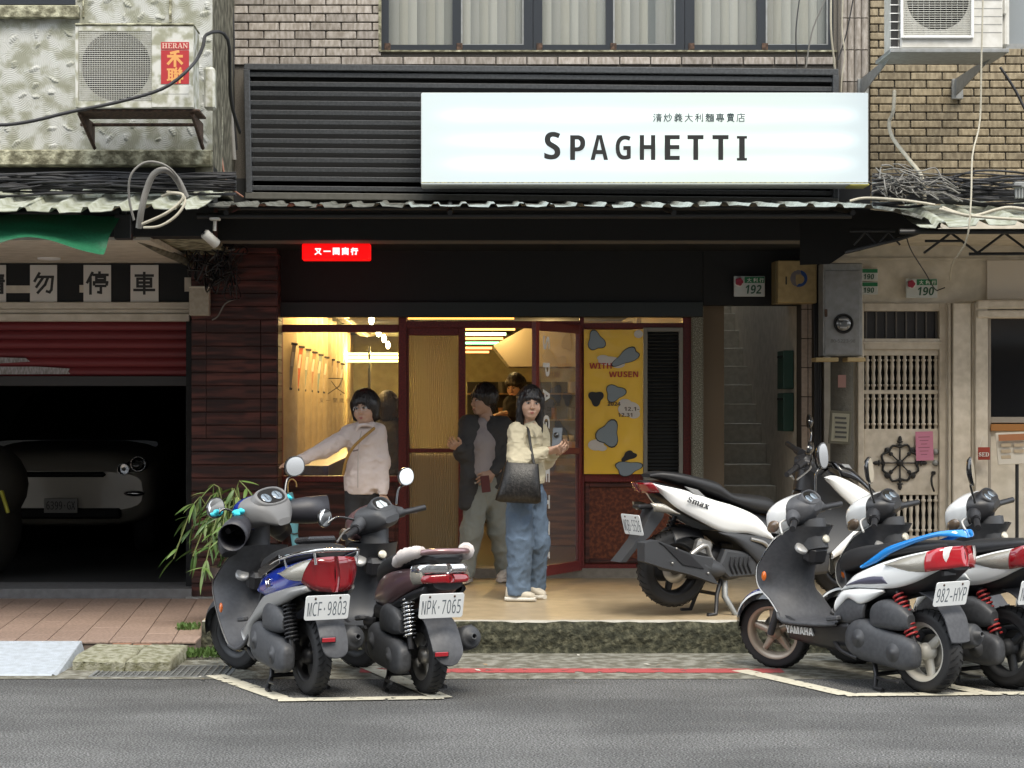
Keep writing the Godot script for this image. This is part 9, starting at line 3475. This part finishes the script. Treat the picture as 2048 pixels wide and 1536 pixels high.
func woman_in_jacket(skin: Material) -> void:
	var d := 14.43
	var base := Vector3(X(1045, d), 0.224, -d)
	var o := thing("person", "woman with long black hair in a cream jacket and wide blue jeans holding a phone", "person", base)
	var p := tracer(d, base)
	var J := {"neck": p.call(1063, 856), "chest": p.call(1052, 892), "hip": p.call(1052, 985), "sh_r": p.call(1033, 866, 0.13), "el_r": p.call(1033, 922, 0.2), "wr_r": p.call(1092, 903, 0.16), "sh_l": p.call(1078, 866, -0.13), "el_l": p.call(1088, 922, -0.1), "wr_l": p.call(1108, 905, 0.0), "hp_r": p.call(1040, 992, 0.09), "kn_r": p.call(1040, 1085, 0.1), "an_r": p.call(1036, 1180, 0.08), "hp_l": p.call(1064, 992, -0.08), "kn_l": p.call(1072, 1085, -0.06), "an_l": p.call(1068, 1172, -0.14)}
	var hd := head(o, p.call(1061, 806), face_basis(0.12, 0.04, -0.05), 0.98, {"side": 0.24, "back": 0.24, "low": 0.3, "fringe": 0.04, "spread": 0.078, "open": 0.088})
	var hr := hand(p.call(1095, 902, 0.16), Vector3(1, 0.18, 0.1), Vector3(0, 0.7, -0.6), 0.45, 1.0, 0.95)
	var hl := hand(p.call(1108, 905, 0.0), Vector3(0.8, 0.4, 0.2), Vector3(-0.2, 0.5, 0.6), 0.6, -1.0, 0.95)
	part(o, "body", net([body_field(J), hd, hr, hl]), skin, true)
	var jk := mat(0.50, 0.45, 0.32, 0.85, {"bump": M.bfine, "bscale": 0.3, "scale": 4.0})
	var C := [[J.neck + Vector3(0, 0.005, -0.01), J.neck + Vector3(0, -0.05, 0), 0.058, 0.075], [J.neck + Vector3(0, -0.05, 0), J.chest, 0.07, 0.11], [J.chest, p.call(1051, 945), 0.115, 0.13], [p.call(1051, 945), p.call(1054, 968), 0.13, 0.125]]
	for s in ["r", "l"]:
		C.append([J.chest.lerp(J["sh_" + s], 0.5), J["sh_" + s], 0.08, 0.064])
		C.append([J["sh_" + s], J["el_" + s], 0.067, 0.064])
		C.append([J["el_" + s], J["wr_" + s].lerp(J["el_" + s], 0.08), 0.064, 0.046])
	var jm := part(o, "jacket", cloth(C, 0.0085, 0.017, Vector3(4.5, 8, 4.5), 0.04, [[Vector3(0.1, -1, 0), p.call(1050, 970)]]), jk, true)
	var mb := MB.new()
	for s in [[1057, 853, 1045, 866, 1066, 874], [1066, 852, 1078, 862, 1074, 876]]:
		mb.loft([PackedVector3Array([p.call(s[0], s[1], 0.1), p.call(s[2], s[3], 0.15), p.call(s[4], s[5], 0.17)]), PackedVector3Array([p.call(s[0], s[1], 0.085), p.call(s[2], s[3], 0.135), p.call(s[4], s[5], 0.155)])])
	part(jm, "collar", mb, jk, true)
	var jeans := mat(0.115, 0.17, 0.25, 0.85, {"tex": M.fine, "bump": M.bfine, "bscale": 0.3, "scale": 3.0})
	C = [[J.hip + Vector3(0, 0.06, 0), J.hip, 0.115, 0.125]]
	for s in ["r", "l"]:
		C.append([J["hp_" + s], J["kn_" + s], 0.105, 0.095])
		C.append([J["kn_" + s], J["an_" + s], 0.095, 0.078])
		C.append([J["an_" + s], J["an_" + s] + Vector3(0.0, -0.005, 0.0), 0.082, 0.082])
	part(o, "jeans", cloth(C, 0.0095, 0.016, Vector3(5, 4.5, 5), 0.03, [[Vector3(0, -1, 0), Vector3(0, 0.035, 0)]]), jeans, true)
	var sw := mat(0.50, 0.46, 0.38, 0.7)
	shoe(o, p.call(1012, 1200, 0.09) * Vector3(1, 0, 1), p.call(1070, 1203, 0.14) * Vector3(1, 0, 1), sw, mat(0.6, 0.58, 0.52, 0.6))
	shoe(o, p.call(1050, 1192, -0.14) * Vector3(1, 0, 1), p.call(1089, 1192, -0.02) * Vector3(1, 0, 1), sw, mat(0.6, 0.58, 0.52, 0.6))
	# what she holds
	mb = MB.new()
	mb.rbox(W(1114, 876, d - 0.12), Vector3(0.075, 0.15, 0.009), 0.004, Basis(Vector3.UP, -0.5) * Basis(Vector3.RIGHT, -0.2))
	var ph := thing("phone", "dark phone with a lens ring held up by the woman in cream", "phone", W(1114, 890, d - 0.12))
	part(ph, "case", mb, mat(0.10, 0.11, 0.12, 0.3))
	mb = MB.new()
	mb.lathe(W(1112, 870, d - 0.128), Vector3(-0.48, 0.2, 0.86), [Vector2(0, 0.02), Vector2(0.004, 0.019), Vector2(0.004, 0.0)], 16)
	part(ph, "lens", mb, M.black_gloss)
	var bag := thing("tote_bag", "black patterned shoulder bag hanging at the hip of the woman in cream", "bag", W(1035, 1003, d - 0.28))
	mb = MB.new()
	var rings := []
	for q in [[924, 1011, 1077, 0.02], [935, 1008, 1078, 0.05], [960, 1002, 1080, 0.075], [985, 994, 1082, 0.085], [1000, 990, 1082, 0.06], [1004, 1000, 1074, 0.02]]:
		var a := W(q[1], q[0], d - 0.28)
		var b := W(q[2], q[0] + 4, d - 0.28)
		rings.append(sring((a + b) / 2, (b - a) / 2, Vector3(0, 0, q[3]), 3.0, 22))
	mb.loft(rings)
	part(bag, "bag_body", mb, mat(0.018, 0.016, 0.015, 0.45, {"tex": noise_tex("camo", FastNoiseLite.TYPE_SIMPLEX_SMOOTH, 0.02, 4, 0.35, 0.75, Color(0.35, 0.35, 0.35), Color.WHITE), "bump": M.brough, "bscale": 0.4, "scale": 3.0}))
	mb = MB.new()
	mb.tube(curve([W(1068, 928, d - 0.26), W(1061, 890, d - 0.2), W(1057, 862, d - 0.16), W(1052, 855, d - 0.02)], 14), 0.011, 6)
	mb.tube(curve([W(1016, 926, d - 0.24), W(1020, 890, d - 0.14), W(1034, 858, d - 0.09)], 12), 0.009, 6)
	part(bag, "strap", mb, M.black_ink)

func woman_in_fleece(skin: Material) -> void:
	var d := 14.95
	var base := Vector3(X(730, d), 0.228, -d)
	var o := thing("person", "woman with short black hair and glasses in a pale fleece, one arm stretched out", "person", base)
	var p := tracer(d, base)
	var J := {"neck": p.call(729, 851), "chest": p.call(729, 885), "hip": p.call(727, 985), "sh_r": p.call(704, 864, 0.02), "el_r": p.call(655, 897, 0.1), "wr_r": p.call(600, 921, 0.12), "sh_l": p.call(754, 866, 0.0), "el_l": p.call(763, 925, 0.04), "wr_l": p.call(766, 990, 0.12), "hp_r": p.call(714, 992), "kn_r": p.call(712, 1080, 0.04), "an_r": p.call(712, 1170), "hp_l": p.call(742, 992), "kn_l": p.call(744, 1080, 0.04), "an_l": p.call(746, 1170)}
	var hd := head(o, p.call(730, 817), face_basis(-0.36, 0.0, 0.10), 1.04, {"side": 0.06, "back": 0.09, "low": 0.16, "fringe": 0.045, "vol": 1.12, "spread": 0.078, "open": 0.095}, true)
	var hr := hand(p.call(598, 922, 0.12), Vector3(-1, -0.15, 0.1), Vector3(0, -1, 0), 0.3, 1.0, 0.95)
	var hl := hand(p.call(766, 992, 0.12), Vector3(0.1, -1, 0.2), Vector3(-0.5, 0, -1), 0.5, -1.0, 0.95)
	part(o, "body", net([body_field(J), hd, hr, hl]), skin, true)
	var fl := mat(0.58, 0.50, 0.47, 0.95, {"bump": M.brough, "bscale": 0.35, "scale": 5.0})
	var C := [[J.neck + Vector3(0, -0.005, 0), J.chest, 0.065, 0.11], [J.chest, p.call(729, 965), 0.115, 0.145], [p.call(729, 965), p.call(726, 978), 0.145, 0.125]]
	for s in ["r", "l"]:
		C.append([J.chest.lerp(J["sh_" + s], 0.5), J["sh_" + s], 0.085, 0.062])
		C.append([J["sh_" + s], J["el_" + s], 0.066, 0.058])
		C.append([J["el_" + s], J["wr_" + s], 0.058, 0.04])
	part(o, "fleece", cloth(C, 0.0085, 0.014, Vector3(5, 6, 5), 0.04, [[Vector3(0, -1, 0), p.call(727, 988)]]), fl, true)
	var mb := MB.new()
	mb.tube(curve([p.call(712, 861, 0.09), p.call(719, 851, 0.10), p.call(738, 850, 0.09), p.call(748, 858, 0.05)], 10), 0.014, 8)
	part(o, "collar", mb, fl, true)
	mb = MB.new()
	mb.tube(curve([p.call(749, 856, 0.11), p.call(730, 872, 0.155), p.call(706, 895, 0.17), p.call(692, 922, 0.15), p.call(686, 950, 0.1)], 20), 0.011, 6)
	part(o, "strap", mb, mat(0.30, 0.17, 0.04, 0.7), true)
	mb = MB.new()
	mb.tube(curve([p.call(723, 862, 0.13), p.call(718, 890, 0.155), p.call(716, 935, 0.168), p.call(716, 975, 0.16)], 12), 0.0045, 5)
	part(o, "zip", mb, mat(0.42, 0.37, 0.34, 0.6), true)
	mb = MB.new()
	mb.box(p.call(711, 901, 0.16), Vector3(0.045, 0.012, 0.004), Basis(Vector3.BACK, 0.2))
	part(o, "chest_mark", mb, mat(0.16, 0.12, 0.11, 0.7), true)
	C = [[J.hip + Vector3(0, 0.12, 0), J.hip, 0.115, 0.125]]
	for s in ["r", "l"]:
		C.append([J["hp_" + s], J["kn_" + s], 0.095, 0.075])
		C.append([J["kn_" + s], J["an_" + s], 0.075, 0.06])
	part(o, "trousers", cloth(C, 0.012, 0.008, Vector3(8, 6, 8)), mat(0.015, 0.015, 0.017, 0.8), true)
	shoe(o, Vector3(J.an_r.x, 0, J.an_r.z - 0.06), Vector3(J.an_r.x - 0.03, 0, J.an_r.z + 0.19), M.black_paint, M.dark)
	shoe(o, Vector3(J.an_l.x, 0, J.an_l.z - 0.06), Vector3(J.an_l.x + 0.03, 0, J.an_l.z + 0.19), M.black_paint, M.dark)

func man_in_coat(skin: Material) -> void:
	var d := 15.72
	var base := Vector3(X(968, d), 0.24, -d)
	var o := thing("person", "man in a long dark buttoned coat and pale jeans stepping out through the doorway", "person", base)
	var p := tracer(d, base)
	var J := {"neck": p.call(969, 832), "chest": p.call(970, 872), "hip": p.call(972, 982), "sh_r": p.call(938, 852, 0.04), "el_r": p.call(926, 905, 0.12), "wr_r": p.call(918, 894, 0.22), "sh_l": p.call(1004, 854, -0.02), "el_l": p.call(1008, 912, 0.02), "wr_l": p.call(986, 945, 0.13), "hp_r": p.call(957, 988, 0.03), "kn_r": p.call(942, 1065, 0.08), "an_r": p.call(930, 1150, 0.06), "hp_l": p.call(986, 988, -0.03), "kn_l": p.call(998, 1065, -0.05), "an_l": p.call(1012, 1146, -0.12)}
	var hd := head(o, p.call(967, 800), face_basis(-1.05, 0.05, 0.0), 1.0, {"side": 0.015, "back": 0.06, "low": 0.14, "fringe": 0.045, "vol": 1.04, "spread": 0.07})
	var hr := hand(p.call(919, 896, 0.20), Vector3(-0.4, 0.2, 0.5), Vector3(0.3, 0.2, -1), 1.1, 1.0, 1.0)
	var hl := hand(p.call(986, 945, 0.13), Vector3(-0.8, -0.35, 0.3), Vector3(-0.2, -0.3, -1), 0.6, -1.0, 1.0)
	part(o, "body", net([body_field(J), hd, hr, hl]), skin, true)
	var ct := mat(0.045, 0.045, 0.046, 0.9, {"bump": M.bfine, "bscale": 0.3, "scale": 4.0})
	var C := [[J.neck + Vector3(0.0, -0.02, -0.03), J.chest + Vector3(0, 0, -0.02), 0.07, 0.12], [J.chest + Vector3(0.03, 0, -0.04), p.call(985, 960, -0.04), 0.13, 0.13]]
	for s in ["r", "l"]:
		C.append([J.chest.lerp(J["sh_" + s], 0.5), J["sh_" + s], 0.10, 0.078])
		C.append([J["sh_" + s], J["el_" + s], 0.08, 0.066])
		C.append([J["el_" + s], J["wr_" + s].lerp(J["el_" + s], 0.15), 0.066, 0.048])
	for k in 4:
		C.append([p.call(938 + k * 3, 875, 0.06), p.call(931 + k * 5, 1008, 0.07), 0.055, 0.05])
	C.append([p.call(1004, 880, -0.03), p.call(1012, 1000, -0.06), 0.07, 0.06])
	var cm := part(o, "coat", cloth(C, 0.0095, 0.014, Vector3(5, 5, 5), 0.04, [[Vector3(0, -1, 0), p.call(930, 1020)]]), ct, true)
	var mb := MB.new()
	for k in 6:
		mb.ball(p.call(950 + k * 0.3, 915 + k * 17, 0.125), Vector3(0.008, 0.008, 0.004), Basis.IDENTITY, 6, 8)
	part(cm, "buttons", mb, mat(0.5, 0.48, 0.42, 0.4), true)
	part(o, "shirt", cloth([[p.call(962, 850, 0.04), p.call(964, 885, 0.05), 0.06, 0.10], [p.call(964, 885, 0.05), p.call(966, 940, 0.05), 0.105, 0.105]], 0.01, 0.006, Vector3(9, 9, 9)), mat(0.30, 0.27, 0.27, 0.9), true)
	C = [[J.hip + Vector3(0, 0.10, 0.02), J.hip, 0.105, 0.115]]
	for s in ["r", "l"]:
		C.append([J["hp_" + s], J["kn_" + s], 0.095, 0.085])
		C.append([J["kn_" + s], J["an_" + s], 0.085, 0.075])
	part(o, "jeans", cloth(C, 0.0105, 0.016, Vector3(5, 4.5, 5), 0.03, [[Vector3(0, -1, 0), Vector3(0, 0.04, 0)]]), mat(0.23, 0.245, 0.22, 0.85, {"bump": M.bfine, "bscale": 0.3, "scale": 3.0}), true)
	var sw := mat(0.5, 0.45, 0.40, 0.7)
	shoe(o, Vector3(J.an_r.x + 0.03, 0, J.an_r.z - 0.05), Vector3(J.an_r.x - 0.04, 0, J.an_r.z + 0.2), sw, sw)
	shoe(o, Vector3(J.an_l.x + 0.02, 0, J.an_l.z - 0.05), Vector3(J.an_l.x - 0.05, 0, J.an_l.z + 0.2), sw, sw)
	mb = MB.new()
	mb.rbox(W(971, 968, d - 0.2), Vector3(0.07, 0.13, 0.012), 0.004, Basis(Vector3.BACK, 0.12))
	single("phone_case", "dark red phone case held by the man in the dark coat", "phone", mb, mat(0.09, 0.02, 0.02, 0.5))

func people_inside(skin: Material) -> void:
	# cook behind the counter
	var d := 20.3
	var base := Vector3(X(1040, d), 0.26, -d)
	var o := thing("person", "cook in a dark top behind the serving counter, looking down at the trays", "person", base)
	var p := tracer(d, base)
	var J := {"neck": p.call(1036, 792), "chest": p.call(1044, 820), "hip": p.call(1050, 900), "sh_r": p.call(1022, 806, 0.05), "el_r": p.call(1014, 838, 0.1), "wr_r": p.call(1003, 828, 0.3), "sh_l": p.call(1066, 808), "el_l": p.call(1072, 840, 0.1), "wr_l": p.call(1050, 836, 0.3), "hp_r": p.call(1040, 905), "kn_r": p.call(1040, 990), "an_r": p.call(1040, 1070), "hp_l": p.call(1062, 905), "kn_l": p.call(1062, 990), "an_l": p.call(1062, 1070)}
	var hd := head(o, p.call(1030, 772), face_basis(-0.5, 0.3), 1.0, {"side": 0.03, "back": 0.06, "fringe": 0.045})
	part(o, "body", net([body_field(J), hd, hand(p.call(1003, 828, 0.3), Vector3(-1, -0.2, 0.4), Vector3(0, -1, 0), 0.5, 1.0), hand(p.call(1050, 836, 0.3), Vector3(-0.6, -0.2, 0.6), Vector3(0, -1, 0), 0.5, -1.0)]), skin, true)
	var C := [[J.neck + Vector3(0, -0.03, 0), J.chest, 0.07, 0.13], [J.chest, J.hip, 0.13, 0.13]]
	for s in ["r", "l"]:
		C.append([J.chest.lerp(J["sh_" + s], 0.5), J["sh_" + s], 0.09, 0.07])
		C.append([J["sh_" + s], J["el_" + s].lerp(J["sh_" + s], 0.3), 0.07, 0.065])
		C.append([J["hp_" + s], J["an_" + s], 0.1, 0.07])
	part(o, "work_clothes", cloth(C, 0.013, 0.01, Vector3(8, 8, 8)), mat(0.03, 0.03, 0.03, 0.9), true)
	# diner seated with the back to the window
	d = 17.3
	base = Vector3(X(790, d), 0.26, -d)
	o = thing("person", "diner in a black jacket seated inside the window with the back to the street", "person", base)
	p = tracer(d, base)
	J = {"neck": p.call(776, 836), "chest": p.call(780, 872), "hip": p.call(784, 960), "sh_r": p.call(798, 856), "el_r": p.call(806, 905, -0.05), "wr_r": p.call(796, 915, -0.3), "sh_l": p.call(758, 856), "el_l": p.call(752, 905, -0.05), "wr_l": p.call(762, 915, -0.3), "hp_r": p.call(796, 965), "kn_r": p.call(796, 965, -0.42), "an_r": p.call(796, 1080, -0.42), "hp_l": p.call(772, 965), "kn_l": p.call(772, 965, -0.42), "an_l": p.call(772, 1080, -0.42)}
	hd = head(o, p.call(777, 812), face_basis(2.8), 1.0, {"side": 0.08, "back": 0.1, "low": 0.18})
	part(o, "body", net([body_field(J), hd, hand(J.wr_r, Vector3(0, -0.1, -1), Vector3(0, -1, 0), 0.4, 1.0), hand(J.wr_l, Vector3(0, -0.1, -1), Vector3(0, -1, 0), 0.4, -1.0)]), skin, true)
	C = [[J.neck + Vector3(0, -0.02, 0), J.chest, 0.075, 0.14], [J.chest, J.hip, 0.15, 0.15]]
	for s in ["r", "l"]:
		C.append([J.chest.lerp(J["sh_" + s], 0.5), J["sh_" + s], 0.1, 0.08])
		C.append([J["sh_" + s], J["el_" + s], 0.08, 0.07])
		C.append([J["el_" + s], J["wr_" + s], 0.07, 0.05])
		C.append([J["hp_" + s], J["kn_" + s], 0.1, 0.08])
		C.append([J["kn_" + s], J["an_" + s], 0.08, 0.06])
	part(o, "dark_clothes", cloth(C, 0.013, 0.012, Vector3(8, 8, 8)), mat(0.02, 0.02, 0.02, 0.8), true)
	var st := thing("stool", "dark stool under the diner by the window", "stool", Vector3(X(784, d), 0.26, -d))
	var mb := MB.new()
	mb.lathe(Vector3(X(784, d), 0.26, -d), Vector3.UP, [Vector2(0.42, 0.0), Vector2(0.42, 0.17), Vector2(0.46, 0.17), Vector2(0.47, 0.15), Vector2(0.47, 0)], 20)
	part(st, "seat", mb, M.dark)
	for k in 4:
		mb = MB.new()
		var a := TAU * k / 4 + 0.6
		mb.cyl(Vector3(X(784, d) + cos(a) * 0.14, 0.26, -d + sin(a) * 0.14), Vector3(X(784, d) + cos(a) * 0.1, 0.69, -d + sin(a) * 0.1), 0.014, -1, 6)
		part(st, "leg", mb, M.dark)
